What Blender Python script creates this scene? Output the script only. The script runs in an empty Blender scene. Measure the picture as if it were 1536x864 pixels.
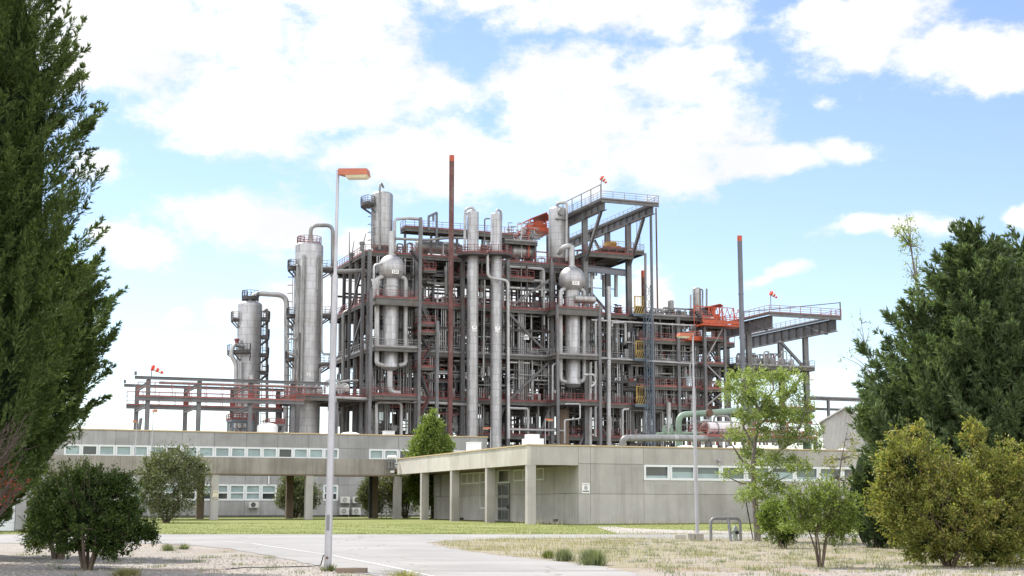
import bpy, math, random
import numpy as np
from mathutils import Vector, Matrix

R = random.Random(11)
NR = np.random.default_rng(5)
SC = bpy.context.scene
COL = SC.collection
V = Vector

# ------------------------------------------------------------------ camera geometry
F = 2133.0                      # focal length in pixels of a 1536 px wide frame (50 mm lens)
HOR = 764.0
TH = math.atan((HOR - 432) / F)
CT, ST = math.cos(TH), math.sin(TH)
CAM = V((0, 0, 1.37))


def ray(x, y):
    a = (x - 768) / F
    b = (432 - y) / F
    return V((a, CT - b * ST, ST + b * CT))


def at(x, y, D):
    r = ray(x, y)
    return CAM + r * (D / r.y)


def lerp_knots(kn, q):
    if q <= kn[0][0]:
        return kn[0][1]
    for (a, va), (b, vb) in zip(kn, kn[1:]):
        if q <= b:
            return va + (vb - va) * (q - a) / (b - a)
    return kn[-1][1]


HK = [(40, 0), (50, .07), (60, .19), (70, .33), (85, .5), (105, .62), (125, .72)]


def hgt(Y):
    return lerp_knots(HK, Y)


def gp(x, y):
    """ground point seen at a pixel"""
    r = ray(x, y)
    z = 0.0
    p = None
    for _ in range(30):
        k = (CAM.z - z) / max(1e-5, -r.z)
        p = CAM + r * k
        z = hgt(p.y)
    p.z = z
    return p


ANG = math.radians(21.6)        # the whole campus grid is turned by this


class Frame:
    def __init__(self, x, D, ang=ANG):
        self.O = at(x, HOR, D)
        self.O.z = 0
        self.u = V((math.cos(ang), math.sin(ang), 0))
        self.v = V((-math.sin(ang), math.cos(ang), 0))

    def W(self, s, t, z):
        p = self.O + self.u * s + self.v * t
        return V((p.x, p.y, z))

    def st(self, x, y, t):
        r = ray(x, y)
        k = (t - (CAM - self.O).dot(self.v)) / r.dot(self.v)
        p = CAM + r * k
        return (p - self.O).dot(self.u), p.z

    def ss(self, x, y, s):
        """on the plane s = const: returns t, z"""
        r = ray(x, y)
        k = (s - (CAM - self.O).dot(self.u)) / r.dot(self.u)
        p = CAM + r * k
        return (p - self.O).dot(self.v), p.z


P = Frame(558, 200)             # process plant
B = Frame(791, 84)              # low building on the right
OF = Frame(400, 123)            # office on the left

# ------------------------------------------------------------------ mesh builder
ORI = {}


class MB:
    def __init__(self):
        self.v, self.f = [], []

    def add(self, vs, fs):
        n = len(self.v)
        self.v.extend(vs)
        self.f.extend([[i + n for i in f] for f in fs])

    def hexa(self, c):
        self.add([tuple(p) for p in c], [(0, 3, 2, 1), (4, 5, 6, 7), (0, 1, 5, 4), (1, 2, 6, 5), (2, 3, 7, 6), (3, 0, 4, 7)])

    def fbox(self, fr, s0, s1, t0, t1, z0, z1):
        if s0 > s1: s0, s1 = s1, s0
        if t0 > t1: t0, t1 = t1, t0
        if z0 > z1: z0, z1 = z1, z0
        self.hexa([fr.W(s0, t0, z0), fr.W(s1, t0, z0), fr.W(s1, t1, z0), fr.W(s0, t1, z0),
                   fr.W(s0, t0, z1), fr.W(s1, t0, z1), fr.W(s1, t1, z1), fr.W(s0, t1, z1)])

    def beam(self, a, b, w, h, up=V((0, 0, 1))):
        a, b = V(a), V(b)
        d = (b - a)
        if d.length < 1e-6:
            return
        d.normalize()
        if abs(d.dot(up)) > .98:
            up = P.u
        x = d.cross(up).normalized()
        y = x.cross(d).normalized()
        x = x * (w / 2)
        y = y * (h / 2)
        self.hexa([a - x - y, a + x - y, a + x + y, a - x + y, b - x - y, b + x - y, b + x + y, b - x + y])

    def ibeam(self, a, b, w, h, up=V((0, 0, 1)), th=.06):
        """I section between two points (flanges perpendicular to up)"""
        a, b = V(a), V(b)
        d = (b - a).normalized()
        if abs(d.dot(up)) > .98:
            up = P.v
        x = d.cross(up).normalized()
        y = x.cross(d).normalized()
        o = y * (h / 2 - th / 2)
        self.beam(a + o, b + o, w, th, y)
        self.beam(a - o, b - o, w, th, y)
        self.beam(a, b, th * .8, h - 2 * th, y)

    def taper(self, pts, rad, n=8, cap=True):
        pts = [V(p) for p in pts]
        if not hasattr(rad, '__len__'):
            rad = [rad] * len(pts)
        vs = []
        prev = None
        for i, p in enumerate(pts):
            if i == 0: d = pts[1] - pts[0]
            elif i == len(pts) - 1: d = pts[-1] - pts[-2]
            else: d = (pts[i + 1] - p).normalized() + (p - pts[i - 1]).normalized()
            if d.length < 1e-9: d = V((0, 0, 1))
            d.normalize()
            if prev is None:
                prev = V((1, 0, 0)) if abs(d.x) < .8 else V((0, 1, 0))
            x = (prev - d * prev.dot(d))
            if x.length < 1e-6: x = d.orthogonal()
            x.normalize()
            prev = x
            y = d.cross(x)
            for k in range(n):
                a = 2 * math.pi * k / n
                vs.append(tuple(p + (x * math.cos(a) + y * math.sin(a)) * rad[i]))
        fs = []
        for i in range(len(pts) - 1):
            for k in range(n):
                k2 = (k + 1) % n
                fs.append((i * n + k, i * n + k2, (i + 1) * n + k2, (i + 1) * n + k))
        if cap:
            fs.append(tuple(reversed(range(n))))
            m = (len(pts) - 1) * n
            fs.append(tuple(range(m, m + n)))
        self.add(vs, fs)

    def pipe(self, pts, r, bend=None, n=10, seg=5):
        pts = [V(p) for p in pts]
        bend = bend or r * 2.2
        out = [pts[0]]
        for i in range(1, len(pts) - 1):
            a, p, b = pts[i - 1], pts[i], pts[i + 1]
            d1, d2 = (a - p), (b - p)
            k = min(bend, d1.length * .45, d2.length * .45)
            q1, q2 = p + d1.normalized() * k, p + d2.normalized() * k
            for j in range(seg + 1):
                t = j / seg
                out.append(q1 * (1 - t) ** 2 + p * 2 * t * (1 - t) + q2 * t * t)
        out.append(pts[-1])
        self.taper(out, r, n)

    def lathe(self, base, prof, n=20, axis=None):
        """profile (radius, height) turned about an axis from base"""
        base = V(base)
        ax = V(axis).normalized() if axis is not None else V((0, 0, 1))
        x = ax.orthogonal().normalized() if axis is not None else V((1, 0, 0))
        y = ax.cross(x)
        vs, fs = [], []
        for (r, h) in prof:
            r = max(r, .002)
            for k in range(n):
                a = 2 * math.pi * k / n
                vs.append(tuple(base + ax * h + (x * math.cos(a) + y * math.sin(a)) * r))
        m = len(prof)
        for i in range(m - 1):
            for k in range(n):
                k2 = (k + 1) % n
                fs.append((i * n + k, i * n + k2, (i + 1) * n + k2, (i + 1) * n + k))
        fs.append(tuple(reversed(range(n))))
        fs.append(tuple(range((m - 1) * n, m * n)))
        self.add(vs, fs)

    def rail(self, pts, h=1.1, step=1.5, w=.06, toe=.16, mid=2):
        """handrail along a polyline: posts, rails, toe board"""
        pts = [V(p) for p in pts]
        Z = V((0, 0, 1))
        for a, b in zip(pts, pts[1:]):
            L = (b - a).length
            if L < .05: continue
            n = max(1, int(round(L / step)))
            for i in range(n + 1):
                p = a + (b - a) * (i / n)
                self.beam(p, p + Z * h, w, w)
            self.beam(a + Z * h, b + Z * h, w, w)
            for k in range(1, mid + 1):
                zz = Z * (h * k / (mid + 1))
                self.beam(a + zz, b + zz, w * .7, w * .7)
            if toe:
                self.beam(a + Z * toe / 2, b + Z * toe / 2, .03, toe)

    def build(self, name, mat, parent=None, smooth=True, angle=.6):
        o = V((0, 0, 0))
        if parent is not None:
            o = ORI.get(parent.name, o)
        me = bpy.data.meshes.new(name)
        vv = np.array(self.v, dtype=np.float64) - np.array(o)
        me.from_pydata([tuple(q) for q in vv], [], self.f)
        me.update()
        if smooth:
            me.polygons.foreach_set('use_smooth', [True] * len(me.polygons))
            me.set_sharp_from_angle(angle=angle)
        if mat: me.materials.append(mat)
        ob = bpy.data.objects.new(name, me)
        COL.objects.link(ob)
        if parent is not None:
            ob.parent = parent
        ORI[ob.name] = o
        return ob


def solo(mb, name, mat, label, cat, group=None, base=None, **kw):
    """a thing that is one mesh, its origin at its base"""
    if base is None:
        q = np.array(mb.v)
        base = (q[:, 0].mean(), q[:, 1].mean(), q[:, 2].min())
    base = V(base)
    o = mb.build(name, mat, None, **kw)
    o.data.transform(Matrix.Translation(-base))
    o.location = base
    ORI[o.name] = base
    return tag(o, label, cat, group)


def tag(o, label=None, cat=None, group=None, kind=None):
    if label: o['label'] = label
    if cat: o['category'] = cat
    if group: o['group'] = group
    if kind: o['kind'] = kind
    return o


def thing(name, base, label, cat, group=None):
    e = bpy.data.objects.new(name, None)
    e.empty_display_size = .3
    COL.objects.link(e)
    e.location = base
    ORI[e.name] = V(base)
    return tag(e, label, cat, group)


def copy_tree(o, loc=None, label=None, parent=None):
    c = o.copy()
    COL.objects.link(c)
    if parent is not None:
        c.parent = parent
    if loc is not None: c.location = loc
    if label: c['label'] = label
    for ch in list(o.children):
        copy_tree(ch, parent=c)
    return c


def text_mesh(txt, size):
    cu = bpy.data.curves.new('t', 'FONT')
    cu.body = txt
    cu.size = size
    cu.align_x = 'CENTER'
    cu.align_y = 'CENTER'
    ob = bpy.data.objects.new('t', cu)
    COL.objects.link(ob)
    dg = bpy.context.evaluated_depsgraph_get()
    me = bpy.data.meshes.new_from_object(ob.evaluated_get(dg))
    bpy.data.objects.remove(ob)
    return me


def put_text(name, txt, size, pos, mat, parent, fr=P):
    """lettering standing upright, facing -v of the frame"""
    me = text_mesh(txt, size)
    m = Matrix((fr.u, V((0, 0, 1)), -fr.v)).transposed().to_4x4()
    me.transform(m)
    me.transform(Matrix.Translation(V(pos) - ORI.get(parent.name, V((0, 0, 0)))))
    me.materials.clear()
    me.materials.append(mat)
    ob = bpy.data.objects.new(name, me)
    COL.objects.link(ob)
    ob.parent = parent
    ORI[ob.name] = ORI.get(parent.name, V((0, 0, 0)))
    return ob


# ------------------------------------------------------------------ materials
def newmat(name):
    m = bpy.data.materials.new(name)
    m.use_nodes = True
    nt = m.node_tree
    for n in list(nt.nodes): nt.nodes.remove(n)
    out = nt.nodes.new('ShaderNodeOutputMaterial')
    return m, nt, out


def N(nt, typ, **kw):
    n = nt.nodes.new(typ)
    for k, v in kw.items():
        if k.startswith('i_'):
            key = k[2:]
            key = int(key) if key.isdigit() else key.replace('_', ' ')
            n.inputs[key].default_value = v
        else:
            setattr(n, k, v)
    return n


def ramp(nt, fac, stops):
    r = nt.nodes.new('ShaderNodeValToRGB')
    el = r.color_ramp.elements
    while len(el) < len(stops): el.new(.5)
    for e, (p, c) in zip(el, stops):
        e.position = p
        e.color = (*c, 1) if len(c) == 3 else c
    nt.links.new(fac, r.inputs[0])
    return r.outputs[0]


def noise(nt, vec, scale, detail=4, rough=.6):
    n = N(nt, 'ShaderNodeTexNoise')
    n.inputs['Scale'].default_value = scale
    n.inputs['Detail'].default_value = detail
    n.inputs['Roughness'].default_value = rough
    if vec is not None: nt.links.new(vec, n.inputs['Vector'])
    return n.outputs['Fac']


def mixc(nt, fac, a, b, mode='MIX'):
    n = N(nt, 'ShaderNodeMix', data_type='RGBA', blend_type=mode)
    for sock, v in ((0, fac), (6, a), (7, b)):
        if hasattr(v, 'is_output') or isinstance(v, bpy.types.NodeSocket):
            nt.links.new(v, n.inputs[sock])
        else:
            n.inputs[sock].default_value = v if sock == 0 else ((*v, 1) if len(v) == 3 else v)
    return n.outputs[2]


def principled(nt, out, col, rough=.6, metal=0., spec=.5, bump=None, bs=.1, bd=.02):
    p = N(nt, 'ShaderNodeBsdfPrincipled')
    if isinstance(col, bpy.types.NodeSocket): nt.links.new(col, p.inputs['Base Color'])
    else: p.inputs['Base Color'].default_value = (*col, 1)
    if isinstance(rough, bpy.types.NodeSocket): nt.links.new(rough, p.inputs['Roughness'])
    else: p.inputs['Roughness'].default_value = rough
    p.inputs['Metallic'].default_value = metal
    p.inputs['Specular IOR Level'].default_value = spec
    if bump is not None:
        b = N(nt, 'ShaderNodeBump')
        b.inputs['Strength'].default_value = bs
        b.inputs['Distance'].default_value = bd
        nt.links.new(bump, b.inputs['Height'])
        nt.links.new(b.outputs[0], p.inputs['Normal'])
    nt.links.new(p.outputs[0], out.inputs[0])
    return p


def coord(nt, kind='Object'):
    return N(nt, 'ShaderNodeTexCoord').outputs[kind]


def worldpos(nt):
    return N(nt, 'ShaderNodeNewGeometry').outputs['Position']


def scaled(nt, vec, sc):
    m = N(nt, 'ShaderNodeMapping')
    m.inputs['Scale'].default_value = sc
    nt.links.new(vec, m.inputs['Vector'])
    return m.outputs[0]


def paint(name, c, rough=.5, var=.25, scale=.6, rust=None, metal=0., spec=.4):
    m, nt, out = newmat(name)
    w = worldpos(nt)
    n1 = noise(nt, w, scale, 6, .65)
    lo = tuple(max(0, q * (1 - var)) for q in c)
    hi = tuple(min(1, q * (1 + var)) for q in c)
    col = ramp(nt, n1, [(.3, lo), (.7, hi)])
    if rust:
        n2 = noise(nt, scaled(nt, w, (1.2, 1.2, .3)), 1.1, 8, .7)
        f = ramp(nt, n2, [(.52, (0, 0, 0)), (.68, (1, 1, 1))])
        col = mixc(nt, f, col, rust)
    principled(nt, out, col, rough, metal, spec)
    return m


def cladding(name, c=(.5, .5, .5), band=1.1, stain=(.3, .28, .25)):
    """weathered aluminium sheet cladding with seams"""
    m, nt, out = newmat(name)
    w = worldpos(nt)
    br = N(nt, 'ShaderNodeTexBrick')
    sep = N(nt, 'ShaderNodeSeparateXYZ')
    nt.links.new(w, sep.inputs[0])
    ad = N(nt, 'ShaderNodeMath', operation='ADD')
    nt.links.new(sep.outputs[0], ad.inputs[0]); nt.links.new(sep.outputs[1], ad.inputs[1])
    cmb = N(nt, 'ShaderNodeCombineXYZ')
    nt.links.new(ad.outputs[0], cmb.inputs[0]); nt.links.new(sep.outputs[2], cmb.inputs[1])
    nt.links.new(cmb.outputs[0], br.inputs['Vector'])
    br.inputs['Scale'].default_value = 1
    br.inputs['Brick Width'].default_value = 1.3
    br.inputs['Row Height'].default_value = band
    br.inputs['Mortar Size'].default_value = .035
    br.inputs['Mortar Smooth'].default_value = .3
    br.inputs['Color1'].default_value = (*[q * 1.05 for q in c], 1)
    br.inputs['Color2'].default_value = (*[q * .9 for q in c], 1)
    br.inputs['Mortar'].default_value = (*[q * .55 for q in c], 1)
    n1 = noise(nt, scaled(nt, w, (1.6, 1.6, .12)), 1.3, 7, .7)
    f = ramp(nt, n1, [(.4, (0, 0, 0)), (.7, (.85, .85, .85))])
    col = mixc(nt, f, br.outputs['Color'], stain)
    rg = ramp(nt, noise(nt, w, .8, 5), [(.3, (.38, .38, .38)), (.7, (.6, .6, .6))])
    principled(nt, out, col, rg, .55, .5)
    return m


def concrete(name, c=(.36, .345, .31), stain=(.2, .19, .165), streak=.5):
    m, nt, out = newmat(name)
    w = worldpos(nt)
    n1 = noise(nt, w, .55, 8, .65)
    col = ramp(nt, n1, [(.3, tuple(q * .86 for q in c)), (.7, tuple(min(1, q * 1.1) for q in c))])
    n2 = noise(nt, scaled(nt, w, (1.1, 1.1, .07)), 1.5, 9, .72)
    f = ramp(nt, n2, [(.46, (0, 0, 0)), (.7, (streak,) * 3)])
    col = mixc(nt, f, col, stain)
    n3 = noise(nt, w, .23, 5, .6)
    f3 = ramp(nt, n3, [(.48, (0, 0, 0)), (.6, (.45,) * 3)])
    col = mixc(nt, f3, col, stain)
    gi = N(nt, 'ShaderNodeNewGeometry')
    col = mixc(nt, 1.0, col, ramp(nt, gi.outputs['Random Per Island'], [(0, (.9, .9, .89)), (1, (1.08, 1.08, 1.08))]), 'MULTIPLY')
    n4 = noise(nt, w, 9, 6, .7)
    principled(nt, out, col, .9, 0, .2, n4, .25, .015)
    return m


def foliage(name, stops, trans=.3, rough=.5, spec=.25):
    m, nt, out = newmat(name)
    g = N(nt, 'ShaderNodeNewGeometry')
    w = g.outputs['Position']
    n1 = noise(nt, w, 1.3, 3, .6)
    ad = N(nt, 'ShaderNodeMath', operation='MULTIPLY_ADD')
    nt.links.new(g.outputs['Random Per Island'], ad.inputs[0])
    ad.inputs[1].default_value = .55
    mu = N(nt, 'ShaderNodeMath', operation='MULTIPLY')
    nt.links.new(n1, mu.inputs[0]); mu.inputs[1].default_value = .5
    nt.links.new(mu.outputs[0], ad.inputs[2])
    col = ramp(nt, ad.outputs[0], stops)
    p = N(nt, 'ShaderNodeBsdfPrincipled')
    nt.links.new(col, p.inputs['Base Color'])
    p.inputs['Roughness'].default_value = rough
    p.inputs['Specular IOR Level'].default_value = spec
    tr = N(nt, 'ShaderNodeBsdfTranslucent')
    tc = mixc(nt, 1.0, col, (1.25, 1.35, .6), 'MULTIPLY')
    nt.links.new(tc, tr.inputs[0])
    mx = N(nt, 'ShaderNodeMixShader')
    mx.inputs[0].default_value = trans
    nt.links.new(p.outputs[0], mx.inputs[1]); nt.links.new(tr.outputs[0], mx.inputs[2])
    nt.links.new(mx.outputs[0], out.inputs[0])
    return m


def glass(name, c, rough=.08):
    m, nt, out = newmat(name)
    w = worldpos(nt)
    n1 = noise(nt, w, .9, 2)
    col = ramp(nt, n1, [(.35, tuple(q * .75 for q in c)), (.65, c)])
    principled(nt, out, col, rough, 0, .6)
    return m


M = {}
M['steel'] = paint('steel_paint', (.128, .129, .134), .55, .3, .5, (.115, .085, .07))
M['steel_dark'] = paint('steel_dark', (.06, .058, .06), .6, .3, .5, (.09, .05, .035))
M['steel_blue'] = paint('steel_bluegrey', (.13, .138, .16), .5, .2, .4)
M['grate'] = paint('deck_plate', (.11, .108, .1), .7, .3, .8, (.1, .07, .05))
M['red'] = paint('red_paint', (.19, .05, .046), .55, .3, .9)
M['red2'] = paint('red_rail_faded', (.27, .09, .075), .6, .3, .9)
M['rail_grey'] = paint('grey_rail', (.26, .25, .25), .55, .2, .9)
M['orange'] = paint('orange_paint', (.42, .08, .035), .5, .2, .7)
M['rust'] = paint('rust_red_paint', (.12, .055, .05), .8, .4, .7, (.17, .13, .12))
M['rustbrown'] = paint('brown_rust', (.12, .065, .045), .8, .35, .6)
M['alu'] = cladding('aluminium_cladding', (.45, .45, .46), 1.1, (.24, .225, .205))
M['alu2'] = cladding('aluminium_cladding_dull', (.42, .415, .4), .9, (.22, .2, .18))
M['pipe'] = paint('insulated_pipe', (.4, .4, .4), .45, .2, .7, (.24, .22, .2), .35)
M['pipe2'] = paint('dull_pipe', (.24, .24, .235), .5, .25, .7, (.14, .11, .09), .2)
M['white'] = paint('white_paint', (.72, .72, .7), .5, .06, .8)
M['plate'] = paint('plate_white', (.78, .78, .76), .5, .05, .9)
M['black'] = paint('black_ink', (.02, .02, .022), .6, .1, 1)
M['blue'] = paint('blue_steel', (.085, .12, .155), .5, .25, .8)
M['yellow'] = paint('yellow_paint', (.36, .24, .055), .5, .2, .8)
M['green'] = paint('green_pipe', (.17, .235, .18), .5, .25, .7, (.22, .22, .19))
M['pinkwhite'] = paint('faded_drum', (.6, .55, .55), .45, .12, .5, (.5, .4, .38), .1)
M['lamp_orange'] = paint('lamp_orange', (.42, .125, .065), .5, .12, 2.)
M['lamp_lens'] = paint('lamp_lens', (.62, .57, .4), .3, .1, 3.)
M['galv'] = paint('galvanised_post', (.44, .435, .455), .45, .12, 1.2, (.26, .25, .26), .35)
M['galv_dark'] = paint('grey_post', (.2, .2, .21), .5, .15, 1.2, None, .2)
M['conc_light'] = concrete('concrete_pale_sunlit', (.5, .475, .43), (.32, .295, .25), .5)  # paler tone; on the canopy fascia it paints in sunlight
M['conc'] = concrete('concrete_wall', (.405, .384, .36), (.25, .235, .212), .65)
M['conc_grey'] = concrete('concrete_grey', (.345, .337, .338), (.21, .204, .2), .65)
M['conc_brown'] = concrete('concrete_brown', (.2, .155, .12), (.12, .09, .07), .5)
M['joint'] = paint('joint_dark', (.11, .105, .1), .9, .2, 1)
M['cap'] = paint('roof_cap', (.5, .38, .22), .8, .15, .8)
M['frame'] = paint('window_frame', (.66, .67, .68), .45, .06, 1)
M['glass'] = glass('window_glass', (.1, .14, .145))
M['glass2'] = glass('window_glass_dark', (.05, .058, .062))
M['blind'] = glass('window_blind', (.3, .385, .385), .35)
M['door'] = paint('door_grey', (.2, .2, .19), .5, .15, 1)
M['bark'] = paint('bark', (.1, .075, .055), .9, .4, 5)
M['bark_grey'] = paint('bark_grey', (.15, .13, .11), .9, .4, 5)
M['ac'] = paint('ac_casing', (.62, .61, .58), .5, .06, 1)
M['conc_beam'] = concrete('concrete_beam', (.3, .275, .245), (.14, .125, .105), .8)
M['notice'] = paint('notice_cream', (.6, .55, .42), .6, .1, 3)

# ------------------------------------------------------------------ camera, sun, sky
cam = bpy.data.cameras.new('camera')
cam.sensor_width = 36
cam.lens = 36 * F / 1536
cam.clip_end = 9000
cam.clip_start = .1
co = bpy.data.objects.new('camera', cam)
co.location = CAM
co.rotation_euler = (math.pi / 2 + TH, 0, 0)
COL.objects.link(co)
SC.camera = co
SC.view_settings.view_transform = 'Standard'
SC.view_settings.look = 'None'
SC.view_settings.exposure = EXPOSURE = 0.95
SC.view_settings.gamma = 1
SC.cycles.max_bounces = 6
SC.cycles.diffuse_bounces = 3
SC.cycles.glossy_bounces = 3
SC.cycles.transmission_bounces = 3
SC.cycles.use_denoising = True

SUN_EL = math.radians(52)
sx, sy = -.66, .75
SUN_DIR = V((sx * math.cos(SUN_EL), sy * math.cos(SUN_EL), math.sin(SUN_EL)))
sl = bpy.data.lights.new('sun', 'SUN')
sl.energy = 4.2
sl.angle = math.radians(.5)
sl.color = (1, .95, .87)
so = bpy.data.objects.new('sun', sl)
so.rotation_euler = (-SUN_DIR).to_track_quat('-Z', 'Y').to_euler()
so.location = (-30, 20, 60)
COL.objects.link(so)

wd = bpy.data.worlds.new('World')
SC.world = wd
wd.use_nodes = True
nt = wd.node_tree
for n in list(nt.nodes): nt.nodes.remove(n)
L = nt.links.new
wout = N(nt, 'ShaderNodeOutputWorld')
sky = N(nt, 'ShaderNodeTexSky', sky_type='NISHITA')
sky.sun_disc = False
sky.sun_elevation = SUN_EL
sky.sun_rotation = math.atan2(sx, sy)
sky.altitude = 300
sky.air_density = 1.0
sky.dust_density = .12
sky.ozone_density = 1.6
bg1 = N(nt, 'ShaderNodeBackground')
bg1.inputs[1].default_value = .1
L(mixc(nt, 1.0, sky.outputs[0], (1.05, .98, .975), 'MULTIPLY'), bg1.inputs[0])
# clouds: soft masses placed by direction (azimuth, elevation), edges broken by noise
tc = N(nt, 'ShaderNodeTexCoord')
sep = N(nt, 'ShaderNodeSeparateXYZ')
L(tc.outputs['Generated'], sep.inputs[0])
az = N(nt, 'ShaderNodeMath', operation='ARCTAN2')
L(sep.outputs[0], az.inputs[0]); L(sep.outputs[1], az.inputs[1])
el = N(nt, 'ShaderNodeMath', operation='ARCSINE')
L(sep.outputs[2], el.inputs[0])
ae = N(nt, 'ShaderNodeCombineXYZ')
L(az.outputs[0], ae.inputs[0]); L(el.outputs[0], ae.inputs[1])
wp = N(nt, 'ShaderNodeTexNoise'); wp.inputs['Scale'].default_value = 12; wp.inputs['Detail'].default_value = 6
L(ae.outputs[0], wp.inputs['Vector'])
wsub = N(nt, 'ShaderNodeVectorMath', operation='SUBTRACT'); wsub.inputs[1].default_value = (.5, .5, .5)
L(wp.outputs['Color'], wsub.inputs[0])
wmul = N(nt, 'ShaderNodeVectorMath', operation='MULTIPLY_ADD'); wmul.inputs[1].default_value = (.055, .035, 0)
L(wsub.outputs[0], wmul.inputs[0]); L(ae.outputs[0], wmul.inputs[2])


def ang_of(x, y):
    r = ray(x, y).normalized()
    return math.atan2(r.x, r.y), math.asin(r.z)


CL = [(230, 40, 300, 120), (430, 140, 250, 75), (540, 40, 90, 80), (560, 130, 120, 55), (330, 190, 180, 42), (640, 135, 60, 28), (700, 225, 160, 65), (560, 222, 100, 36),
      (650, 265, 120, 36), (840, 195, 150, 70), (860, 125, 110, 52), (1000, 110, 115, 45), (1080, 95, 50, 30), (1060, 195, 90, 60), (960, 235, 160, 55), (820, 268, 110, 32), (1030, 262, 70, 20, .3),
      (1150, 240, 100, 24), (1250, 225, 60, 24, .35), (880, 22, 170, 40), (1010, 15, 90, 40), (740, 5, 120, 30, .4), (755, 120, 30, 25, .6), (1420, 345, 40, 16, .6), (1500, 80, 60, 20, .5), (1080, 35, 40, 45, .5), (1310, 40, 130, 70), (1440, 80, 120, 48), (1500, 115, 70, 34),
      (1230, 20, 60, 50), (1225, 150, 34, 16, .85), (335, 316, 86, 38), (400, 338, 80, 50), (425, 368, 34, 14), (205, 365, 68, 36), (160, 345, 32, 18), (145, 250, 42, 24, .3),
      (1320, 346, 105, 15), (1178, 406, 34, 13, .3), (1148, 414, 30, 8, .4), (1525, 318, 30, 16), (390, 475, 70, 26), (470, 450, 60, 36), (278, 483, 24, 14, .4), (265, 540, 60, 20, .3), (345, 562, 90, 14, .4), (550, 362, 50, 24), (540, 440, 60, 50),
      (960, 450, 40, 50), (690, 480, 200, 100), (1230, 570, 50, 10), (200, 512, 30, 9, .5), (780, 600, 230, 60)]
prev = None
BL = []
for (x, y, rx, ry, *bi) in CL:
    a0, e0 = ang_of(x, y)
    a1, _ = ang_of(x + rx, y)
    _, e1 = ang_of(x, y - ry)
    BL.append((a0, e0, abs(a1 - a0), abs(e1 - e0), bi[0] if bi else 0))
rr = random.Random(3)
for i in range(16):                      # clouds in the rest of the sky
    a = rr.uniform(.5, 5.8)
    a = a if a < math.pi else a - 2 * math.pi
    BL.append((a, rr.uniform(.12, .7), rr.uniform(.15, .4), rr.uniform(.05, .12), 0))
for a_, e_ in ((2.2, .35), (2.7, .75), (3.05, .3), (-2.6, .5), (-2.2, .9), (-2.9, .95), (-1.9, .35), (2.0, .8)):  # unseen cloud masses added behind the camera to fill the shaded fronts
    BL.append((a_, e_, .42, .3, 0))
for (a0, e0, ra, re, bi) in BL:
    m = N(nt, 'ShaderNodeVectorMath', operation='MULTIPLY_ADD')
    m.inputs[1].default_value = (1 / ra, 1 / re, 0)
    m.inputs[2].default_value = (-a0 / ra, -e0 / re, bi)
    L(wmul.outputs[0], m.inputs[0])
    ln = N(nt, 'ShaderNodeVectorMath', operation='LENGTH')
    L(m.outputs[0], ln.inputs[0])
    if prev is None:
        prev = ln.outputs['Value']
    else:
        mn = N(nt, 'ShaderNodeMath', operation='SMOOTH_MIN')
        mn.inputs[2].default_value = .18
        L(prev, mn.inputs[0]); L(ln.outputs['Value'], mn.inputs[1])
        prev = mn.outputs[0]
fb = N(nt, 'ShaderNodeTexNoise'); fb.inputs['Scale'].default_value = 20; fb.inputs['Detail'].default_value = 10; fb.inputs['Roughness'].default_value = .66
st = N(nt, 'ShaderNodeMapping'); st.inputs['Scale'].default_value = (1, 1.6, 1)
L(ae.outputs[0], st.inputs['Vector']); L(st.outputs[0], fb.inputs['Vector'])
d1 = N(nt, 'ShaderNodeMath', operation='MULTIPLY_ADD')      # 1 - dist + (noise - .5) * k
L(fb.outputs['Fac'], d1.inputs[0]); d1.inputs[1].default_value = 3.0; d1.inputs[2].default_value = -.3
d2 = N(nt, 'ShaderNodeMath', operation='SUBTRACT')
L(d1.outputs[0], d2.inputs[0]); L(prev, d2.inputs[1])
mr = N(nt, 'ShaderNodeMapRange', interpolation_type='SMOOTHSTEP')
mr.inputs['From Min'].default_value = -.12
mr.inputs['From Max'].default_value = .74
L(d2.outputs[0], mr.inputs['Value'])
cs = N(nt, 'ShaderNodeTexNoise'); cs.inputs['Scale'].default_value = 7; cs.inputs['Detail'].default_value = 5
L(ae.outputs[0], cs.inputs['Vector'])
ccol = ramp(nt, cs.outputs['Fac'], [(.36, (.84, .85, .89)), (.54, (1, 1, 1))])
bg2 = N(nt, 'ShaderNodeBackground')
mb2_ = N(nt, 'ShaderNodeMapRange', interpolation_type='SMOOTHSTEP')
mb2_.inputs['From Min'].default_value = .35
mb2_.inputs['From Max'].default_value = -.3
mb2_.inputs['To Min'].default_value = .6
mb2_.inputs['To Max'].default_value = 1.55  # clouds behind the camera made brighter as added fill light
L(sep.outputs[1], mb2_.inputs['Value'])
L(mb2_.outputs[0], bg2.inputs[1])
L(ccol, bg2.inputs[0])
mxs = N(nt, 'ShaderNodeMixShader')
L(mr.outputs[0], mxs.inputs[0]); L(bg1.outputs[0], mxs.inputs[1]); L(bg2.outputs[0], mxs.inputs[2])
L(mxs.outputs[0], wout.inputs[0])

# ------------------------------------------------------------------ ground
def strip_mesh(name, rows, mat, dz, nx=1):
    """rows: (Y, x0, x1); a sheet draped on the terrain"""
    vs, fs = [], []
    for (Y, x0, x1) in rows:
        for i in range(nx + 1):
            vs.append((x0 + (x1 - x0) * i / nx, Y, hgt(Y) + dz))
    for j in range(len(rows) - 1):
        for i in range(nx):
            a = j * (nx + 1) + i
            fs.append((a, a + 1, a + nx + 2, a + nx + 1))
    me = bpy.data.meshes.new(name)
    me.from_pydata(vs, [], fs)
    me.materials.append(mat)
    o = bpy.data.objects.new(name, me)
    COL.objects.link(o)
    return o


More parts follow.
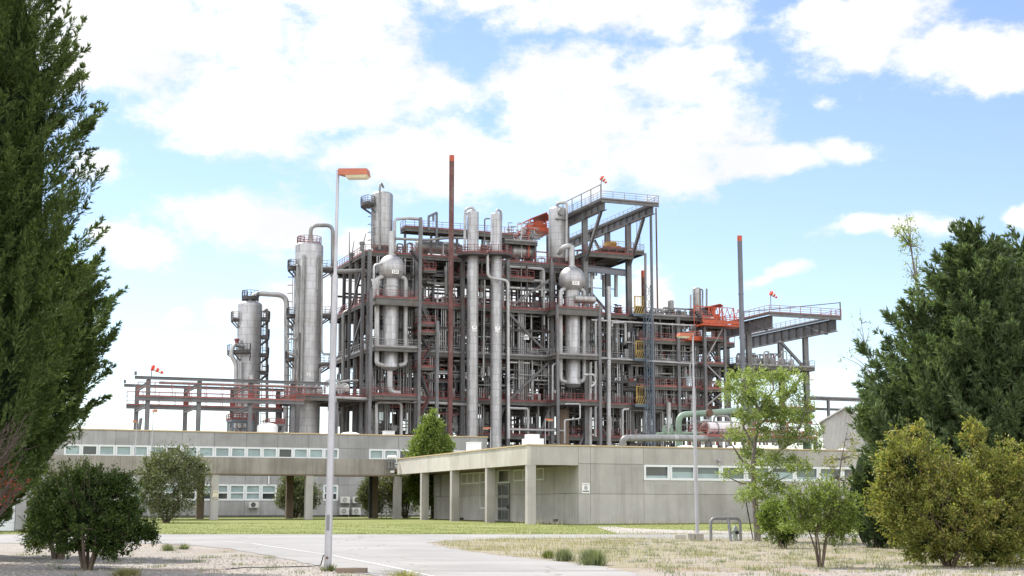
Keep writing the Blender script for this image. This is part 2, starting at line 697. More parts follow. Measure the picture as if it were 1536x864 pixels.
def ground_mat():
    m, nt, out = newmat('dry_gravel_ground')
    w = worldpos(nt)
    a = noise(nt, w, .35, 6, .6)
    col = ramp(nt, a, [(.3, (.225, .185, .15)), (.5, (.265, .237, .208)), (.68, (.28, .24, .185))])
    vo = N(nt, 'ShaderNodeTexVoronoi'); vo.inputs['Scale'].default_value = 16
    L = nt.links.new
    L(w, vo.inputs['Vector'])
    peb = ramp(nt, vo.outputs['Color'], [(.0, (.12, .1, .09)), (.4, (.28, .255, .235)), (1., (.42, .4, .375))])
    pm = ramp(nt, noise(nt, w, .5, 5), [(.4, (.15,) * 3), (.6, (.75,) * 3)])
    col = mixc(nt, pm, col, peb)
    gn = ramp(nt, noise(nt, w, .8, 7, .7), [(.56, (0,) * 3), (.66, (.8,) * 3)])
    col = mixc(nt, gn, col, (.2, .19, .08))
    rd = ramp(nt, noise(nt, w, .17, 3), [(.55, (0,) * 3), (.7, (.6,) * 3)])
    col = mixc(nt, rd, col, (.24, .14, .095))
    principled(nt, out, col, .95, 0, .1, vo.outputs['Distance'], .6, .03)
    return m


def road_mat():
    m, nt, out = newmat('worn_pale_asphalt')
    w = worldpos(nt)
    a = noise(nt, w, .25, 6, .6)
    col = ramp(nt, a, [(.3, (.22, .213, .206)), (.7, (.295, .288, .279))])
    b = noise(nt, w, 28, 4, .7)
    col = mixc(nt, ramp(nt, b, [(.55, (0,) * 3), (.8, (.6,) * 3)]), col, (.2, .195, .19))
    c = noise(nt, scaled(nt, w, (.25, 1.5, 1)), .5, 7, .65)
    col = mixc(nt, ramp(nt, c, [(.52, (0,) * 3), (.62, (.5,) * 3)]), col, (.235, .225, .215))
    # thin cracks
    vo = N(nt, 'ShaderNodeTexVoronoi', feature='DISTANCE_TO_EDGE'); vo.inputs['Scale'].default_value = .22
    wv = N(nt, 'ShaderNodeVectorMath', operation='ADD')
    nz = N(nt, 'ShaderNodeTexNoise'); nz.inputs['Scale'].default_value = .8; nz.inputs['Detail'].default_value = 6
    nt.links.new(w, nz.inputs['Vector'])
    nt.links.new(w, wv.inputs[0]); nt.links.new(nz.outputs['Color'], wv.inputs[1])
    nt.links.new(wv.outputs[0], vo.inputs['Vector'])
    cr = ramp(nt, vo.outputs['Distance'], [(.0, (1,) * 3), (.012, (0,) * 3)])
    col = mixc(nt, cr, col, (.17, .16, .15))
    principled(nt, out, col, .9, 0, .2, b, .3, .01)
    return m


def lawn_mat():
    m, nt, out = newmat('lawn_turf')
    w = worldpos(nt)
    a = noise(nt, w, .4, 6, .65)
    col = ramp(nt, a, [(.3, (.12, .145, .036)), (.5, (.165, .185, .055)), (.72, (.22, .215, .095))])
    b = noise(nt, w, 9, 5, .7)
    col = mixc(nt, ramp(nt, b, [(.5, (0,) * 3), (.75, (.6,) * 3)]), col, (.07, .095, .025))
    principled(nt, out, col, .9, 0, .15, b, .6, .04)
    return m


def dry_mat():
    m, nt, out = newmat('dry_verge_soil')
    w = worldpos(nt)
    a = noise(nt, w, .5, 6, .65)
    col = ramp(nt, a, [(.3, (.2, .185, .105)), (.48, (.25, .22, .16)), (.58, (.28, .248, .212))])
    b = noise(nt, w, 14, 5, .7)
    col = mixc(nt, ramp(nt, b, [(.5, (0,) * 3), (.75, (.5,) * 3)]), col, (.17, .15, .07))
    principled(nt, out, col, .95, 0, .1, b, .6, .03)
    return m


M['ground'], M['road'], M['lawn'], M['dry'] = ground_mat(), road_mat(), lawn_mat(), dry_mat()
ys = [-40, 0, 20, 26] + [26 + .5 * i for i in range(1, 210)] + [140, 200, 400, 1000, 3000, 6000]
g = strip_mesh('ground', [(y, -3500, 3500) for y in ys], M['ground'], 0, 40)
tag(g, kind='structure')


def curve(pxs):
    """pixel edge -> function X(Y) on the ground"""
    pts = sorted([(gp(x, y).y, gp(x, y).x) for x, y in pxs])
    return lambda Y: lerp_knots(pts, Y)


def wob(Y, k, amp):
    return amp * (math.sin(Y * 2.1 + k) * .5 + math.sin(Y * 5.3 + 2 * k) * .3 + math.sin(Y * 11.7 + 3 * k) * .2)


left_e = curve([(640, 880), (600, 870), (560, 864), (520, 858), (480, 850), (440, 841), (400, 833), (340, 823), (285, 818), (240, 815.5), (-700, 813.5)])
right_e = curve([(1010, 880), (965, 864), (900, 850), (830, 842), (750, 834), (690, 826), (655, 819), (640, 815), (665, 812), (760, 808), (1100, 806.8), (2400, 806)])
far_e = gp(500, 801.5).y
rows = []
Y = gp(768, 890).y
while Y < far_e:
    rows.append((Y, left_e(Y) + wob(Y, 1, .12), right_e(Y) + wob(Y, 4, .12)))
    Y += .25
ROAD_ROWS = rows
tag(strip_mesh('road', rows, M['road'], .010, 6), kind='structure')
# lawn: far side of the road, up to the buildings
rows = []
Y = far_e - .1
l0 = curve([(-900, 803.5), (240, 802.5), (500, 801)])
lawn_left = -70
while Y < 140:
    rows.append((Y, lawn_left, 34))
    Y += 1.0
tag(strip_mesh('lawn', rows, M['lawn'], .016, 30), kind='structure')
# dry verge island between the roads
rows = []
Y = gp(900, 852).y
isl = curve([(1010, 880), (965, 864), (900, 850), (830, 842), (750, 834), (690, 826), (655, 819), (640, 815), (665, 812)])
yend = gp(800, 808).y
while Y < yend:
    rows.append((Y, right_e(Y) + .2 + wob(Y, 7, .2), 16))
    Y += .25
tag(strip_mesh('dry_verge', rows, M['dry'], .005, 20), kind='structure')
# gravel path that leads over the lawn to the right building
rows = []
pl = curve([(862, 797), (872, 793), (893, 788), (903, 785)])
Y = far_e + .2
a, b = gp(850, 799), gp(872, 789)
vs = []
M['path'] = paint('path_gravel', (.3, .275, .245), .95, .15, 2.5)
rows = []
for i in range(20):
    k = i / 19
    Y = far_e + .1 + k * 13
    xx = 4.0 + k * .5
    rows.append((Y, xx + (1 - k) * .8, xx + 1.1 + (1 - k) * 12 * (1 - k)))
tag(strip_mesh('path', rows, M['path'], .022, 4), kind='structure')
# painted line and a repaired joint on the asphalt
M['line'] = paint('road_paint', (.45, .45, .44), .7, .1, 3)
pp = [gp(x, y) for x, y in [(330, 812), (380, 816), (440, 825), (500, 834), (560, 845.5), (600, 854), (660, 868)]]


def ribbon(name, pts, w, mat, dz, n=8):
    mb = MB()
    fine = []
    for a, b in zip(pts, pts[1:]):
        for i in range(n): fine.append(a + (b - a) * (i / n))
    fine.append(pts[-1])
    vs, fs = [], []
    for i, p in enumerate(fine):
        d = (fine[min(i + 1, len(fine) - 1)] - fine[max(i - 1, 0)])
        d.z = 0
        d.normalize()
        q = V((-d.y, d.x, 0)) * (w / 2 * R.uniform(.8, 1.1))
        for s in (-1, 1):
            e = p + q * s
            vs.append((e.x, e.y, hgt(e.y) + dz))
    for i in range(len(fine) - 1): fs.append((2 * i, 2 * i + 1, 2 * i + 3, 2 * i + 2))
    mb.add(vs, fs)
    o = mb.build(name, mat, None, smooth=False)
    return tag(o, kind='structure')


ribbon('road_line', pp, .1, M['line'], .016)
ribbon('road_joint', [gp(x, y) for x, y in [(560, 857.5), (640, 857), (760, 857.5), (880, 857), (960, 857.2)]], .09, M['joint'], .014, 14)

# ================================================================== PROCESS PLANT
GZ = .7
Z1, Z2, Z3 = (P.st(558, y, 0)[1] for y in (592, 519, 445))
Z4 = P.st(543, 377, 5.7)[1]
Z35 = P.st(760, 417, 5)[1]
Z05 = P.st(860, 655, 5)[1]
Z25 = P.st(1000, 512, 5)[1]
Z15 = P.st(1000, 581, 5)[1]
FT = 4.0
BAY = 7.2
TR = (4, 11, 18, 25)
UP = V((0, 0, 1))


def rad(w, x, t):
    s, _ = P.st(x, 500, t)
    return P.W(s, t, 0).y * w / F / 2


def PW(x, y, t):
    s, z = P.st(x, y, t)
    return P.W(s, t, z)


plant = thing('process_structure', P.W(30, 14, GZ), 'huge open steel frame with red railed decks and tangled pipes behind the concrete buildings', 'process structure')
STRUCT_PARTS = {}


def part(mb, name, mat, parent, label=None, kind=None, **kw):
    o = mb.build(name, mat, parent, **kw)
    if label: o['label'] = label
    if kind: o['kind'] = kind
    return o


# ---- columns
def column(s, t, z1, w=.55, z0=GZ, mat='steel', parent=plant):
    mb = MB()
    mb.ibeam(P.W(s, t, z0), P.W(s, t, z1), w, w * 1.05, P.v, .09)
    part(mb, 'column', M[mat], parent, smooth=False)


S0 = 0.2
for k in range(9):
    for j, t in enumerate(TR):
        top = Z4 if k <= 5 else Z3
        if k in (5, 6) and j == 0: continue
        if k == 6 and j == 1: continue
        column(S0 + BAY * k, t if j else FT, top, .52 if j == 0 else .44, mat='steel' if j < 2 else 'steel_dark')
for x, t, zt in ((556, 0, Z3 + 1.2), (629, 0, Z4 + 4.5), (656, 0, Z3 - 3), (836, 0, Z3 + .4), (899, 0, Z3 + .4), (543, 5.7, Z4), (524, 13.5, Z4)):
    s, _ = P.st(x, 500, t)
    column(s, t, zt, .42, mat='steel')
S_R = S0 + BAY * 8


# ---- decks with railings as sub-parts
def deck(s0, s1, t0, t1, z, rails='front left', rcol='red', edge=.46, label=None, parent=plant, mat='grate', toe=.22, name='deck'):
    mb = MB()
    mb.fbox(P, s0, s1, t0, t1, z - .12, z)
    e = edge
    mb.ibeam(P.W(s0, t0 - .02, z - .14 - e / 2), P.W(s1, t0 - .02, z - .14 - e / 2), .25, e)
    mb.ibeam(P.W(s0, t1, z - .14 - e / 2), P.W(s1, t1, z - .14 - e / 2), .25, e)
    n = max(1, int((s1 - s0) / 3.6))
    for i in range(n + 1):
        s = s0 + (s1 - s0) * i / n
        mb.ibeam(P.W(s, t0 + .1, z - .15 - e / 2), P.W(s, t1 - .1, z - .15 - e / 2), .22, e * .9)
    m = max(1, int((t1 - t0) / 3.5))
    for i in range(1, m):
        t = t0 + (t1 - t0) * i / m
        mb.ibeam(P.W(s0, t, z - .16 - e / 2), P.W(s1, t, z - .16 - e / 2), .2, e * .8)
    d = part(mb, name, M[mat], parent, label, smooth=False)
    if rails:
        rb = MB()
        if 'front' in rails: rb.rail([P.W(s0, t0, z), P.W(s1, t0, z)], toe=toe)
        if 'left' in rails: rb.rail([P.W(s0, t0, z), P.W(s0, t1, z)], toe=toe)
        if 'right' in rails: rb.rail([P.W(s1, t0, z), P.W(s1, t1, z)], toe=toe)
        if 'back' in rails: rb.rail([P.W(s0, t1, z), P.W(s1, t1, z)], toe=toe)
        part(rb, 'railing', M[rcol], d, smooth=False)
    return d


sx629 = P.st(629, 500, 0)[0]
sx656 = P.st(656, 500, 0)[0]
s836 = P.st(836, 500, 0)[0]
s899 = P.st(899, 500, 0)[0]
deck(0, S_R, FT, 26, Z1)
deck(0, S_R, FT, 26, Z2, rcol='rail_grey')
deck(0, S0 + BAY * 6, FT, 26, Z3)
deck(S0 + BAY * 6, S_R - 1, FT + .5, 24, Z3 + .3, rcol='rail_grey')
deck(0, S0 + BAY * 5 + .8, 5.7, 26, Z4)
deck(S0 + BAY * 2, S0 + BAY * 3.6, FT, 9, Z35)
deck(S0 + BAY * 2.3, S0 + BAY * 6, FT + .3, 14, Z05)
deck(S0 + BAY * 6 + .4, S_R + 3, FT, 20, Z25, rcol='red2', edge=.45)
deck(S0 + BAY * 6 + .4, S_R, FT, 20, Z15, rcol='red2', edge=.4)
deck(S0 + BAY * 1, S0 + BAY * 3, 13, 20, (Z1 + Z2) / 2, rcol='rail_grey', edge=.35)
deck(S0 + BAY * 3, S0 + BAY * 5, 14, 20, (Z2 + Z3) / 2, rcol='rail_grey', edge=.35)
# the two bays that step forward round the sphere-topped vessels
for (a, b) in ((0.1, sx629), (s836, s899)):
    deck(a, b, -.1, FT - .2, Z3, edge=.95, label='projecting bay deck with deep grey edge beam')
    deck(a, b, 0, FT - .2, Z2, rcol='rail_grey', edge=.5)
    deck(a, b, 0, FT - .2, Z1, edge=.5)
# L1 apron to the left carrying white tanks
sl0, _ = P.st(441, 598, 4)
deck(sl0, -.2, FT, 16, Z1, edge=.6)
for s in (sl0 + .6, sl0 + 6.2):
    for t in (FT + .4, 15.5): column(s, t, Z1 - .7, .5)
# stair bay landings
for z in (Z1 + 4.2, Z2 + 2.4, Z3 - 3.4):
    deck(sx629 + .2, sx656, .3, FT - .3, z, edge=.3, rcol='red')
# roof level walkway and its posts
zr = P.st(650, 343, 8)[1]
sa, sb = P.st(608, 343, 8)[0], P.st(770, 343, 8)[0]
deck(sa, sb, 8, 10.5, zr, edge=.5, name='walkway')
for i in range(5):
    column(sa + .4 + (sb - sa - .8) * i / 4, 9.4, zr - .7, .3, Z4)
zq = P.st(790, 362, 8)[1]
deck(P.st(757, 355, 8)[0], P.st(806, 355, 8)[0], 8, 15, zq, edge=.45, rcol='rail_grey', name='walkway')
for x in (760, 803): column(P.st(x, 360, 8.4)[0], 8.4, zq - .5, .3, Z4)


# ---- bracing
def brace(s0, t0, z0, s1, t1, z1, w=.34, mat='steel'):
    mb = MB()
    mb.ibeam(P.W(s0, t0, z0), P.W(s1, t1, z1), w, w, P.v if abs(t1 - t0) < abs(s1 - s0) else P.u, .06)
    part(mb, 'brace', M[mat], plant, smooth=False)


for (k, za, zb, d, t) in ((3, Z1 - .8, GZ, -1, 4.1), (3, Z1 + .2, Z2 - .7, -1, 4.2), (3, Z2 + .2, Z3 - .8, 1, 4.2), (3, Z3 + .2, Z35, -1, 4.2), (4, Z1 - .8, GZ, -1, 4.2), (2, GZ, Z1 - .8, -1, 4.6), (1, Z2 + .2, Z3 - .8, 1, 11.3),
                          (5, Z2, Z3 - .8, 1, 11.3), (4, Z2, Z3 - .8, -1, 11.2), (2, Z1, Z2 - .6, 1, 11.2), (6, Z1, Z2 - .6, -1, 11.2), (5, Z3 + .2, Z4 - .8, 1, 11.2), (7, GZ, Z1 - .6, 1, 11.2), (0, GZ, Z1 - .6, 1, 11.2)):
    s0 = S0 + BAY * k + .3
    s1 = s0 + BAY - .6
    if d < 0: za, zb = zb, za
    if d < 0: brace(s0, t, min(za, zb), s1, t, max(za, zb))
    else: brace(s0, t, max(za, zb), s1, t, min(za, zb))
sA, _ = P.st(526, 400, 13.3)
brace(0.1, 5.9, Z4 - .8, .1, 13.2, Z3 + .1, .3)
brace(0.1, 5.9, Z3 - .8, .1, 13.2, Z2 + .1, .3)
for k in range(5):
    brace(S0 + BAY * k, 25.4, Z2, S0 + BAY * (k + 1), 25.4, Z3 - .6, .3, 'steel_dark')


# ---- stairs
def stair(sA, zA, sB, zB, t, w=.9, col='red'):
    mb = MB()
    for q in (0, w):
        mb.beam(P.W(sA, t + q, zA), P.W(sB, t + q, zB), .08, .28)
    n = int(abs(zB - zA) / .28)
    for i in range(n):
        k = (i + .5) / n
        s = sA + (sB - sA) * k
        z = zA + (zB - zA) * k
        mb.fbox(P, s - .14, s + .14, t + .05, t + w - .05, z - .03, z)
    o = part(mb, 'stair', M['steel_dark'], plant, smooth=False)
    rb = MB()
    for q in (0, w):
        rb.beam(P.W(sA, t + q, zA + 1), P.W(sB, t + q, zB + 1), .06, .06)
        rb.beam(P.W(sA, t + q, zA + .5), P.W(sB, t + q, zB + .5), .05, .05)
        for i in range(n // 5 + 1):
            k = i / max(1, n // 5)
            p = P.W(sA + (sB - sA) * k, t + q, zA + (zB - zA) * k)
            rb.beam(p, p + UP, .05, .05)
    part(rb, 'railing', M[col], o, smooth=False)


a, b = sx629 + .5, sx656 - .5
lv = [GZ + 4, Z1 - 4, Z1, Z1 + 4.2, Z2, Z2 + 2.4, Z3 - 3.4, Z3]
for i, (z0, z1) in enumerate(zip(lv, lv[1:])):
    stair(a if i % 2 else b, z0, b if i % 2 else a, z1, 1.6, col='red' if i in (1, 2, 3) else 'steel')
stair(P.st(640, 400, 1.5)[0], Z3 + 4.6, P.st(618, 376, 1.5)[0], Z4, 1.5)
deck(P.st(636, 400, 1.2)[0], P.st(654, 400, 1.2)[0], 1.2, FT, Z3 + 4.6, edge=.3)
# stair tower on the right, between two posts
sp, sq = P.st(1058, 560, 2)[0], P.st(1088, 560, 2)[0]
zst = P.st(1058, 487, 2)[1]
for s in (sp, sq):
    for t in (2, 4.4): column(s, t, zst, .42)
for z in (Z25 + .4, Z2 - .2, Z15 - .3, zst - .1):
    deck(sp, sq, 2, 4.4, z, edge=.3, rcol='red2')
brace(sp, 2, Z2 + .2, sq, 2, Z25 + 2.6, .2, 'rail_grey')
brace(sp, 2, Z2 - .2, sq, 2, Z2 - 3.3, .2, 'rail_grey')
brace(sp, 2, Z1, sq, 2, Z15 - .3, .2, 'rail_grey')
for z0, z1, fl in ((Z1, Z15 - .3, 0), (Z15 - .3, Z2 - .2, 1), (Z2 - .2, Z25 + .4, 0)):
    stair(sp + .4 if fl else sq - .4, z0, sq - .4 if fl else sp + .4, z1, 2.6, col='steel')
sz_, _ = P.st(1060, 487, 2.5)
so_, zo_ = P.st(1046, 466, 2.5)
stair(sz_ + .2, zst, so_, zo_, 2.6, col='orange')

# ---- yellow striped hoist gates and blue landings
for (y, x) in ((486, 941), (531, 953), (608, 953)):
    pass
for (yt, yb, x0, x1) in ((445, 470, 952, 965), (512, 537, 954, 966), (580, 606, 955, 968)):
    s0, zb = P.st(x0, yb, FT - .9)
    s1, zt = P.st(x1, yt, FT - .9)
    mb = MB()
    t = FT - .9
    for s in (s0, s1): mb.beam(P.W(s, t, zb), P.W(s, t, zt), .12, .12)
    for z in (zb, zb + (zt - zb) * .42, zt): mb.beam(P.W(s0, t, z), P.W(s1, t, z), .12, .12)
    for i in range(5):
        s = s0 + (s1 - s0) * (i + .5) / 5
        mb.beam(P.W(s, t, zb + (zt - zb) * .42), P.W(s, t, zt), .05, .05)
    gt = part(mb, 'gate', M['yellow'], plant, 'yellow hoist gate with black diagonal stripes', smooth=False)
    sb_ = MB()
    for i in range(4):
        q = s0 + (s1 - s0) * i / 4
        sb_.beam(P.W(q, t - .08, zb + .1), P.W(q + (s1 - s0) / 4, t - .08, zb + (zt - zb) * .4), .05, .16)
    part(sb_, 'stripes', M['black'], gt, smooth=False)
    yb_ = MB()
    yb_.fbox(P, s0 + .05, s1 - .05, t - .04, t + .0, zb + .08, zb + (zt - zb) * .4)
    part(yb_, 'panel', M['yellow'], gt, smooth=False)
    lb = MB()
    lb.fbox(P, s0 - .5, s1 + .3, t - .4, FT + .5, zb - .25, zb - .05)
    lb.beam(P.W(s0 - .4, t - .3, zb - .3), P.W(s1 + .3, t - .3, zb - .3), .15, .3)
    part(lb, 'hoist_landing', M['blue'], plant, smooth=False)

# ---- piping carried by the frame
rp = random.Random(21)
npipe = 0
levels = [GZ + 2, Z05, Z1, Z15, Z2, Z25, Z3, Z4]
MP = ['pipe', 'pipe', 'pipe2', 'pipe2', 'steel_blue']


def route(rnd, front):
    s = rnd.uniform(1, S_R - 2)
    if front: t = rnd.choice([FT + .7, FT + 1.4, FT + 2.4, 6.8, 8.5, 10])
    else: t = rnd.uniform(7, 25)
    hi = Z4 - 1 if s < 36 else Z3 - 1
    z = rnd.uniform(GZ + 1, hi - 3)
    pts = [P.W(s, t, z)]
    mode = rnd.random()
    for i in range(rnd.choice([1, 2, 2, 3])):
        if (mode < .55) == (i % 2 == 0):
            z = min(hi, max(GZ + .3, z + rnd.choice([-1, 1]) * rnd.uniform(3, 11)))
        else:
            if rnd.random() < .7: s = min(S_R - .6, max(.6, s + rnd.choice([-1, 1]) * rnd.uniform(1.2, 9)))
            else: t = min(25, max(FT + .5, t + rnd.uniform(-5, 5)))
        q = P.W(s, t, z)
        if (q - pts[-1]).length > .6: pts.append(q)
    return pts


explicit = [
    # (pixel polyline, t, width px, material)
    ([(561, 447), (561, 420), (561, 398), (576, 394)], 1.2, 3.5, 'pipe'),
    ([(505, 407), (520, 407), (566, 406), (600, 404)], 8, 7, 'pipe2'),
    ([(640, 424), (700, 429), (830, 434)], 5.2, 4.5, 'pipe2'),
    ([(745, 430), (830, 436)], 4.6, 4, 'pipe'),
    ([(503, 603), (503, 596), (640, 604), (720, 608)], 3.6, 4.5, 'pipe'),
    ([(565, 655), (565, 603), (602, 604), (602, 655)], 2.6, 5, 'pipe'),
    ([(893, 655), (893, 480), (905, 478)], 3.6, 4, 'pipe'),
    ([(913, 672), (913, 430)], 3.5, 7, 'pipe'),
    ([(885, 672), (885, 540)], 3.7, 6, 'pipe'),
    ([(887, 480), (960, 484), (1050, 489)], 3.4, 3, 'pipe'),
    ([(890, 541), (900, 537), (1045, 546)], 3.2, 2.5, 'pipe'),
    ([(760, 612), (792, 613), (792, 650)], 3.4, 4, 'pipe'),
    ([(765, 644), (845, 646)], 3.0, 3.5, 'pipe'),
    ([(847, 606), (870, 606), (870, 628), (847, 630), (847, 665)], -.4, 2.5, 'pipe'),
    ([(875, 562), (892, 562), (894, 575), (886, 580)], .2, 4, 'pipe'),
    ([(918, 490), (918, 484), (936, 484)], 3.4, 2.5, 'pipe'),
    ([(934, 655), (934, 614), (943, 614)], 3.4, 3.5, 'pipe'),
    ([(968, 650), (968, 616)], 3.4, 5, 'pipe'),
    ([(1003, 655), (1003, 604)], 3.3, 7, 'pipe'),
    ([(1040, 650), (1040, 604)], 3.3, 8, 'pipe'),
    ([(829, 600), (829, 548), (833, 545)], 1.2, 2.5, 'pipe'),
    ([(785, 420), (813, 421), (813, 445)], 4.4, 3, 'pipe'),
    ([(797, 470), (797, 545), (810, 548)], 5.0, 3, 'pipe'),
    ([(770, 455), (770, 520)], 5.2, 3, 'pipe'),
    ([(592, 376), (592, 329), (615, 327), (632, 329), (632, 365)], 7.5, 4.5, 'pipe'),
    ([(594, 358), (640, 360), (670, 357), (700, 357)], 7.2, 4, 'pipe2'),
    ([(697, 385), (697, 322), (712, 313), (712, 322)], 2.4, 3.5, 'pipe'),
    ([(655, 372), (655, 318)], 7.8, 2.6, 'pipe'),
    ([(727, 380), (727, 328), (735, 328)], 6, 2.2, 'steel'),
    ([(650, 420), (650, 480)], 6, 4, 'steel'),
    ([(669, 400), (669, 454)], 5, 5, 'pipe2'),
    ([(500, 650), (500, 575)], 9, 5, 'pipe2'),
    ([(515, 650), (515, 470), (522, 466)], 15, 5, 'pipe2'),
    ([(968, 480), (968, 380)], 14, 4, 'pipe2'),
    ([(924, 445), (924, 412)], 9, 6, 'pipe'),
    ([(905, 445), (905, 412)], 9, 4, 'pipe2'),
    ([(1035, 575), (1035, 545), (1028, 545)], 3.2, 2.5, 'pipe'),
    ([(1130, 600), (1130, 550)], 6, 8, 'pipe2'),
]
for pts, t, w, m in explicit:
    mb = MB()
    ww = [PW(x, y, t) for x, y in pts]
    mb.pipe(ww, rad(w, pts[0][0], t), n=10)
    part(mb, 'pipe', M[m], plant)
    npipe += 1
while npipe < 96:
    mb = MB()
    pts = route(rp, True)
    if len(pts) < 2: continue
    mb.pipe(pts, rp.choice([.1, .13, .16, .2, .26]), n=8, seg=3)
    part(mb, 'pipe', M[rp.choice(MP)], plant)
    npipe += 1
for m, cnt in (('pipe2', 330), ('pipe', 210), ('steel_dark', 200), ('rustbrown', 40)):
    mb = MB()
    for i in range(cnt):
        pts = route(rp, rp.random() < .3)
        if len(pts) < 2: continue
        mb.pipe(pts, rp.choice([.05, .06, .08, .1, .14, .2, .28]), n=6, seg=2)
    part(mb, 'small_piping', M[m], plant, kind='stuff')
# valve trains, cable trays, boxes: small fittings on every deck
for m, cnt in (('pipe2', 260), ('steel_blue', 90), ('red', 110), ('white', 34), ('orange', 14), ('steel_dark', 260), ('pipe', 120)):
    mb = MB()
    for i in range(cnt):
        z = rp.choice([GZ + .5, Z05, Z1, Z1, Z15, Z2, Z2, Z25, Z3, Z3, (Z1 + Z2) / 2])
        s, t = rp.uniform(.6, S_R - .8), rp.choice([FT + .6, FT + 1.2, FT + 2, rp.uniform(6, 24)])
        q = rp.random()
        if q < .35:
            w, h = rp.uniform(.3, .9), rp.uniform(.5, 1.6)
            mb.fbox(P, s, s + w, t, t + .5, z + .3, z + .3 + h)
            mb.beam(P.W(s + w / 2, t + .25, z), P.W(s + w / 2, t + .25, z + .3), .1, .1)
        elif q < .7:
            mb.lathe(P.W(s, t, z), [(.12, 0), (.12, .5), (.32, .5), (.32, .6), (.2, .7), (.2, 1.1), (.34, 1.12), (.34, 1.2), (.06, 1.22), (.06, 1.6), (.3, 1.62), (.3, 1.68)], 8)
        else:
            ln = rp.uniform(2, 7)
            if z >= Z3 and s > 33: continue
            zz = z + rp.uniform(2, 5.5)
            mb.fbox(P, s, min(S_R, s + ln), t, t + rp.uniform(.3, .8), zz, zz + .18)
    part(mb, 'fittings', M[m], plant, kind='stuff')
# dark equipment deep in the frame
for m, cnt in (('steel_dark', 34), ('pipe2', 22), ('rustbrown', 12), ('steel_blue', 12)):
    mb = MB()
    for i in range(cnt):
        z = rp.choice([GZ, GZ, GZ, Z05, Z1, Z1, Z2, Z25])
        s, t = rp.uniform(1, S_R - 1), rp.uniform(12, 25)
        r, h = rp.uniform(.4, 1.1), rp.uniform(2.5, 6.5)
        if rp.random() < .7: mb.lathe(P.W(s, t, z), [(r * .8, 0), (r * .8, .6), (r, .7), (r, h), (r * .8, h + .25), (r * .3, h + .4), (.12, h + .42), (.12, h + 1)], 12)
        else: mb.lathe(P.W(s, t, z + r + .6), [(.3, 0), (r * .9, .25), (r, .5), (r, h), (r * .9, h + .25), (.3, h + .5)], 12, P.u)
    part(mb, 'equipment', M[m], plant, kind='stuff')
# slender riser pipes in ranks on the front of the frame
for m, cnt in (('pipe', 90), ('pipe2', 100)):
    mb = MB()
    for i in range(cnt):
        s, t = rp.uniform(1, S_R - 1), rp.choice([FT + .35, FT + .9, 5.6, 7.2])
        z0 = rp.choice([GZ, Z05, Z1, Z1, Z2, Z2])
        z1 = min(z0 + rp.choice([4, 7, 7, 14, 14, 21]), (Z4 if s < 36 else Z3) - .8)
        for q in range(rp.choice([1, 1, 2, 3])):
            mb.taper([P.W(s + q * .32, t, z0), P.W(s + q * .32, t, z1)], rp.choice([.06, .08, .1, .12]), 6)
        if rp.random() < .6:
            zz = rp.uniform(z0, z1)
            mb.taper([P.W(s - rp.uniform(0, 4), t - .15, zz), P.W(min(S_R, s + rp.uniform(0, 5)), t - .15, zz)], rp.choice([.05, .08, .1]), 6)
    part(mb, 'riser_pipes', M[m], plant, kind='stuff')
# inner handrails and half landings
for k in range(8):
    for (z0, t) in ((Z1, 11), (Z2, 11), (Z3, 11), (Z1 + 3.6, 9), (Z2 + 3.6, 9), (Z1 + 3.4, 16), (Z05 - 4, 8)):
        if z0 >= Z3 and k > 5: continue
        if rp.random() < .5: continue
        s = S0 + BAY * k
        if z0 in (Z1, Z2, Z3):
            mb = MB(); mb.rail([P.W(s, t, z0), P.W(s + BAY, t, z0)], toe=.15)
            part(mb, 'inner_railing', M['red'], plant, kind='stuff', smooth=False)
        else:
            mb = MB(); mb.fbox(P, s + 1, s + BAY - 1, t, t + 2, z0 - .12, z0)
            mb.rail([P.W(s + 1, t, z0), P.W(s + BAY - 1, t, z0)], toe=.15)
            part(mb, 'half_landing', M['grate' if rp.random() < .5 else 'rail_grey'], plant, kind='stuff', smooth=False)
# secondary steel between the main columns
mb = MB()
for k in range(8):
    for t in TR:
        for z in (Z1 / 2, (Z1 + Z2) / 2, (Z2 + Z3) / 2, (Z3 + Z4) / 2):
            if z > Z3 and k > 4: continue
            if rp.random() < .62:
                z += rp.uniform(-1, 1)
                s = S0 + BAY * k
                mb.ibeam(P.W(s, t + .1, z), P.W(s + BAY, t + .1, z), .2, .3)
            if rp.random() < .6:
                s = S0 + BAY * (k + rp.uniform(.2, .8))
                mb.ibeam(P.W(s, t + .2, z - 3.4), P.W(s, t + .2, z + 3.2), .22, .24, P.v)
    for t in (7.5, 14.5):
        if rp.random() < .8:
            s = S0 + BAY * (k + .5)
            mb.ibeam(P.W(s, t, GZ), P.W(s, t, Z1), .3, .3, P.v)
part(mb, 'secondary_steel', M['steel_dark'], plant, kind='stuff', smooth=False)


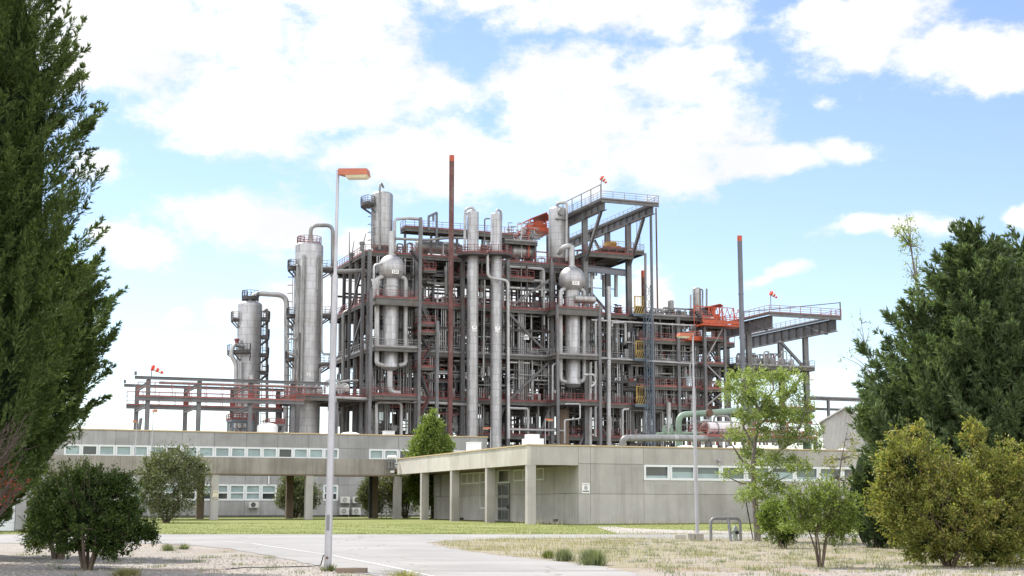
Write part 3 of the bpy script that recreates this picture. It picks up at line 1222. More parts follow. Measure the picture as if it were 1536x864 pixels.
# ================================================================== crane runways (gantries)
def gantry(name, label, px_corner, px_end, xcolL, xcolsR, backL, backR, beam_h, tfront, braceL, braceR, zbot, tall=True):
    sL = P.st(xcolL[0], xcolL[1], FT)[0]
    t0, z = P.ss(px_corner[0], px_corner[1], sL - .6)
    sR = P.st(px_end[0], px_end[1], t0)[0] - .8
    root = thing(name, P.W((sL + sR) / 2, FT, GZ), label, 'crane gantry')
    bh = beam_h
    for s, back in ((sL, backL), (sR, backR)):
        mb = MB()
        a, b = P.W(s, t0 + .3, z - .45 - bh / 2), P.W(s, back, z - .45 - bh / 2)
        mb.ibeam(a, b, .7, bh, UP, .09)
        n = int((back - t0) / 2.2)
        for i in range(1, n):
            t = t0 + .3 + (back - t0) * i / n
            mb.fbox(P, s - .33, s + .33, t, t + .04, z - .45 - bh + .1, z - .55)
        part(mb, 'runway_beam', M['steel'], root, smooth=False)
    # walkways: along the left beam, along the right beam and across the front
    for (a0, a1, b0, b1, rl) in ((sL - .7, sL + .5, t0, backL, 'left'), (sR - .4, sR + .8, t0 + 1.5, backR, 'right'), (sL + .5, sR + .8, t0, t0 + 1.4, 'front right')):
        mb = MB()
        mb.fbox(P, a0, a1, b0, b1, z - .1, z)
        if 'front' in rl: mb.ibeam(P.W(a0 - 1.2, b0, z - .38), P.W(a1, b0, z - .38), .3, .55)
        else: mb.ibeam(P.W(a0, b0, z - .25), P.W(a0, b1, z - .25), .2, .28)
        d = part(mb, 'walkway', M['steel'], root, smooth=False)
        rb = MB()
        if 'left' in rl: rb.rail([P.W(a0, b0, z), P.W(a0, b1, z)], toe=.12)
        if 'front' in rl: rb.rail([P.W(a0 - 1.2, b0, z), P.W(a1, b0, z)], toe=.12, step=1.8, w=.075)
        if 'right' in rl: rb.rail([P.W(a1, b0, z), P.W(a1, b1, z)], toe=.12)
        part(rb, 'railing', M['rail_grey'] if tall else M['red2'], d, smooth=False)
    if tall:
        mb = MB()
        n = 5
        for i in range(n):
            t = t0 + (backL - t0) * i / (n - 1) * .8
            mb.beam(P.W(sL - .8, t, z), P.W(sL - .8, t, z + 2.1), .11, .11)
        mb.beam(P.W(sL - .8, t0 - .2, z + 2.05), P.W(sL - .8, t0 + (backL - t0) * .8, z + 2.05), .1, .1)
        part(mb, 'feeder_rail', M['steel'], root, smooth=False)
    else:
        mb = MB()
        se = sR + .8
        mb.beam(P.W(se, t0 + .2, z), P.W(se, t0 + .2, z + 2.3), .16, .16)
        mb.beam(P.W(sL + 2.5, t0 + 14, z + 1.9), P.W(se, t0 + .2, z + 2.2), .12, .12)
        part(mb, 'feeder_rail', M['steel'], root, smooth=False)
    cols = [(sL, FT)] + [(sR, P.ss(x, y, sR)[0]) for x, y in xcolsR]
    for i in range(2): cols.append((sL, FT + 7 * (i + 1)))
    for s, t in cols:
        mb = MB()
        mb.ibeam(P.W(s, t, zbot), P.W(s, t, z - .45 - bh), .78, .72, P.v, .1)
        part(mb, 'column', M['steel'], root, smooth=False)
    for (s, xt, yt, yb, q) in ((sL, *braceL), (sR, *braceR)):
        t1, z1 = P.ss(xt, yt, s)
        mb = MB()
        tc_ = cols[0][1] if q == 0 else cols[1][1]
        mb.ibeam(P.W(s + .02, t1, z - .5 - bh), P.W(s + .02, tc_ - .3, yb), .42, .42, P.u, .07)
        part(mb, 'brace', M['steel'], root, smooth=False)
    return root, sL, sR, t0, z, cols


zb1 = P.st(885, 392, FT)[1]
g1, g1L, g1R, g1t, g1z, g1c = gantry('crane_gantry', 'tall grey overhanging crane runway at the top of the steel frame, windsock on its corner', (903, 297), (988, 304), (877, 345),
                                   ((942, 345), (911, 360)), 14, 30, 1.25, -2, (901, 310, zb1, 0), (965, 316, zb1, 1), GZ)
zb2 = P.st(1200, 560, FT)[1]
g2, g2L, g2R, g2t, g2z, g2c = gantry('crane_gantry', 'lower grey overhanging crane runway at the right end of the plant with red handrails', (1155, 468), (1262, 476), (1123, 520),
                                   ((1208, 520), (1171, 530)), 16, 26, 2.0, -3, (1150, 500, zb2 + 8, 0), (1240, 500, zb2 + 8, 1), GZ, tall=False)
# mid decks that hang in the upper gantry, and its cross beams
def gdeck(root, s0, s1, t0, t1, z, rc, rails='front left right', edge=.45):
    return deck(s0, s1, t0, t1, z, rails, rc, edge, parent=root)


zm = P.st(900, 380, FT)[1]
gdeck(g1, g1L - .3, P.st(948, 380, FT)[0], FT - .4, 14, zm, 'red', 'front', .55)
zmm = P.st(925, 374, 7)[1]
gdeck(g1, P.st(900, 374, 7)[0], P.st(946, 374, 7)[0], 6, 12, zmm, 'red2', 'front', .25)
gdeck(g1, P.st(944, 376, 5)[0], P.st(966, 376, 5)[0], 5, 9, P.st(950, 376, 5)[1], 'rail_grey', 'front right')
mb = MB()
zc = P.st(910, 405, FT)[1]
mb.ibeam(P.W(g1L, FT, zc), P.W(g1R - .4, g1c[1][1], zc), .5, 1.0)
part(mb, 'cross_beam', M['steel_blue'], g1, smooth=False)
mb = MB()
mb.ibeam(P.W(g1R, g1c[2][1] + .3, zm + .3), P.W(g1R, g1c[2][1] + 5, g1z - 2), .35, .35, P.u)
part(mb, 'brace', M['steel'], g1, smooth=False)
mb = MB()
for q in (0, .55):
    mb.beam(PW(955 + q * 9, 372, 6), PW(955 + q * 9, 318, 6), .07, .07)
for i in range(22):
    y = 372 - i * 54 / 22
    mb.beam(PW(955, y, 6), PW(960, y, 6), .04, .04)
part(mb, 'ladder', M['rail_grey'], g1, smooth=False)
# yellow machine on the deck
mb = MB()
s0, z0 = P.st(908, 372, 7.5)
s1, z1 = P.st(930, 363, 7.5)
z0 = zmm + .06
mb.fbox(P, s0, s1, 7.2, 8.6, z0 + .2, z0 + .55)
mb.fbox(P, s0 + .1, s0 + 1.0, 7.3, 8.4, z0 + .55, z0 + 1.1)
mb.lathe(P.W(s0 + 1.1, 7.9, z0 + .95), [(.3, 0), (.42, .05), (.42, .9), (.3, 1.0)], 12, P.u)
for q in (.1, .8): mb.fbox(P, s0 + (s1 - s0) * q, s0 + (s1 - s0) * q + .2, 7.2, 8.6, z0, z0 + .2)
solo(mb, 'winch', M['yellow'], 'yellow winch machine on the deck inside the tall crane gantry', 'winch')

# lower right gantry decks
zr2 = P.st(1170, 549, FT)[1]
gdeck(g2, P.st(1104, 549, FT)[0], P.st(1222, 551, FT)[0], FT, 20, zr2, 'rail_grey')
zr1 = P.st(1190, 612, FT)[1]
gdeck(g2, P.st(1150, 612, FT)[0], P.st(1222, 612, FT)[0], FT, 20, zr1, 'red')
mb = MB()
t1 = g2c[1][1]
mb.ibeam(P.W(P.st(1180, 520, FT)[0], t1 + .2, P.st(1175, 510, FT)[1]), P.W(g2R - .4, t1 + .2, P.st(1207, 548, FT)[1]), .4, .4, P.v)
mb.ibeam(P.W(P.st(1180, 600, FT)[0], t1 + .2, P.st(1180, 608, FT)[1]), P.W(g2R - .4, t1 + .2, P.st(1204, 560, FT)[1]), .4, .4, P.v)
part(mb, 'brace', M['steel'], g2, smooth=False)
for m, c in (('pipe2', 26), ('red', 8), ('pipe', 14)):
    mb = MB()
    for i in range(c):
        s = rp.uniform(P.st(1128, 549, FT)[0], P.st(1200, 549, FT)[0])
        t = rp.uniform(FT + .5, 12)
        if rp.random() < .5:
            h = rp.uniform(.6, 2.6)
            q = P.W(s, t, zr2)
            mb.pipe([q, q + UP * h, q + UP * h + P.u * (du := rp.uniform(.6, 1.8)), q + P.u * du + UP * .1], rp.uniform(.06, .16), n=6, seg=2)
        else:
            mb.lathe(P.W(s, t, zr2), [(.3, 0), (.3, .3), (.5, .32), (.5, 1.2), (.4, 1.4), (.1, 1.5), (.1, 2), (.35, 2.02), (.35, 2.1)], 10)
    part(mb, 'small_piping', M[m], g2, kind='stuff')

# ================================================================== towers and vessels
def dome(r, z0, z1, top=True, n=6, k=.42):
    """profile of a closed vessel with dished ends"""
    pr = [(r * math.sin(a), z0 + k * r * (1 - math.cos(a))) for a in [math.pi / 2 * i / n for i in range(n + 1)]]
    pr += [(r, z0 + (z1 - z0) * f) for f in (.33, .66)]
    pr += [(r * math.cos(a), z1 - k * r + k * r * math.sin(a)) for a in [math.pi / 2 * i / n for i in range(n + 1)]]
    return pr


def ring_platform(root, c, r, z, a0, a1, w=1.3, rc='red', n=10):
    mb, rb = MB(), MB()
    pin, pout = [], []
    for i in range(n + 1):
        a = a0 + (a1 - a0) * i / n
        d = P.u * math.cos(a) + P.v * math.sin(a)
        pin.append(c + d * (r + .02)); pout.append(c + d * (r + w))
    for i in range(n):
        q = [pin[i], pout[i], pout[i + 1], pin[i + 1]]
        mb.hexa([V((p.x, p.y, z - .3)) for p in q] + [V((p.x, p.y, z)) for p in q])
    for i in (0, n // 2, n):
        mb.beam(V((pout[i].x, pout[i].y, z - .25)), V((pin[i].x, pin[i].y, z - 1.3)), .14, .14)
    d = part(mb, 'platform', M['steel_dark'], root, smooth=False)
    rb.rail([V((p.x, p.y, z)) for p in ([pin[0]] + pout + [pin[-1]])], toe=.2, step=1)
    part(rb, 'railing', M[rc], d, smooth=False)


def wall_ladder(root, c, r, ang, z0, z1):
    d = P.u * math.cos(ang) + P.v * math.sin(ang)
    e = V((-d.y, d.x, 0))
    mb = MB()
    p = c + d * (r + .2)
    for q in (-.25, .25):
        mb.beam(V((p.x, p.y, z0)) + e * q, V((p.x, p.y, z1)) + e * q, .07, .07)
    k = int((z1 - z0) / .5)
    for i in range(k):
        z = z0 + (z1 - z0) * i / k
        mb.beam(V((p.x, p.y, z)) - e * .25, V((p.x, p.y, z)) + e * .25, .04, .04)
    for i in range(int((z1 - z0) / 1.2)):
        z = z0 + 2.2 + i * 1.2
        if z > z1: break
        o = p + d * .7
        mb.beam(V((p.x, p.y, z)) - e * .35, V((o.x, o.y, z)) - e * .35, .04, .06)
        mb.beam(V((o.x, o.y, z)) - e * .35, V((o.x, o.y, z)) + e * .35, .04, .06)
        mb.beam(V((p.x, p.y, z)) + e * .35, V((o.x, o.y, z)) + e * .35, .04, .06)
    part(mb, 'ladder', M['steel'], root, smooth=False)


def name_plate(root, px, y, t, wpx, hpx, lines):
    """white plate proud of the shell, with its lettering"""
    s0, z0 = P.st(px - wpx / 2, y + hpx / 2, t)
    s1, z1 = P.st(px + wpx / 2, y - hpx / 2, t)
    mb = MB()
    mb.fbox(P, s0, s1, t, t + .12, z0, z1)
    pl = part(mb, 'name_plate', M['plate'], root, smooth=False)
    h = (z1 - z0) / len(lines)
    for i, tx in enumerate(lines):
        put_text('lettering', tx, h * .95, P.W((s0 + s1) / 2, t - .03, z1 - h * (i + .5)), M['black'], pl)


# ---- tall column A (big, x 443-485) and column B (x 357-394)
def tower(px, ytop, wpx, t, label, ladders, mat='alu'):
    s, zt = P.st(px, ytop, t)
    r = rad(wpx, px, t)
    c = P.W(s, t, 0)
    root = thing('distillation_column', P.W(s, t, GZ), label, 'column', None)
    mb = MB()
    mb.lathe(V((c.x, c.y, 0)), [(r * 1.0, GZ)] + [(q, z) for q, z in dome(r, GZ, zt)][6:], 32)
    part(mb, 'shell', M[mat], root)
    return root, c, r, zt, s


tA = 9
towA, cA, rA, zA, sA_ = tower(464, 362, 43, tA, 'taller wider silver column tower with hairpin pipe over its top, left of the steel frame', 1)
mb = MB()      # hairpin overhead line
mb.pipe([PW(466, 366, tA), PW(466, 338, tA), PW(499, 338, tA), PW(499, 405, tA), PW(522, 408, tA)], rad(6, 470, tA), rad(22, 470, tA), 12, 7)
part(mb, 'overhead_pipe', M['pipe2'], towA)
zz = P.st(464, 371, tA)[1]
ring_platform(towA, V((cA.x, cA.y, 0)), rA * .35, zz + .4, -3.0, 3.0, rA * .5, 'red', 16)
ring_platform(towA, cA, rA, P.st(487, 405, tA)[1], -.7, .3, 1.7, 'rail_grey')
ring_platform(towA, cA, rA, P.st(487, 474, tA)[1], -.7, .3, 1.6, 'rail_grey')
ring_platform(towA, cA, rA, P.st(487, 547, tA)[1], -.8, .3, 1.7, 'rail_grey')
for y in (402, 474, 539): ring_platform(towA, cA, rA, P.st(443, y, tA)[1], 2.7, 3.5, 1.0, 'steel_dark')
wall_ladder(towA, cA, rA, 2.95, GZ + 8, zA - 3)
for off, y0, y1, w in ((-.38, 384, 600, 4.2), (.62, 384, 436, 4.2), (-.85, 398, 640, 3), (-.72, 500, 645, 3)):
    mb = MB()
    tt = tA - rA * math.sqrt(max(0, 1 - off * off)) - .28
    x = 464 + off * 21
    mb.pipe([P.W(P.st(x, y0, tt)[0], tt + .5, P.st(x, y0 - 1, tt)[1]), P.W(P.st(x, y0, tt)[0], tt, P.st(x, y0, tt)[1]), P.W(P.st(x, y0, tt)[0], tt, P.st(x, y1, tt)[1])], rad(w, x, tt), .4)
    part(mb, 'downcomer', M['pipe2'], towA)
mb = MB()
x0 = 484.5
mb.pipe([PW(482, 384, 7), PW(483, 386, 6.6), PW(482.5, 525, 6.6), PW(484, 531, 6.6), PW(499, 531, 6.6)], rad(2.8, 480, 7), .5)
mb.pipe([PW(480, 575, 6.6), PW(480, 551, 6.6), PW(499, 549, 6.6)], rad(2.8, 480, 7), .5)
part(mb, 'side_pipe', M['pipe2'], towA)
mb = MB()
mb.pipe([PW(446, 400, 6.8), PW(446, 509, 6.8), PW(432, 507, 6.8), PW(432, 531, 6.8), PW(447, 534, 6.8), PW(446, 600, 6.8)], rad(3, 446, 7), .6)
part(mb, 'side_pipe', M['pipe2'], towA)
for zq_ in (P.st(464, 486, tA)[1], P.st(464, 560, tA)[1]):
    mb = MB()
    mb.lathe(V((cA.x, cA.y, zq_)), [(rA + .05, 0), (rA + .05, .3)], 32)
    part(mb, 'stiffening_ring', M['alu2'], towA)
name_plate(towA, 462.5, 562, tA - rA - .1, 8, 5, ['C21'])

tB = 22
towB, cB, rB, zB_, sB_ = tower(375.5, 451, 36.5, tB, 'shorter silver column tower with bent side pipe, leftmost vessel of the plant', 1)
mb = MB()
mb.pipe([PW(377, 453, tB), PW(378, 446, tB), PW(388, 440, tB), PW(430, 443, tB), PW(430, 560, tB), PW(428, 648, tB)], rad(8, 400, tB), rad(30, 400, tB), 12, 7)
part(mb, 'overhead_pipe', M['pipe'], towB)
ring_platform(towB, V((cB.x, cB.y, 0)), rB * .3, P.st(375, 450, tB)[1] + .3, -3.0, 3.0, rB * .4, 'steel_dark', 14)
for y in (479, 506, 533, 559): ring_platform(towB, cB, rB, P.st(394, y, tB)[1], -.6, .2, 1.2, 'steel_dark')
ring_platform(towB, cB, rB, P.st(357, 479, tB)[1], 2.7, 3.5, 1.0, 'rail_grey')
ring_platform(towB, cB, rB, P.st(360, 529, tB)[1], 2.9, 4.6, 1.4, 'steel_dark')
mb = MB()
tq = tB - rB * .75
mb.pipe([PW(366, 520, tq), PW(349.5, 516, tq - .4), PW(346.5, 533, tq - .4), PW(354, 545, tq - .4), PW(353.5, 648, tq - .4)], rad(6.5, 350, tq), rad(16, 350, tq), 12, 7)
part(mb, 'side_pipe', M['pipe'], towB)
mb = MB()
mb.lathe(PW(355, 516, tq), [(.3, 0), (.3, .5), (.4, .55), (.4, .8)], 12)
part(mb, 'valve_cap', M['red'], towB)
mb = MB()
mb.pipe([PW(395, 468, tB), PW(400.5, 463, tB), PW(400.5, 648, tB)], rad(4.6, 400, tB), .8)
part(mb, 'side_pipe', M['pipe2'], towB)
mb = MB()
mb.pipe([PW(361, 542, tB - rB), PW(361, 646, tB - rB)], rad(4, 361, tB), .8)
part(mb, 'side_pipe', M['pipe'], towB)
wall_ladder(towB, cB, rB, -.15, GZ + 8, zB_ - 2)
name_plate(towB, 376, 566, tB - rB - .1, 8, 5, ['C15'])
# bracket that ties the big pipe to column A
mb = MB()
for (x0, y0, x1, y1) in ((432, 489, 446, 490), (432, 501, 446, 502), (434, 489, 446, 502)):
    mb.beam(PW(x0, y0, 10), PW(x1, y1, 9), .3, .3)
part(mb, 'pipe_bracket', M['steel'], towA, smooth=False)

# a slimmer column behind the left edge of the frame
tC = 30
s, zt = P.st(520, 462, tC)
r = rad(13, 520, tC)
col3 = thing('distillation_column', P.W(s, tC, GZ), 'narrow plain silver column half hidden behind the left edge of the steel frame', 'column')
mb = MB(); mb.lathe(P.W(s, tC, 0), [(r, GZ)] + dome(r, GZ, zt)[6:], 24)
part(mb, 'shell', M['alu'], col3)
mb = MB(); mb.pipe([PW(517, 466, tC), PW(509, 466, tC), PW(508.5, 640, tC)], rad(3, 510, tC), .8)
part(mb, 'side_pipe', M['pipe2'], col3)

# ---- two sphere-topped vessels
def sphere_vessel(px, cy, rpx, ybot, bw, label, pipes, t=2.0, plate='E20', topx=587, topy=347):
    s, zc = P.st(px, cy, t)
    k = rad(2, px, t)
    R_ = rpx * k
    r = bw / 2 * k
    c = P.W(s, t, 0)
    zb = P.st(px, ybot, t)[1]
    root = thing('sphere_vessel', P.W(s, t, zb), label, 'pressure vessel')
    mb = MB()
    n = 16
    mb.lathe(V((c.x, c.y, 0)), [(R_ * math.sin(math.pi * i / n), zc - R_ * math.cos(math.pi * i / n)) for i in range(n + 1)], 32)
    part(mb, 'sphere', M['alu'], root)
    mb = MB()
    zt = zc - R_ * .8
    pr = [(r * .3, zb), (r * .75, zb + .15), (r * 1.08, zb + .55), (r * 1.1, zb + 1.0), (r, zb + 1.2), (r, zt - 1.2), (r * 1.05, zt - 1.15), (r * 1.05, zt - .95), (r * .96, zt - .9), (r * .96, zt)]
    mb.lathe(V((c.x, c.y, 0)), pr, 28)
    part(mb, 'shell', M['alu'], root)
    mb = MB()
    mb.taper([P.W(s, t, zc + R_ * .95), P.W(s, t, P.st(px, topy, t)[1])], .42, 12)
    mb.lathe(P.W(s, t, zc + R_ * .95), [(.65, 0), (.65, .15)], 12)
    part(mb, 'top_nozzle', M['pipe'], root)
    for pts, w in pipes:
        mb = MB()
        mb.pipe([PW(x, y, t - .2) for x, y in pts], rad(w, px, t), .9, 12, 6)
        part(mb, 'side_pipe', M['pipe'], root)
    mb = MB()
    for i in range(2):
        mb.taper([V((c.x, c.y, 0)) + P.u * (R_ * .02) + P.u * (i - .5) * .6 + UP * (zc + R_ * .2) - P.v * (R_ * math.sqrt(.96 - .09)) * .0 + P.v * -R_ * .98,
                  V((c.x, c.y, 0)) + P.u * (i - .5) * .6 + UP * (zc + R_ * .95)], .02, 4)
    name_plate(root, px + 6, cy + 5, t - R_ - .02, 10, 5, [plate])
    return root


va = sphere_vessel(587, 402.5, 20.5, 557, 23.5, 'left of the two sphere-topped silver vessels, its pipe rising through the top deck',
                   [([(577, 414), (565.5, 418), (565.5, 546), (576, 548)], 7.5), ([(598, 414), (608.5, 418), (608.5, 546), (598, 548)], 7.5)], plate='E20')
mb = MB(); mb.pipe([PW(585, 556, 2), PW(585, 588, 2), PW(600, 590, 2)], .42, .8)
part(mb, 'drain_pipe', M['pipe'], va)
vb = sphere_vessel(858, 419.5, 20.5, 582, 23.5, 'right of the two sphere-topped silver vessels, short horizontal drum beside its neck',
                   [([(850, 432), (841, 436), (841, 571), (849, 573)], 6.6), ([(866, 432), (876, 436), (876, 571), (866, 573)], 6.6)], plate='E21', topy=369)
mb = MB(); mb.pipe([PW(858, 385, 2), PW(857.5, 368, 2), PW(845, 371, 2.4), PW(838, 380, 4)], .4, .7)
part(mb, 'top_pipe', M['pipe'], vb)
mb = MB()
s0, z0 = P.st(861, 448, .6); s1, _ = P.st(893, 450, .6)
mb.lathe(P.W(s0, .6, z0), [(q, h) for q, h in dome(.62, 0, s1 - s0)], 16, P.u)
part(mb, 'side_drum', M['alu2'], vb)

# ---- two tall slim columns with a shared platform
def slim(px, ytop, wpx, ybot, label, t=1.6):
    s, zt = P.st(px, ytop, t)
    r = rad(wpx, px, t)
    c = P.W(s, t, 0)
    root = thing('slim_column', P.W(s, t, GZ), label, 'column')
    mb = MB()
    mb.lathe(V((c.x, c.y, 0)), [(r, GZ)] + dome(r, GZ, zt, k=.2)[7:], 28)
    part(mb, 'shell', M['alu'], root)
    z = P.st(px, 382, t)[1]
    ring_platform(root, c, r, z, -math.pi, math.pi, 1.5, 'red', 14)
    name_plate(root, px + 2, 493 if px < 730 else 494, t - r - .05, 7, 8, ['18', 'C19'] if px < 730 else ['19', 'C18'])
    return root, c, r, zt, t


s1r = slim(709.5, 317, 17.5, 670, 'left of the pair of tall slim silver columns at the middle of the plant')
mb = MB(); mb.pipe([PW(710, 319, 1.6), PW(710, 311, 1.6), PW(698, 313, 1.8), PW(697, 372, 1.8)], rad(4, 700, 1.6), .6)
part(mb, 'top_pipe', M['pipe'], s1r[0])
s2r = slim(744.5, 320, 17.5, 670, 'right of the pair of tall slim silver columns, white downpipe stepping round it')
mb = MB(); mb.pipe([PW(745, 322, 1.6), PW(745, 314, 1.6), PW(752, 317, 2.2), PW(752, 330, 2.6)], rad(3.5, 745, 1.6), .6)
part(mb, 'top_pipe', M['pipe'], s2r[0])
mb = MB(); mb.pipe([PW(731, 376, .5), PW(732, 416, 0.1), PW(762, 421, 0.1), PW(763, 658, 0.1)], rad(4.6, 745, .5), .7)
part(mb, 'downpipe', M['pipe'], s2r[0])
mb = MB(); mb.taper([PW(727, 420, .6), PW(725, 560, .6)], .12, 6)
part(mb, 'small_pipe', M['pipe2'], s1r[0])

# ---- rust red stack, grey vent stack, short orange-tipped stack, two thin masts
def stack(name, px, ytop, pxb, ybot, w, t, mat, tip, tipmat, label, cat, t2=None):
    mb = MB()
    a, b = PW(pxb, ybot, t), PW(px, ytop + tip, t)
    b.x, b.y = a.x + (b.x - a.x) * .15, a.y
    sa = P.st(pxb, ybot, t)
    zt, ztip = P.st(px, ytop, t)[1], P.st(px, ytop + tip, t)[1]
    r = rad(w, px, t)
    root = thing(name, V((a.x, a.y, GZ)), label, cat)
    mb.lathe(V((a.x, a.y, 0)), [(r * 1.05, GZ), (r, ztip)], 16)
    for q in (.3, .55, .8): mb.lathe(V((a.x, a.y, GZ + (ztip - GZ) * q)), [(r * 1.12, 0), (r * 1.12, .2)], 16)
    part(mb, 'pipe', M[mat], root)
    mb = MB()
    mb.lathe(V((a.x, a.y, 0)), [(r * 1.02, ztip + .004), (r * 1.02, zt), (r * .8, zt), (r * .8, zt - .3)], 16)
    part(mb, 'tip', M[tipmat], root)
    return root


stack('vent_stack', 675.5, 233, 675.5, 560, 7.6, .2, 'rust', 9, 'orange', 'thin rust red vent stack with orange tip rising highest over the plant', 'vent stack')
stack('vent_stack', 1112, 354, 1113, 500, 7.4, -5, 'steel_blue', 8, 'orange', 'plain grey vent stack with orange tip beside the lower crane gantry', 'vent stack')
stack('vent_stack', 965, 406, 965, 470, 5, 9, 'rust', 10, 'orange', 'short vent stack with orange tip beside the blue lattice mast', 'vent stack')
stack('mast', 976, 312, 978, 440, 4.2, 3.4, 'steel_blue', 3, 'steel', 'tall plain grey mast just right of the upper crane gantry', 'mast')
stack('mast', 984, 312, 986, 440, 2.4, 10, 'rustbrown', 3, 'rustbrown', 'thin dark brown mast standing next to the tall grey mast', 'mast')

# ---- blue lattice mast
sm, _ = P.st(972, 550, 2.4)
_, zmt = P.st(972, 428, 2.4)
lat = thing('lattice_mast', P.W(sm, 2.4, GZ), 'blue lattice hoist mast up the front of the plant with striped gates beside it', 'lattice mast')
mb = MB()
w = .42
for a in (-w, w):
    for b in (-w, w):
        mb.beam(P.W(sm + a, 2.4 + b, GZ), P.W(sm + a, 2.4 + b, zmt if b < 0 else zmt - 5), .1, .1)
part(mb, 'posts', M['blue'], lat, smooth=False)
mb = MB()
n = int((zmt - GZ) / 1.0)
for i in range(n):
    z0 = GZ + (zmt - GZ) * i / n
    z1 = GZ + (zmt - GZ) * (i + 1) / n
    q = 1 if i % 2 else -1
    mb.beam(P.W(sm - w * q, 2.4 - w, z0), P.W(sm + w * q, 2.4 - w, z1), .06, .06)
    mb.beam(P.W(sm - w, 2.4 - w, z1), P.W(sm + w, 2.4 - w, z1), .05, .05)
    mb.beam(P.W(sm + w, 2.4 - w * q, z0), P.W(sm + w, 2.4 + w * q, z1), .05, .05)
    mb.beam(P.W(sm - w, 2.4 + w * q, z0), P.W(sm - w, 2.4 - w * q, z1), .05, .05)
part(mb, 'lacing', M['blue'], lat, smooth=False)


# ---- vertical drums on the decks
def vdrum(name, px, yt, yb, wpx, t, mat, label, cat='drum', legs=True, zb=None, pipes=()):
    s, zt = P.st(px, yt, t)
    zb = P.st(px, yb, t)[1] if zb is None else zb
    r = rad(wpx, px, t)
    c = P.W(s, t, 0)
    root = thing(name, P.W(s, t, zb), label, cat)
    h = .9 if legs else 0
    mb = MB()
    mb.lathe(V((c.x, c.y, 0)), dome(r, zb + h, zt), 24)
    part(mb, 'shell', M[mat], root)
    if legs:
        mb = MB(); mb.lathe(V((c.x, c.y, 0)), [(r * .8, zb), (r * .82, zb + h + .4)], 20)
        part(mb, 'skirt', M['steel_dark'], root)
    for i, (pp_, w, m) in enumerate(pipes):
        mb = MB(); mb.pipe([PW(x, y, tt) for x, y, tt in pp_], rad(w, px, t), .5, 10, 5)
        part(mb, 'pipe', M[m], root)
    return root, c, r, zt


d1 = vdrum('vertical_drum', 573.5, 287, 372, 33, 9, 'alu', 'tall silver drum with hooked vent pipe on the top left deck', zb=Z4,
           pipes=[([(569.5, 374, 6.5), (569.5, 282, 6.5), (571.5, 274, 6.6), (575, 281, 8)], 3.4, 'pipe2')])
wall_ladder(d1[0], d1[1], d1[2], 3.6, Z4, d1[3] - 1)
ring_platform(d1[0], d1[1], d1[2], P.st(556, 307, 9)[1], 2.4, 3.7, 1.6, 'steel')
d2 = vdrum('vertical_drum', 836.5, 310, 392, 28, 8, 'alu', 'tall silver drum with square manhole, left of the upper crane gantry', zb=Z4,
           pipes=[([(850, 392, 6.6), (850, 303, 6.6), (836, 305, 7), (835, 311, 8)], 4.6, 'pipe')])
mb = MB()
tt = 8 - d2[2] - .1
mb.lathe(PW(841, 318, tt), [(.55, 0), (.55, .5)], 14, -P.v)
s0, z0 = P.st(834, 327, tt)
mb.fbox(P, s0, s0 + 1.7, tt - .2, tt + .8, z0 - .15, z0)
part(mb, 'manhole', M['pipe2'], d2[0])
vdrum('vertical_drum', 1045, 431, 463, 13, 9, 'alu2', 'small silver drum on the right deck with thin pipes at its side', zb=Z3 + .3,
      pipes=[([(1036, 462, 8), (1036, 442, 8)], 3, 'pipe'), ([(1054, 462, 8), (1054, 434, 8), (1048, 434, 8.6)], 2.5, 'pipe2'), ([(1060, 462, 8), (1060, 433, 8)], 3, 'pipe2')])
vdrum('vertical_drum', 1006, 450, 470, 9, 6, 'pipe2', 'pair of stubby grey filters beside the masts on the right deck', 'filter', zb=Z3 + .3)
# dark vessels inside the frame
for (px, yt, yb, w, t, m, lab) in (
        (785.5, 566, 600, 15, 5.6, 'rustbrown', 'dull brown upright drum on the first deck right of the slim columns'),
        (664, 568, 598, 11, 7, 'steel', 'dark grey upright drum on the first deck behind the rust red stack'),
        (604, 574, 596, 10, 9, 'pipe2', 'grey upright drum on the first deck behind the left sphere-topped vessel'),
        (683, 545, 598, 9, 8, 'steel_blue', 'narrow blue-grey drum beside the dark grey drum on the first deck'),
        (812, 552, 602, 10, 12, 'rustbrown', 'narrow brown drum deep in the frame left of the right sphere-topped vessel'),
        (1036, 590, 612, 16, 5.5, 'pipe', 'pale squat drum with red lid on the first deck near the striped gates'),
        (1075, 575, 612, 10, 9, 'steel', 'dark drum on the first deck behind the stair tower'),
        (960, 517, 540, 8, 6, 'steel_blue', 'blue-grey drum beside the middle striped gate'),
        (845, 612, 672, 17, 4.2, 'conc_brown', 'tall brown streaked vessel at ground level under the right bay')):
    vdrum('vertical_drum', px, yt, yb, w, t, m, lab, legs=px != 845)
# horizontal drums on saddles
def hdrum(px0, px1, yc, hpx, t, mat, label, zbase):
    s0, z = P.st(px0, yc, t)
    s1, _ = P.st(px1, yc, t)
    r = rad(hpx, (px0 + px1) / 2, t)
    root = thing('horizontal_drum', P.W((s0 + s1) / 2, t, zbase), label, 'drum')
    mb = MB()
    mb.lathe(P.W(s0, t, z), dome(r, 0, s1 - s0), 24, P.u)
    part(mb, 'shell', M[mat], root)
    for q in (.22, .78):
        mb = MB()
        s = s0 + (s1 - s0) * q
        mb.fbox(P, s - .25, s + .25, t - r * .8, t + r * .8, zbase, z - r * .55)
        part(mb, 'saddle', M['steel_dark'], root, smooth=False)
    mb = MB()
    s = s0 + (s1 - s0) * .5
    mb.lathe(P.W(s, t, z + r * .9), [(.3, 0), (.3, .6), (.48, .62), (.48, .75)], 12)
    part(mb, 'nozzle', M['pipe2'], root)
    return root


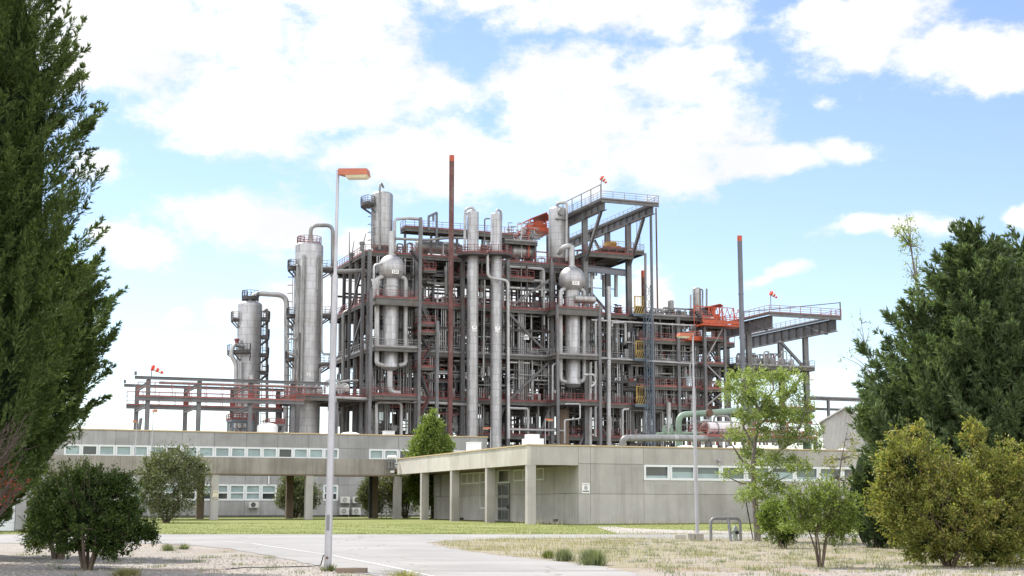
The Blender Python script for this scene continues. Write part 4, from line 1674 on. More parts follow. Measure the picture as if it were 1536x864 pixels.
hdrum(622, 690, 369, 20, 12, 'alu2', 'long silver drum lying on the top deck behind the rust red stack', Z4)
hdrum(764, 803, 377, 22, 10, 'alu2', 'shorter silver drum lying on the top deck right of the slim columns', Z4)
hdrum(716, 748, 374, 16, 14, 'alu2', 'silver drum lying on the top deck between the slim columns', Z4)
hdrum(452, 484, 586, 15, 8, 'white', 'white tank lying on the left apron deck, left one of two', Z1)
hdrum(496, 524, 583, 15, 8, 'white', 'white tank lying on the left apron deck, nearer the frame', Z1)
wp_ = thing('white_pipe_loops', PW(490, 590, 6), 'white looped pipes over the tanks on the left apron deck', 'pipes')
for pts in ([(455, 590), (455, 576), (470, 573), (478, 576)], [(470, 590), (474, 577), (488, 574), (492, 580)], [(487, 590), (487, 572), (500, 569), (508, 572), (508, 590)], [(505, 574), (520, 571), (537, 571)], [(512, 590), (513, 576), (520, 576)]):
    mb = MB(); mb.pipe([PW(x, y, 6.2) for x, y in pts], rad(3.4, 490, 6), .6, 8)
    part(mb, 'pipe', M['pipe'], wp_)
# davit on the roof walkway
dv = MB()
for x, y0, y1 in ((643, 345, 325), (655, 372, 319)): dv.beam(PW(x, y0, 7.8), PW(x, y1, 7.8), .3, .3)
dv.beam(PW(642.5, 325, 7.8), PW(655, 319, 7.8), .3, .35)
dv.beam(PW(650, 322, 7.8), PW(650, 331, 7.8), .3, .3)
solo(dv, 'davit', M['steel_blue'], 'small lifting davit frame on the roof level walkway left of the rust red stack', 'davit', smooth=False)
# whip antennas at the top left corner
for i, (x, y, x2, y2) in enumerate(((524, 390, 524, 348), (527, 388, 531, 362), (543, 372, 549, 350))):
    m_ = MB(); m_.taper([PW(x, y, 13 if i < 2 else 5.7), PW(x2, y2, 13 if i < 2 else 5.7)], [.09, .05], 6)
    if i: m_.lathe(PW(x, y + 4, 13 if i < 2 else 5.7), [(.3, 0), (.3, .9), (.4, .92), (.4, 1.3)], 10)
    solo(m_, 'deck_antenna', M['steel'], ('thin upright whip antenna at the far top left corner of the frame', 'short slanted pole behind the top left corner of the frame', 'slanted pole on a drum stand at the near top left corner of the frame')[i], 'antenna')

# ---- orange crane houses
def crane_house(x0, x1, ytop, ymid, ybot, t, label, depth=5):
    s0, zb = P.st(x0, ybot, t)
    s1, zt = P.st(x1, ymid, t)
    _, zp = P.st(x0, ytop, t)
    root = thing('crane_trolley', P.W((s0 + s1) / 2, t, zb), label, 'crane trolley')
    mb = MB()
    mb.fbox(P, s0 + .4, s1 - .4, t, t + depth, zb + .1, zb + (zt - zb) * .55)
    mb.fbox(P, s0 + (s1 - s0) * .35, s1 - .8, t + .5, t + depth, zb + (zt - zb) * .55 + .003, zt - .35)
    part(mb, 'house', M['orange'], root, smooth=False)
    mb = MB()
    a0, a1 = s0 - .1, s1 + .1
    mid = a0 + (a1 - a0) * .78
    for q0, q1, w0, w1 in ((a0, mid, zt - .3, zp), (mid, a1, zp, zt - .1)):
        mb.hexa([P.W(q0, t - .5, w0 - .12), P.W(q1, t - .5, w1 - .12), P.W(q1, t + depth + .4, w1 - .12), P.W(q0, t + depth + .4, w0 - .12),
                 P.W(q0, t - .5, w0), P.W(q1, t - .5, w1), P.W(q1, t + depth + .4, w1), P.W(q0, t + depth + .4, w0)])
    part(mb, 'roof', M['orange'], root, smooth=False)
    mb = MB()
    for s in (s0, mid, s1):
        mb.beam(P.W(s, t - .2, zb), P.W(s, t - .2, zt - .3), .16, .16)
    mb.fbox(P, s0 - .5, s1 + .5, t - .6, t + depth, zb - .25, zb)
    mb.rail([P.W(s0 - .5, t - .6, zb), P.W(s1 + .5, t - .6, zb)], toe=.3, w=.09)
    part(mb, 'frame', M['orange'], root, smooth=False)
    return root


crane_house(795, 824, 317, 328, 344, 13, 'orange crane trolley with pitched roof behind the top right drum')
crane_house(1063, 1082, 455, 458, 487, 6, 'orange crane trolley house on the right deck beside the stair tower')
mb = MB()
s0, z0 = P.st(1040, 507, 3); s1, z1 = P.st(1112, 484, 1)
zw = P.st(1075, 487, 2)[1]
mb2 = MB()
mb2.fbox(P, sp - 1, P.st(1113, 487, 1)[0], .6, 3.4, zw - .35, zw - .1)
mb2.rail([P.W(sp - 1, .6, zw), P.W(P.st(1113, 487, 1)[0], .6, zw)], toe=.5, w=.1, step=1.2)
mb2.rail([P.W(sp - 1, 3.4, zw), P.W(P.st(1113, 487, 1)[0], 3.4, zw)], h=3, toe=0, w=.12, step=3, mid=0)
n = 6
for i in range(n):
    a = sp + 2 + i * 1.0
    mb2.beam(P.W(a, 3.4, zw + 2.9), P.W(a + .5, 3.4, zw + 1.4), .08, .08)
    mb2.beam(P.W(a + .5, 3.4, zw + 1.4), P.W(a + 1, 3.4, zw + 2.9), .08, .08)
solo(mb2, 'service_bridge', M['orange'], 'orange railed service bridge with zigzag cables beside the grey vent stack', 'bridge', smooth=False)
mb = MB()
za_ = P.st(1040, 508, 3.2)[1]
a0, a1 = P.st(1030, 508, 3.2)[0], P.st(1056, 500, 3.2)[0]
mb.fbox(P, a0, a1, 2.8, 4.2, za_ - .3, za_)
mb.rail([P.W(a0, 2.8, za_), P.W(a1, 2.8, za_)], toe=.4, w=.1, step=1)
solo(mb, 'service_bridge', M['orange'], 'short orange railed landing left of the stair tower', 'landing', smooth=False)
# piping manifold on the roof walkway left of the orange trolley
for m, c in (('pipe', 18), ('orange', 5), ('red', 6), ('pipe2', 18)):
    mb = MB()
    for i in range(c):
        x = rp.uniform(762, 803); t = rp.uniform(8.4, 13)
        s = P.st(x, 360, t)[0]
        h = rp.uniform(.8, 3.2)
        q = P.W(s, t, zq)
        mb.pipe([q - UP * rp.choice([0, 0, 2.4]), q + UP * h, q + UP * h + P.u * rp.uniform(.5, 2)], rp.uniform(.06, .14), n=6, seg=2)
        mb.lathe(q + UP * h * .6, [(.25, 0), (.25, .25)], 8)
    part(mb, 'manifold', M[m], plant, kind='stuff')
for (x0, x1, yd) in ((570, 900, 0), (960, 1050, 1)):      # clutter on the top decks against the sky
    for m, c in (('pipe', 20), ('pipe2', 22), ('red', 8), ('steel', 12)):
        mb = MB()
        for i in range(c):
            x = rp.uniform(x0, x1); t = rp.uniform(6.5, 22)
            s = P.st(x, 380, t)[0]
            z = Z4 if not yd else Z3 + .3
            h = rp.uniform(.8, 3.6 if not yd else 2.2)
            q = P.W(s, t, z)
            du = rp.uniform(.5, 2.4)
            mb.pipe([q, q + UP * h, q + UP * h + P.u * du, q + P.u * du], rp.uniform(.08, .18), n=6, seg=2)
        part(mb, 'deck_piping', M[m], plant, kind='stuff')


# ---- windsocks
def windsock(px, ytip, ybase, t, dx, dy, label, pole_from=None):
    s, z0 = P.st(px, ybase, t)
    z1 = P.st(px, ytip, t)[1]
    root = thing('windsock', P.W(s, t, z0), label, 'windsock')
    mb = MB(); mb.taper([P.W(s, t, z0), P.W(s, t, z1 + .2)], .06, 6)
    part(mb, 'pole', M['steel'], root)
    k = rad(2, px, t)
    ax = P.u * dx * k - UP * dy * k
    L_ = ax.length
    ax.normalize()
    n = 5
    for i in range(n):
        mb = MB()
        r0, r1 = .42 - .05 * i, .42 - .05 * (i + 1)
        mb.lathe(P.W(s, t, z1) + ax * (L_ * i / n), [(r0 * .9, 0), (r0, .02), ((r0 + r1) / 2, L_ / n * .5), (r1, L_ / n)], 12, ax + UP * (.12 * math.sin(i)))
        part(mb, 'sock_band', M['sock_red'] if i % 2 == 0 else M['white'], root)


M['sock_red'] = paint('windsock_red', (.6, .05, .03), .7, .1, 1)
windsock(227, 551, 567, 0, 17, 8, 'red and white windsock on the left pipe bridge')
windsock(902, 266, 294, g1t + 1, 9, 8, 'red and white windsock on the tall crane gantry')
windsock(1156.5, 439, 464, g2t + 1, 11, 7, 'red and white windsock on the lower crane gantry')

# ---- pipe bridge to the left: two railed girders on posts
bridge = thing('pipe_bridge', P.W(P.st(300, 600, 0)[0], 6, GZ), 'long grey double pipe bridge with red handrails leading left from the plant', 'pipe bridge')
sE = sl0 + .5
for (t, xs, xw, xposts, ytop, ywalk) in ((0, 202, 202, (222, 299, 376, 440), 566, 594), (13, 186, 187, (205.5, 279, 349, 418), 578, 607)):
    s0, z0 = P.st(xs, ytop, t)
    _, zw = P.st(xw, ywalk, t)
    mb = MB()
    mb.ibeam(P.W(s0, t, z0), P.W(sE + (0 if t else 4), t, z0), .3, .42)
    mb.beam(P.W(s0 + .1, t, z0 + .3), P.W(s0 + .1, t, z0 + .8), .3, .3)
    part(mb, 'top_beam', M['steel'], bridge, smooth=False)
    mb = MB()
    mb.fbox(P, s0 + .5, sE, t - .1, t + 1.2, zw - .1, zw)
    mb.ibeam(P.W(s0 + .4, t - .15, zw - .3), P.W(sE, t - .15, zw - .3), .3, .5)
    d = part(mb, 'walkway', M['steel'], bridge, smooth=False)
    mb = MB()
    mb.rail([P.W(s0 + .5, t - .1, zw), P.W(sE, t - .1, zw)], toe=.18, step=2.2, h=1.9, w=.07)
    mb.rail([P.W(s0 + .5, t + 1.2, zw), P.W(sE, t + 1.2, zw)], toe=.1, step=2.2, h=1.9, w=.05)
    part(mb, 'railing', M['red2'], d, smooth=False)
    for x in xposts:
        s, _ = P.st(x, 610, t)
        mb = MB()
        mb.ibeam(P.W(s, t + .5, GZ), P.W(s, t + .5, z0 - .2), .55, .6, P.v, .08)
        part(mb, 'post', M['steel'], bridge, smooth=False)
        if x in (279, 349, 418, 376, 440):
            mb = MB()
            mb.beam(P.W(s - .35, t + .1, zw), P.W(s - .35, t + .1, zw + 3), .08, .08)
            mb.beam(P.W(s + .35, t + .1, zw), P.W(s + .35, t + .1, zw + 3), .08, .08)
            mb.fbox(P, s - .3, s + .3, t + .1, t + .14, zw, zw + .9)
            part(mb, 'safety_cage', M['red'], bridge, smooth=False)
for x in (222, 299, 376):
    s, _ = P.st(x, 610, 0)
    for z in (P.st(202, 569, 0)[1] - .4, P.st(202, 597, 0)[1] - .8):
        mb = MB(); mb.ibeam(P.W(s, .5, z), P.W(s, 13, z), .3, .45)
        part(mb, 'cross_beam', M['steel'], bridge, smooth=False)
s, _ = P.st(222, 610, 0)
zt = P.st(222, 602, 0)[1]
for dd in (4, 7):
    mb = MB(); mb.beam(P.W(s - .3, 6 - dd * .3, zt - 2), P.W(s - 1.5, 13 - dd, GZ), .28, .28)
    part(mb, 'brace', M['steel'], bridge, smooth=False)
mb = MB()
z = P.st(202, 569, 0)[1] + .2
mb.taper([P.W(P.st(202, 570, 0)[0] + 4, 6, z), P.W(sE + 4, 6, z)], .2, 10)
part(mb, 'carried_pipe', M['pipe2'], bridge)
# the pipe rack that leaves to the right
br2 = thing('pipe_bridge', P.W(P.st(1240, 600, 12)[0], 12, GZ), 'low pipe rack with red rails leaving right behind the shed', 'pipe bridge')
s0, z0 = P.st(1212, 598, 12)
mb = MB()
mb.ibeam(P.W(s0, 12, z0), P.W(s0 + 60, 12, z0), .3, .45); mb.ibeam(P.W(s0, 12, z0 - 1.7), P.W(s0 + 60, 12, z0 - 1.7), .3, .4)
for q in (4, 18, 32, 46): mb.ibeam(P.W(s0 + q, 12, GZ), P.W(s0 + q, 12, z0), .4, .4, P.v)
part(mb, 'frame', M['steel'], br2, smooth=False)
mb = MB()
for dt in (12.5, 13.2, 14): mb.taper([P.W(s0, dt, z0 + .35), P.W(s0 + 60, dt, z0 + .35)], .18, 8)
part(mb, 'carried_pipe', M['pipe2'], br2)
mb = MB(); mb.rail([P.W(s0 + 6, 12, z0 - 3.6), P.W(s0 + 22, 12, z0 - 3.6)], h=1.6, toe=.5, w=.1)
part(mb, 'railing', M['red'], br2, smooth=False)


# ---- low plant between the buildings and the frame
def skid(x0, x1, ytop, ybot, D, label, blue=True):
    fr = Frame((x0 + x1) / 2, D)
    s0, zt = fr.st(x0, ytop, 0); s1, zp = fr.st(x1, ybot, 0)
    root = thing('railed_platform', fr.W((s0 + s1) / 2, 2, GZ), label, 'platform')
    mb = MB()
    mb.fbox(fr, s0, s1, 0, 4, zp - .25, zp)
    for s in (s0 + .2, s1 - .2):
        for t in (.2, 3.8): mb.beam(fr.W(s, t, GZ), fr.W(s, t, zp - .25), .22, .22)
    mb.beam(fr.W(s0, .2, zp - 3), fr.W(s1, .2, zp - .4), .12, .12)
    part(mb, 'frame', M['blue'] if blue else M['steel'], root, smooth=False)
    mb = MB()
    mb.rail([fr.W(s0, 4, zp), fr.W(s0, 0, zp), fr.W(s1, 0, zp), fr.W(s1, 4, zp)], h=zt - zp, toe=.3, w=.11, step=1.2)
    part(mb, 'railing', M['red'], root, smooth=False)
    mb = MB()
    for i in range(5):
        s = s0 + (s1 - s0) * (i + .5) / 5
        mb.pipe([fr.W(s, 2, GZ), fr.W(s, 2, zp - 1), fr.W(s + 1, 1, zp - 1.4), fr.W(s + 1, 1, GZ)], .14, n=6)
    part(mb, 'pipes', M['pipe2'], root)


skid(348, 381, 620, 630, 196, 'red railed platform on blue legs at the foot of the shorter column tower')
skid(404, 427, 628, 636, 196, 'red railed dark platform between the feet of the two column towers', False)
tk = Frame(398, 192)
mb = MB(); mb.lathe(tk.W(0, 0, 0), dome(1.4, GZ, tk.st(398, 634, 0)[1]), 20)
solo(mb, 'small_tank', M['white'], 'small domed white tank at the foot of the column towers', 'tank')

G = Frame(1000, 135)
def GW(x, y, t=0):
    s, z = G.st(x, y, t)
    return G.W(s, t, z)


def prad(w, D): return w * D / F / 2


gpipe = thing('green_pipe', GW(1018, 668), 'thick green pipe bending over beside the pale horizontal vessel', 'pipe')
mb = MB(); mb.pipe([GW(1018, 672), GW(1018, 622), GW(1060, 620), GW(1110, 615)], prad(9, 138), prad(26, 138), 14, 8)
part(mb, 'bend', M['green'], gpipe)
mb = MB(); mb.lathe(GW(1063, 619.5, -.1), [(prad(12, 138), 0), (prad(12, 138), .2), (prad(10, 138), .22), (prad(10, 138), .3)], 16, -G.v)
part(mb, 'flange', M['rustbrown'], gpipe)
mb = MB(); mb.pipe([GW(985, 651), GW(1060, 650)], prad(5, 137), None, 10)
for x in (997, 1007): mb.lathe(GW(x, 650), [(prad(7, 137), -.0), (prad(7, 137), .5), (prad(4, 137), .5), (prad(4, 137), .75)], 12)
part(mb, 'branch', M['green'], gpipe)
gp2 = thing('grey_pipe', GW(932, 668, -8), 'thick grey pipe rising from the roof line and running right', 'pipe')
mb = MB(); mb.pipe([GW(934, 676, -8), GW(934, 657, -8), GW(1026, 657, -8), GW(1060, 658, -8)], prad(9.5, 128), prad(20, 128), 14, 8)
part(mb, 'pipe', M['pipe2'], gp2)
mb = MB(); mb.taper([GW(1011, 657, -8), GW(1016, 657, -8)], prad(10.2, 128), 14)
part(mb, 'flange', M['pipe'], gp2)

hv = thing('horizontal_vessel', GW(1080, 650), 'pinkish white horizontal vessel with red end on an orange railed platform', 'vessel')
s0, z = G.st(1051, 642, 0); s1, _ = G.st(1118, 641, 0)
r = prad(17, 141)
mb = MB(); mb.lathe(G.W(s0 + .5, 0, z), dome(r, 0, s1 - s0 - .5)[6:], 24, G.u)
part(mb, 'shell', M['pinkwhite'], hv)
mb = MB(); mb.lathe(G.W(s0, 0, z), [(.02, 0), (r * .6, .1), (r * .95, .35), (r * 1.03, .497)], 24, G.u)
part(mb, 'end_cap', M['rust'], hv)
for q in (.32, .62):
    mb = MB(); mb.lathe(G.W(s0 + (s1 - s0) * q, 0, z), [(r + .03, 0), (r + .03, .14)], 24, G.u)
    part(mb, 'strap', M['pipe2'], hv)
mb = MB(); mb.pipe([GW(1071, 634), GW(1071, 626), GW(1078, 623), GW(1092, 624), GW(1098, 634)], prad(3, 140), .3, 8)
part(mb, 'pipe', M['pipe2'], hv)
mb = MB()
zp = G.st(1080, 655, 0)[1]
mb.fbox(G, s0 - 1, s1 + 7, -1.6, 2.6, zp - .35, zp - .1)
for q in (0, 4, 8, 12): mb.fbox(G, s0 + q, s0 + q + .3, -1.2, -.9, GZ, zp - .36)
part(mb, 'platform', M['steel'], hv, smooth=False)
mb = MB(); mb.rail([G.W(s0 - 1, -1.6, zp - .1), G.W(s1 + 7, -1.6, zp - .1)], h=.7, toe=.2, w=.06, step=.8)
part(mb, 'railing', M['red2'], hv, smooth=False)
for q in (.25, .75):
    mb = MB(); mb.fbox(G, s0 + (s1 - s0) * q - .2, s0 + (s1 - s0) * q + .2, -r * .8, r * .8, zp - .1, z - r * .6)
    part(mb, 'saddle', M['rust'], hv, smooth=False)
# clutter of pumps and pipes by the vessel
for m, c in (('rust', 6), ('red', 8), ('pipe', 14), ('pipe2', 14)):
    mb = MB()
    for i in range(c):
        x, t = rp.uniform(1030, 1215), rp.uniform(3, 12)
        q = GW(x, 668, t)
        h = rp.uniform(.8, 2.6)
        mb.pipe([q, q + UP * h, q + UP * h + G.u * rp.uniform(.8, 4)], rp.uniform(.06, .15), n=6, seg=2)
    o = solo(mb, 'pump_piping', M[m], {'rust': 'rusty red pipework of the pumps behind the pale horizontal vessel', 'red': 'dark red pipework behind the pale horizontal vessel', 'pipe': 'pale grey pipework behind the young tree crown', 'pipe2': 'dull grey pipework behind the horizontal vessel'}[m], 'pipework')
    o['kind'] = 'stuff'
mb = MB(); mb.lathe(GW(1211, 676), [(prad(13, 140), 0), (prad(13, 140), 1.25), (prad(11, 140), 1.35), (.05, 1.4)], 20)
solo(mb, 'small_tank', M['green'], 'green round tank left of the pale gabled shed', 'tank')

# gabled shed
SH = Frame(1238, 128, math.radians(-14))
shed = thing('gabled_shed', SH.W(3, 4, GZ), 'pale corrugated metal shed with pitched roof behind the low building', 'shed')
s0 = SH.st(1234, 650, 0)[0]; ze = SH.st(1234, 633, 0)[1]
s1, zr_ = SH.st(1268, 612, 0)
Wd = (s1 - s0) * 2
mb = MB()
nrib = 36
for i in range(nrib):
    a = s0 + Wd * i / nrib; b = s0 + Wd * (i + .55) / nrib; c_ = s0 + Wd * (i + 1) / nrib
    ht = lambda s: ze + (zr_ - ze) * (1 - abs(s - s1) / (Wd / 2))
    for q0, q1, t in ((a, b, 0.0), (b, c_, .06)):
        mb.hexa([SH.W(q0, t, GZ), SH.W(q1, t, GZ), SH.W(q1, t + .1, GZ), SH.W(q0, t + .1, GZ), SH.W(q0, t, ht(q0) - .05), SH.W(q1, t, ht(q1) - .05), SH.W(q1, t + .1, ht(q1) - .05), SH.W(q0, t + .1, ht(q0) - .05)])
M['shedwall'] = paint('shed_sheet', (.42, .41, .38), .55, .1, .6, (.34, .31, .27))
part(mb, 'front_wall', M['shedwall'], shed, smooth=False)
mb = MB()
mb.fbox(SH, s0, s0 + .1, .16, 6, GZ, ze)
mb.fbox(SH, s0 + Wd - .1, s0 + Wd, .16, 6, GZ, ze)
part(mb, 'side_wall', M['shedwall'], shed, smooth=False)
mb = MB()
for q0, q1, w0, w1 in ((s0 - .3, s1, ze - .12, zr_), (s1, s0 + Wd + .3, zr_, ze - .12)):
    mb.hexa([SH.W(q0, -.3, w0), SH.W(q1, -.3, w1), SH.W(q1, 6, w1), SH.W(q0, 6, w0), SH.W(q0, -.3, w0 + .14), SH.W(q1, -.3, w1 + .14), SH.W(q1, 6, w1 + .14), SH.W(q0, 6, w0 + .14)])
part(mb, 'roof', M['shedwall'], shed, smooth=False)

# ================================================================== BUILDINGS
def window(fr, s0, s1, z0, z1, t, parent, pane='glass', mid=None, pane2=None, fw=.09, depth=.1, name='window', face='t', bar=True):
    """frame standing a little proud of the wall, pane set back as a sub-part. face 't': facing -v; face 's': facing -u"""
    def bx(mb, a0, a1, d0, d1, b0, b1):
        if face == 't': mb.fbox(fr, a0, a1, d0, d1, b0, b1)
        else: mb.fbox(fr, d0, d1, a0, a1, b0, b1)
    mb = MB()
    bx(mb, s0, s0 + fw, t, t + depth, z0, z1)
    bx(mb, s1 - fw, s1, t, t + depth, z0, z1)
    bx(mb, s0 + fw, s1 - fw, t, t + depth, z0, z0 + fw)
    bx(mb, s0 + fw, s1 - fw, t, t + depth, z1 - fw, z1)
    if mid is not None:
        zm = z0 + (z1 - z0) * mid
        if bar: bx(mb, s0 + fw, s1 - fw, t + .01, t + depth, zm - fw * .4, zm + fw * .4)
        hb = fw * .4 if bar else 0
    w = part(mb, name, M['frame'], parent, smooth=False)
    segs = [(z0 + fw, z1 - fw, pane)] if mid is None else [(z0 + fw, zm - hb, pane2 or pane), (zm + hb, z1 - fw, pane)]
    for a, b, m in segs:
        mb = MB()
        bx(mb, s0 + fw, s1 - fw, t + depth * .6, t + depth * .8, a, b)
        part(mb, 'pane', M[m], w, smooth=False)
    return w


rw = random.Random(8)
# ---------------------------------------------------------------- low building with the canopy
ZT = B.st(791, 668, 0)[1]
ZF = B.st(791, 697, 0)[1]
GB = .3
LEN = 26.0
sW = B.st(868, 740, 0)[0]
hall = thing('low_building', B.W(20, 12, .5), 'flat roofed single storey concrete building with columned corner canopy and a strip of windows', 'building')


def panels(mb, fr, cuts, zc, t0, t1, gap=.02, skip=None):
    for i, (a, b) in enumerate(zip(cuts, cuts[1:])):
        for j, (c, d) in enumerate(zip(zc, zc[1:])):
            if skip and skip(i, j): continue
            mb.fbox(fr, a + gap / 2, b - gap / 2, t0, t1, c + gap / 2, d - gap / 2)


# left fascia in a paler tone that paints in sunlight, front in wall tone
mb = MB()
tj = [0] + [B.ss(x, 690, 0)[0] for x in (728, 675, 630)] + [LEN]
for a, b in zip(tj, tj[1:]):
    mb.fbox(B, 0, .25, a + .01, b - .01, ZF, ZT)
part(mb, 'canopy_fascia', M['conc_light'], hall, 'concrete fascia coloured paler for its sunlit side', smooth=False)
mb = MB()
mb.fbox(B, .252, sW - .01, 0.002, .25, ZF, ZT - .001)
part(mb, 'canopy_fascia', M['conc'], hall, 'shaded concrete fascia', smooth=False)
SE = 46
mb = MB()
mb.fbox(B, -.05, SE, -.05, .3, ZT, ZT + .07)
mb.fbox(B, -.05, .3, .3, LEN + .05, ZT, ZT + .07)
part(mb, 'roof_edge', M['cap'], hall, 'thin ochre roof edge strip', smooth=False)
mb = MB()
mb.fbox(B, .252, SE, .252, 30, ZT - .32, ZT - .22)
part(mb, 'roof', M['conc_grey'], hall, smooth=False)
mb = MB()
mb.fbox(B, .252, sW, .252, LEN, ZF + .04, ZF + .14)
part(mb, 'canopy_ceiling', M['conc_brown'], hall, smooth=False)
# columns of the canopy
for x in (790.5, 730, 677, 632):
    t = B.ss(x, 745, 0)[0] if x < 785 else .02
    mb = MB()
    mb.fbox(B, .02, .56, t, t + .36, GB, ZF + .04)
    part(mb, 'column', M['conc'], hall, smooth=False)
# front wall
zj1, zj2 = B.st(920, 696, 0)[1], B.st(920, 741, 0)[1]
xs = [886, 966, 1043, 1120, 1197, 1274, 1351, 1428]
cuts = [sW] + [B.st(x, 740, 0)[0] for x in xs] + [SE]
zwt, zwb = B.st(985, 697, 0)[1], B.st(985, 720.5, 0)[1]
mb = MB()
panels(mb, B, cuts, [GB, zj2, zj1, ZT], 0.004, .2, skip=lambda i, j: j == 1 and i >= 2)
for i in range(2, len(cuts) - 1):
    mb.fbox(B, cuts[i] + (.01 if i == 2 else 0), cuts[i + 1] - .0, .004, .2, zj2 + .01, zwb - .01)
part(mb, 'wall', M['conc'], hall, smooth=False)
mb = MB()
mb.fbox(B, sW + .05, SE, .18, .35, GB, ZT - .02)
part(mb, 'wall_core', M['joint'], hall, smooth=False)
s0 = B.st(965.5, 708, 0)[0]
pitch = B.st(1043, 708, 0)[0] - B.st(1004.4, 708, 0)[0]
for i in range(12):
    a = s0 + pitch * i
    if a + pitch > SE: break
    window(B, a + .01, a + pitch - .01, zwb, zwt, -.03, hall, ('glass2', 'glass', 'glass', 'glass2', 'glass')[i % 5], (.3, .55, .45, .7, .38, .6)[i % 6], ('blind', 'blind', 'glass', 'blind', 'glass')[(i * 3) % 5], fw=.14, depth=.2, bar=False)
# recessed left wall under the canopy
tend = 27
zj = B.ss(800, 741.5, sW)[1]
tc_ = [0.2] + sorted(B.ss(x, 740, sW)[0] for x in (831, 766, 730, 694, 668)) + [tend]
mb = MB()
for a, b in zip(tc_, tc_[1:]):
    for c, d in ((GB, zj), (zj, ZF + .04)):
        mb.fbox(B, sW, sW + .2, a + .01, b - .01, c + .01, d - .01)
part(mb, 'wall', M['conc'], hall, smooth=False)
mb = MB()
mb.fbox(B, sW + .18, sW + .3, .36, tend, GB, ZF + .04)
mb.fbox(B, sW + .3, SE, tend, tend + .2, GB, ZT - .3)
mb.fbox(B, SE - .2, SE - .005, .36, tend - .01, GB, ZT - .33)
part(mb, 'wall_core', M['joint'], hall, smooth=False)


def sw(x, y):
    return B.ss(x, y, sW)


def swin(x0, x1, y0, y1, n, pane, **kw):
    ta, tb = sw(x1, (y0 + y1) / 2)[0], sw(x0, (y0 + y1) / 2)[0]
    zb, zt = sw((x0 + x1) / 2, y1)[1], sw((x0 + x1) / 2, y0)[1]
    for i in range(n):
        a, b = ta + (tb - ta) * i / n, ta + (tb - ta) * (i + 1) / n
        window(B, a + .01, b - .01, zb, zt, sW - .04, hall, pane, face='s', **kw)


swin(771, 816, 703, 721, 3, 'glass2')
swin(692, 720, 709, 726, 3, 'glass2')
swin(720.3, 731, 708, 763, 1, 'glass', mid=.72)
# door with transom
ta, tb = sw(765, 750)[0], sw(748, 750)[0]
zd = sw(757, 725)[1]
zt = sw(757, 704)[1]
mb = MB()
mb.fbox(B, sW - .08, sW - .02, ta, ta + .12, GB, zd)
mb.fbox(B, sW - .08, sW - .02, tb - .12, tb, GB, zd)
mb.fbox(B, sW - .08, sW - .02, ta + .12, tb - .12, zd - .12, zd)
for k in (0, .31, .62):
    z = .5 + (zd - .5) * k
    mb.fbox(B, sW - .08, sW - .02, ta + .12, tb - .12, z, z + .2)
mb.fbox(B, sW - .075, sW - .02, (ta + tb) / 2 + .2, (ta + tb) / 2 + .3, .7, zd - .12)
dr = part(mb, 'door', M['door'], hall, smooth=False)
mb = MB()
mb.fbox(B, sW - .05, sW - .03, ta + .12, tb - .12, .7, zd - .12)
part(mb, 'pane', M['glass2'], dr, smooth=False)
mb = MB(); mb.fbox(B, sW - .16, sW - .085, ta + .05, ta + .1, 1.4, 1.65)
part(mb, 'handle', M['black'], dr, smooth=False)
window(B, ta, tb, zd + .02, zt, sW - .06, hall, 'glass2', face='s', name='transom_window')
# louvre
ta, tb = sw(662, 730)[0], sw(652, 730)[0]
zb, zt = sw(657, 745)[1], sw(657, 713)[1]
mb = MB()
mb.fbox(B, sW - .03, sW - .01, ta, tb, zb, zt)
for i in range(14):
    z = zb + (zt - zb) * i / 14
    mb.hexa([B.W(sW - .09, ta, z), B.W(sW - .03, ta, z + .1), B.W(sW - .03, tb, z + .1), B.W(sW - .09, tb, z), B.W(sW - .09, ta, z + .03), B.W(sW - .03, ta, z + .13), B.W(sW - .03, tb, z + .13), B.W(sW - .09, tb, z + .03)])
part(mb, 'louvre', M['conc'], hall, smooth=False)
# dark vents at the foot of the walls
for x in (693, 834):
    t = sw(x, 783)[0]
    mb = MB(); mb.fbox(B, sW - .05, sW - .01, t - .35, t + .35, .62, .78)
    part(mb, 'vent', M['black'], hall, smooth=False)
# things on the roof
for i, (x, w, y, t) in enumerate(((992, 26, 668, 9), (1028, 40, 666, 6), (1098, 26, 668, 6), (1231, 22, 669, 6), (1263, 18, 670, 6), (905, 22, 669, 9))):
    s = B.st(x, 668, t)[0]
    r = B.W(s, t, 0).y * w / F / 2
    mb = MB()
    zr = ZT - .22
    mb.lathe(B.W(s, t, zr), [(r * 1.02, 0), (r * 1.02, .22), (r, .3), (r * .92, .44), (r * .7, .58), (r * .4, .66), (.02, .69)], 24)
    solo(mb, 'skylight_dome', M['white'], ('white dome skylight just left of the broadest dome on the low roof', 'broadest white dome skylight, beside the far lamp post', 'white dome skylight half hidden by the left branches of the young tree', 'white dome skylight under the gabled shed', 'rightmost white dome skylight, next to the dark conifer', 'flat white dome skylight near the grey pipe')[i], 'skylight', 'skylight domes on the low roof')
mb = MB()
s, z = B.st(792, 668, 4); s2 = B.st(816, 668, 4)[0]
zr = ZT - .22
mb.fbox(B, s, s2, 4, 5.0, zr, zr + .85)
mb.fbox(B, s + .15, s2 - .25, 4.1, 4.9, zr + .853, zr + 1.12)
solo(mb, 'rooftop_unit', M['white'], 'white stepped ventilation box on the roof corner above the canopy', 'ventilation unit', smooth=False)
mb = MB()
s, z = B.st(707, 672, 13); s2 = B.st(722, 672, 13)[0]
mb.fbox(B, s, s2, 13, 14, zr, B.st(715, 664, 13)[1])
mb.fbox(B, s - .03, s2 + .03, 12.97, 14.03, B.st(715, 664, 13)[1], B.st(715, 664, 13)[1] + .05)
solo(mb, 'rooftop_unit', M['white'], 'plain white box on the canopy roof, left of the stepped ventilation box', 'ventilation unit', smooth=False)
